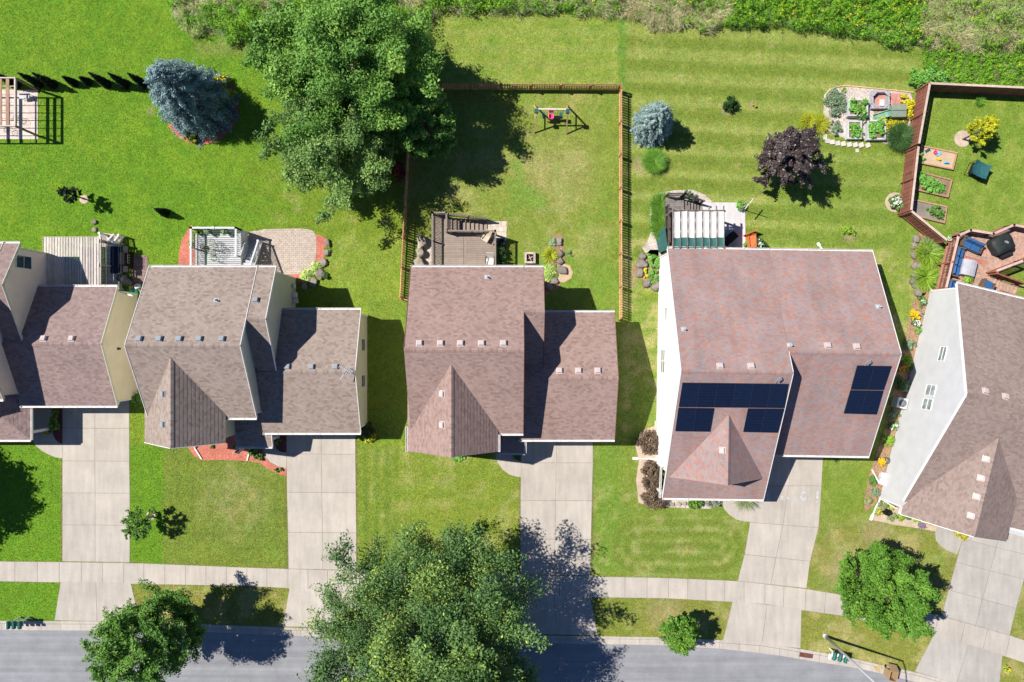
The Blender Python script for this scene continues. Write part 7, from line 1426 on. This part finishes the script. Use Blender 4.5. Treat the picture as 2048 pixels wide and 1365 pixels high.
rock('grey stone on the lawn below the hedge row, right of the pergola corner', 190, 445, (.22, .2, .16), STONE, None, 90); rock('pale stone above the white deck stairs', 190, 460, (.22, .22, .15), LIME, None, 91)
# ---------------------------------------------------------------- wild belt and turf (uncountable)
def inside_any(u, v, polys):
    r = np.zeros(u.shape, bool)
    for p in polys:
        us_ = [a[0] for a in p]; vs_ = [a[1] for a in p]; k = (u > min(us_)) & (u < max(us_)) & (v > min(vs_)) & (v < max(vs_))
        if k.any():
            i = np.where(k)[0]; r[i] |= inpoly(u[i], v[i], p)
    return r
BELT = [(-0, -160), (338, -160), (345, 20), (356, 52), (392, 72), (470, 86), (560, 92), (700, 90), (860, 78), (868, 30), (890, 26), (1000, 28), (1120, 30), (1236, 40), (1290, 44), (1300, 58), (1400, 66), (1445, 60), (1560, 58), (1640, 62), (1690, 74), (1740, 78), (1800, 96), (1842, 104), (1846, 150), (1850, 168), (2120, 176), (2300, 180), (2300, -160)]
def scatter(poly, n, dens=None):
    us_ = [a[0] for a in poly]; vs_ = [a[1] for a in poly]; out = []; got = 0
    while got < n:
        u = RG.uniform(min(us_), max(us_), n); v = RG.uniform(min(vs_), max(vs_), n); k = inpoly(u, v, poly)
        if dens is not None: k &= RG.random(n) < dens(u, v)
        out.append(np.stack([u[k], v[k]], 1)); got += k.sum()
    return np.concatenate(out)[:n]
RG = np.random.default_rng(42)
BX = [(max(0, a), max(-130, b)) for a, b in BELT]
def lowzone(u, v): return (u > 1838) & (v > 100)
def drymask(u, v):
    d = sstep(.42, .60, fbm(u / 55, v / 40, 61))
    d = np.where((u > 850) & (u < 1240), d * .6, d)
    d = np.where((u > 1840) & (v < 108), np.maximum(d, .55 + .4 * vnoise(u / 28, v / 24, 77)), d); d = np.where((u > 1240) & (u < 1440), np.maximum(d, .35 + .6 * vnoise(u / 26, v / 20, 71)), d); d = np.where((u > 400) & (u < 520) & (v > 20), d * .25, d)
    d = np.where((u > 1455) & (u < 1830), d * .12, d); d = np.where(lowzone(u, v), .02, d); return d
def belt(name, label, n, lm, dens, ht, wd, spread, bend):
    p = scatter(BX, n, dens); p[:, 1] += (fbm(p[:, 0] / 26, p[:, 0] * 0 + 3, 15) - .55) * 40 * sstep(-10, 60, p[:, 1]); edge = np.ones(n); b = np.stack([(p[:, 0] - CU) / S, -(p[:, 1] - CV) / S, np.zeros(n)], 1)
    ph = vnoise(p[:, 0] / 30, p[:, 1] / 30, 5) * 9 + RG.normal(size=n) * .8; ti = np.abs(RG.normal(size=n)) * spread; d = np.stack([np.cos(ph) * np.sin(ti), np.sin(ph) * np.sin(ti), np.cos(ti)], 1)
    hh = ht * (.5 + .7 * vnoise(p[:, 0] / 16, p[:, 1] / 16, 8)) * (.7 + .5 * RG.random(n)); hh = np.where(lowzone(p[:, 0], p[:, 1]), hh * .35, hh)
    q = blade_geo(b, d, hh, wd * (.6 + .8 * RG.random(n)), bend * (.4 + RG.random(n)))
    o_ = np_mesh(name, q.reshape(-1, 3), 4, lm, np.repeat(np.clip(.6 * RG.random(n) + .4 * vnoise(p[:, 0] / 12, p[:, 1] / 12, 3), 0, 1), 2)); tag(o_, label, 'wild grass', kind='stuff')
belt('dry_grass', 'tan dry wild grass along the top edge', 70000, LF_DRY, drymask, .85, .011, .6, .9)
belt('wild_grass', 'grey green reedy wild grass along the top edge', 90000, LF_REED, lambda u, v: .25 + .5 * drymask(u, v), .8, .011, .55, .8)
belt('wild_grass', 'fresh green wild grass along the top edge', 90000, LF_GRASSY, lambda u, v: .9 * (1 - drymask(u, v)) + .12, .85, .013, .5, .7)
# leafy weeds: leaves up tall stems
n0 = 6500; p = scatter(BX, n0, lambda u, v: (1 - drymask(u, v)) * .9 + .08); p[:, 1] += (fbm(p[:, 0] / 26, p[:, 0] * 0 + 3, 15) - .55) * 40 * sstep(-10, 60, p[:, 1]); k = np.repeat(np.arange(n0), 16); n = len(k); f = RG.random(n)
hh = 1.7 * (.35 + .9 * vnoise(p[:, 0] / 22, p[:, 1] / 22, 8)); hh = np.where(lowzone(p[:, 0], p[:, 1]), .35, hh)
ph = RG.random(n) * 6.283; rr = .17 * (1.15 - f * .7) * (.4 + RG.random(n)); pos = np.stack([(p[k, 0] - CU) / S + np.cos(ph) * rr, -(p[k, 1] - CV) / S + np.sin(ph) * rr, hh[k] * (.15 + .85 * f)], 1)
nrm = unit(np.stack([np.cos(ph) * .5, np.sin(ph) * .5, np.ones(n)], 1) + RG.normal(size=(n, 3)) * .35); bt = RG.random(n0) * .6 + .4 * vnoise(p[:, 0] / 25, p[:, 1] / 25, 13)
o_ = np_mesh('tall_weeds', leaf_quads(pos, nrm, .085 * (.6 + .8 * RG.random(n)), .36).reshape(-1, 3), 4, LF_WEED, np.clip(.55 * bt[k] + .45 * RG.random(n), 0, 1)); tag(o_, 'leafy bright green weeds filling the wild belt at the top', 'weeds', kind='stuff')
n0 = 420; p = scatter(BX, n0, lambda u, v: np.where((u > 1300) & (v < 90), .9, .1) * (1 - drymask(u, v))); k = np.repeat(np.arange(n0), 8); n = len(k); pos = np.stack([(p[k, 0] - CU) / S + RG.normal(size=n) * .07, -(p[k, 1] - CV) / S + RG.normal(size=n) * .07, 1.25 + .2 * RG.random(n)], 1)
o_ = np_mesh('goldenrod', leaf_quads(pos, unit(RG.normal(size=(n, 3)) * .5 + [0, 0, 1]), np.full(n, .065)).reshape(-1, 3), 4, LF_GOLD, RG.random(n)); tag(o_, 'yellow goldenrod heads in the wild belt', 'weeds', kind='stuff')
# brown thatch below the wild plants
o_ = flat('wild_soil', [(a, b - 9 if b > 0 else b) for a, b in BELT], .012, speckle('thatch', [(.10,.11,.03),(.20,.17,.09),(.28,.22,.13),(.12,.15,.04)], 9, big=.35), exc=True)
# turf blades
NB = 900000
u = RG.uniform(-20, 2068, NB); v = RG.uniform(-10, 1375, NB); keep = ~inside_any(u, v, EXC); u, v = u[keep], v[keep]; n = len(u)
b = np.stack([(u - CU) / S, -(v - CV) / S, np.zeros(n)], 1); ph = RG.random(n) * 6.283; wl = .016 + .020 * RG.random(n); hl = .022 + .028 * RG.random(n)
sd = np.stack([np.cos(ph), np.sin(ph), np.zeros(n)], 1) * wl[:, None]; ph2 = ph + 1.57 + RG.normal(size=n) * .4; ln = np.stack([np.cos(ph2) * .075, np.sin(ph2) * .075, hl], 1)
tri = np.stack([b - sd, b + sd, b + ln], 1).reshape(-1, 3)
cc = ground_col(u, v) * (.84 + .62 * RG.random(n) ** 1.5)[:, None]; cc[:, 0] *= .85 + .45 * RG.random(n); sel = RG.random(n) < .03; cc[sel] = cc[sel] * .5 + np.array([.36, .34, .16]) * .5
m, t, bb_ = nodes('grass_blade'); a = N(t, 'ShaderNodeAttribute', attribute_name='col'); t.links.new(a.outputs['Color'], bb_.inputs['Base Color']); bb_.inputs['Roughness'].default_value = .7; bb_.inputs['Specular IOR Level'].default_value = .15
tr_ = N(t, 'ShaderNodeBsdfTranslucent'); t.links.new(a.outputs['Color'], tr_.inputs[0]); mx = N(t, 'ShaderNodeMixShader'); mx.inputs[0].default_value = .25; t.links.new(bb_.outputs[0], mx.inputs[1]); t.links.new(tr_.outputs[0], mx.inputs[2]); t.links.new(mx.outputs[0], t.nodes['Material Output'].inputs[0])
o_ = np_mesh('lawn_grass', tri, 3, m, col=np.clip(cc, .003, 1)); tag(o_, 'short mown grass covering the lawns', 'grass', kind='stuff')

for o_ in list(SC.objects):
    if o_.parent is None and o_.get('category') and not o_.get('kind'): o_['kind'] = 'thing'
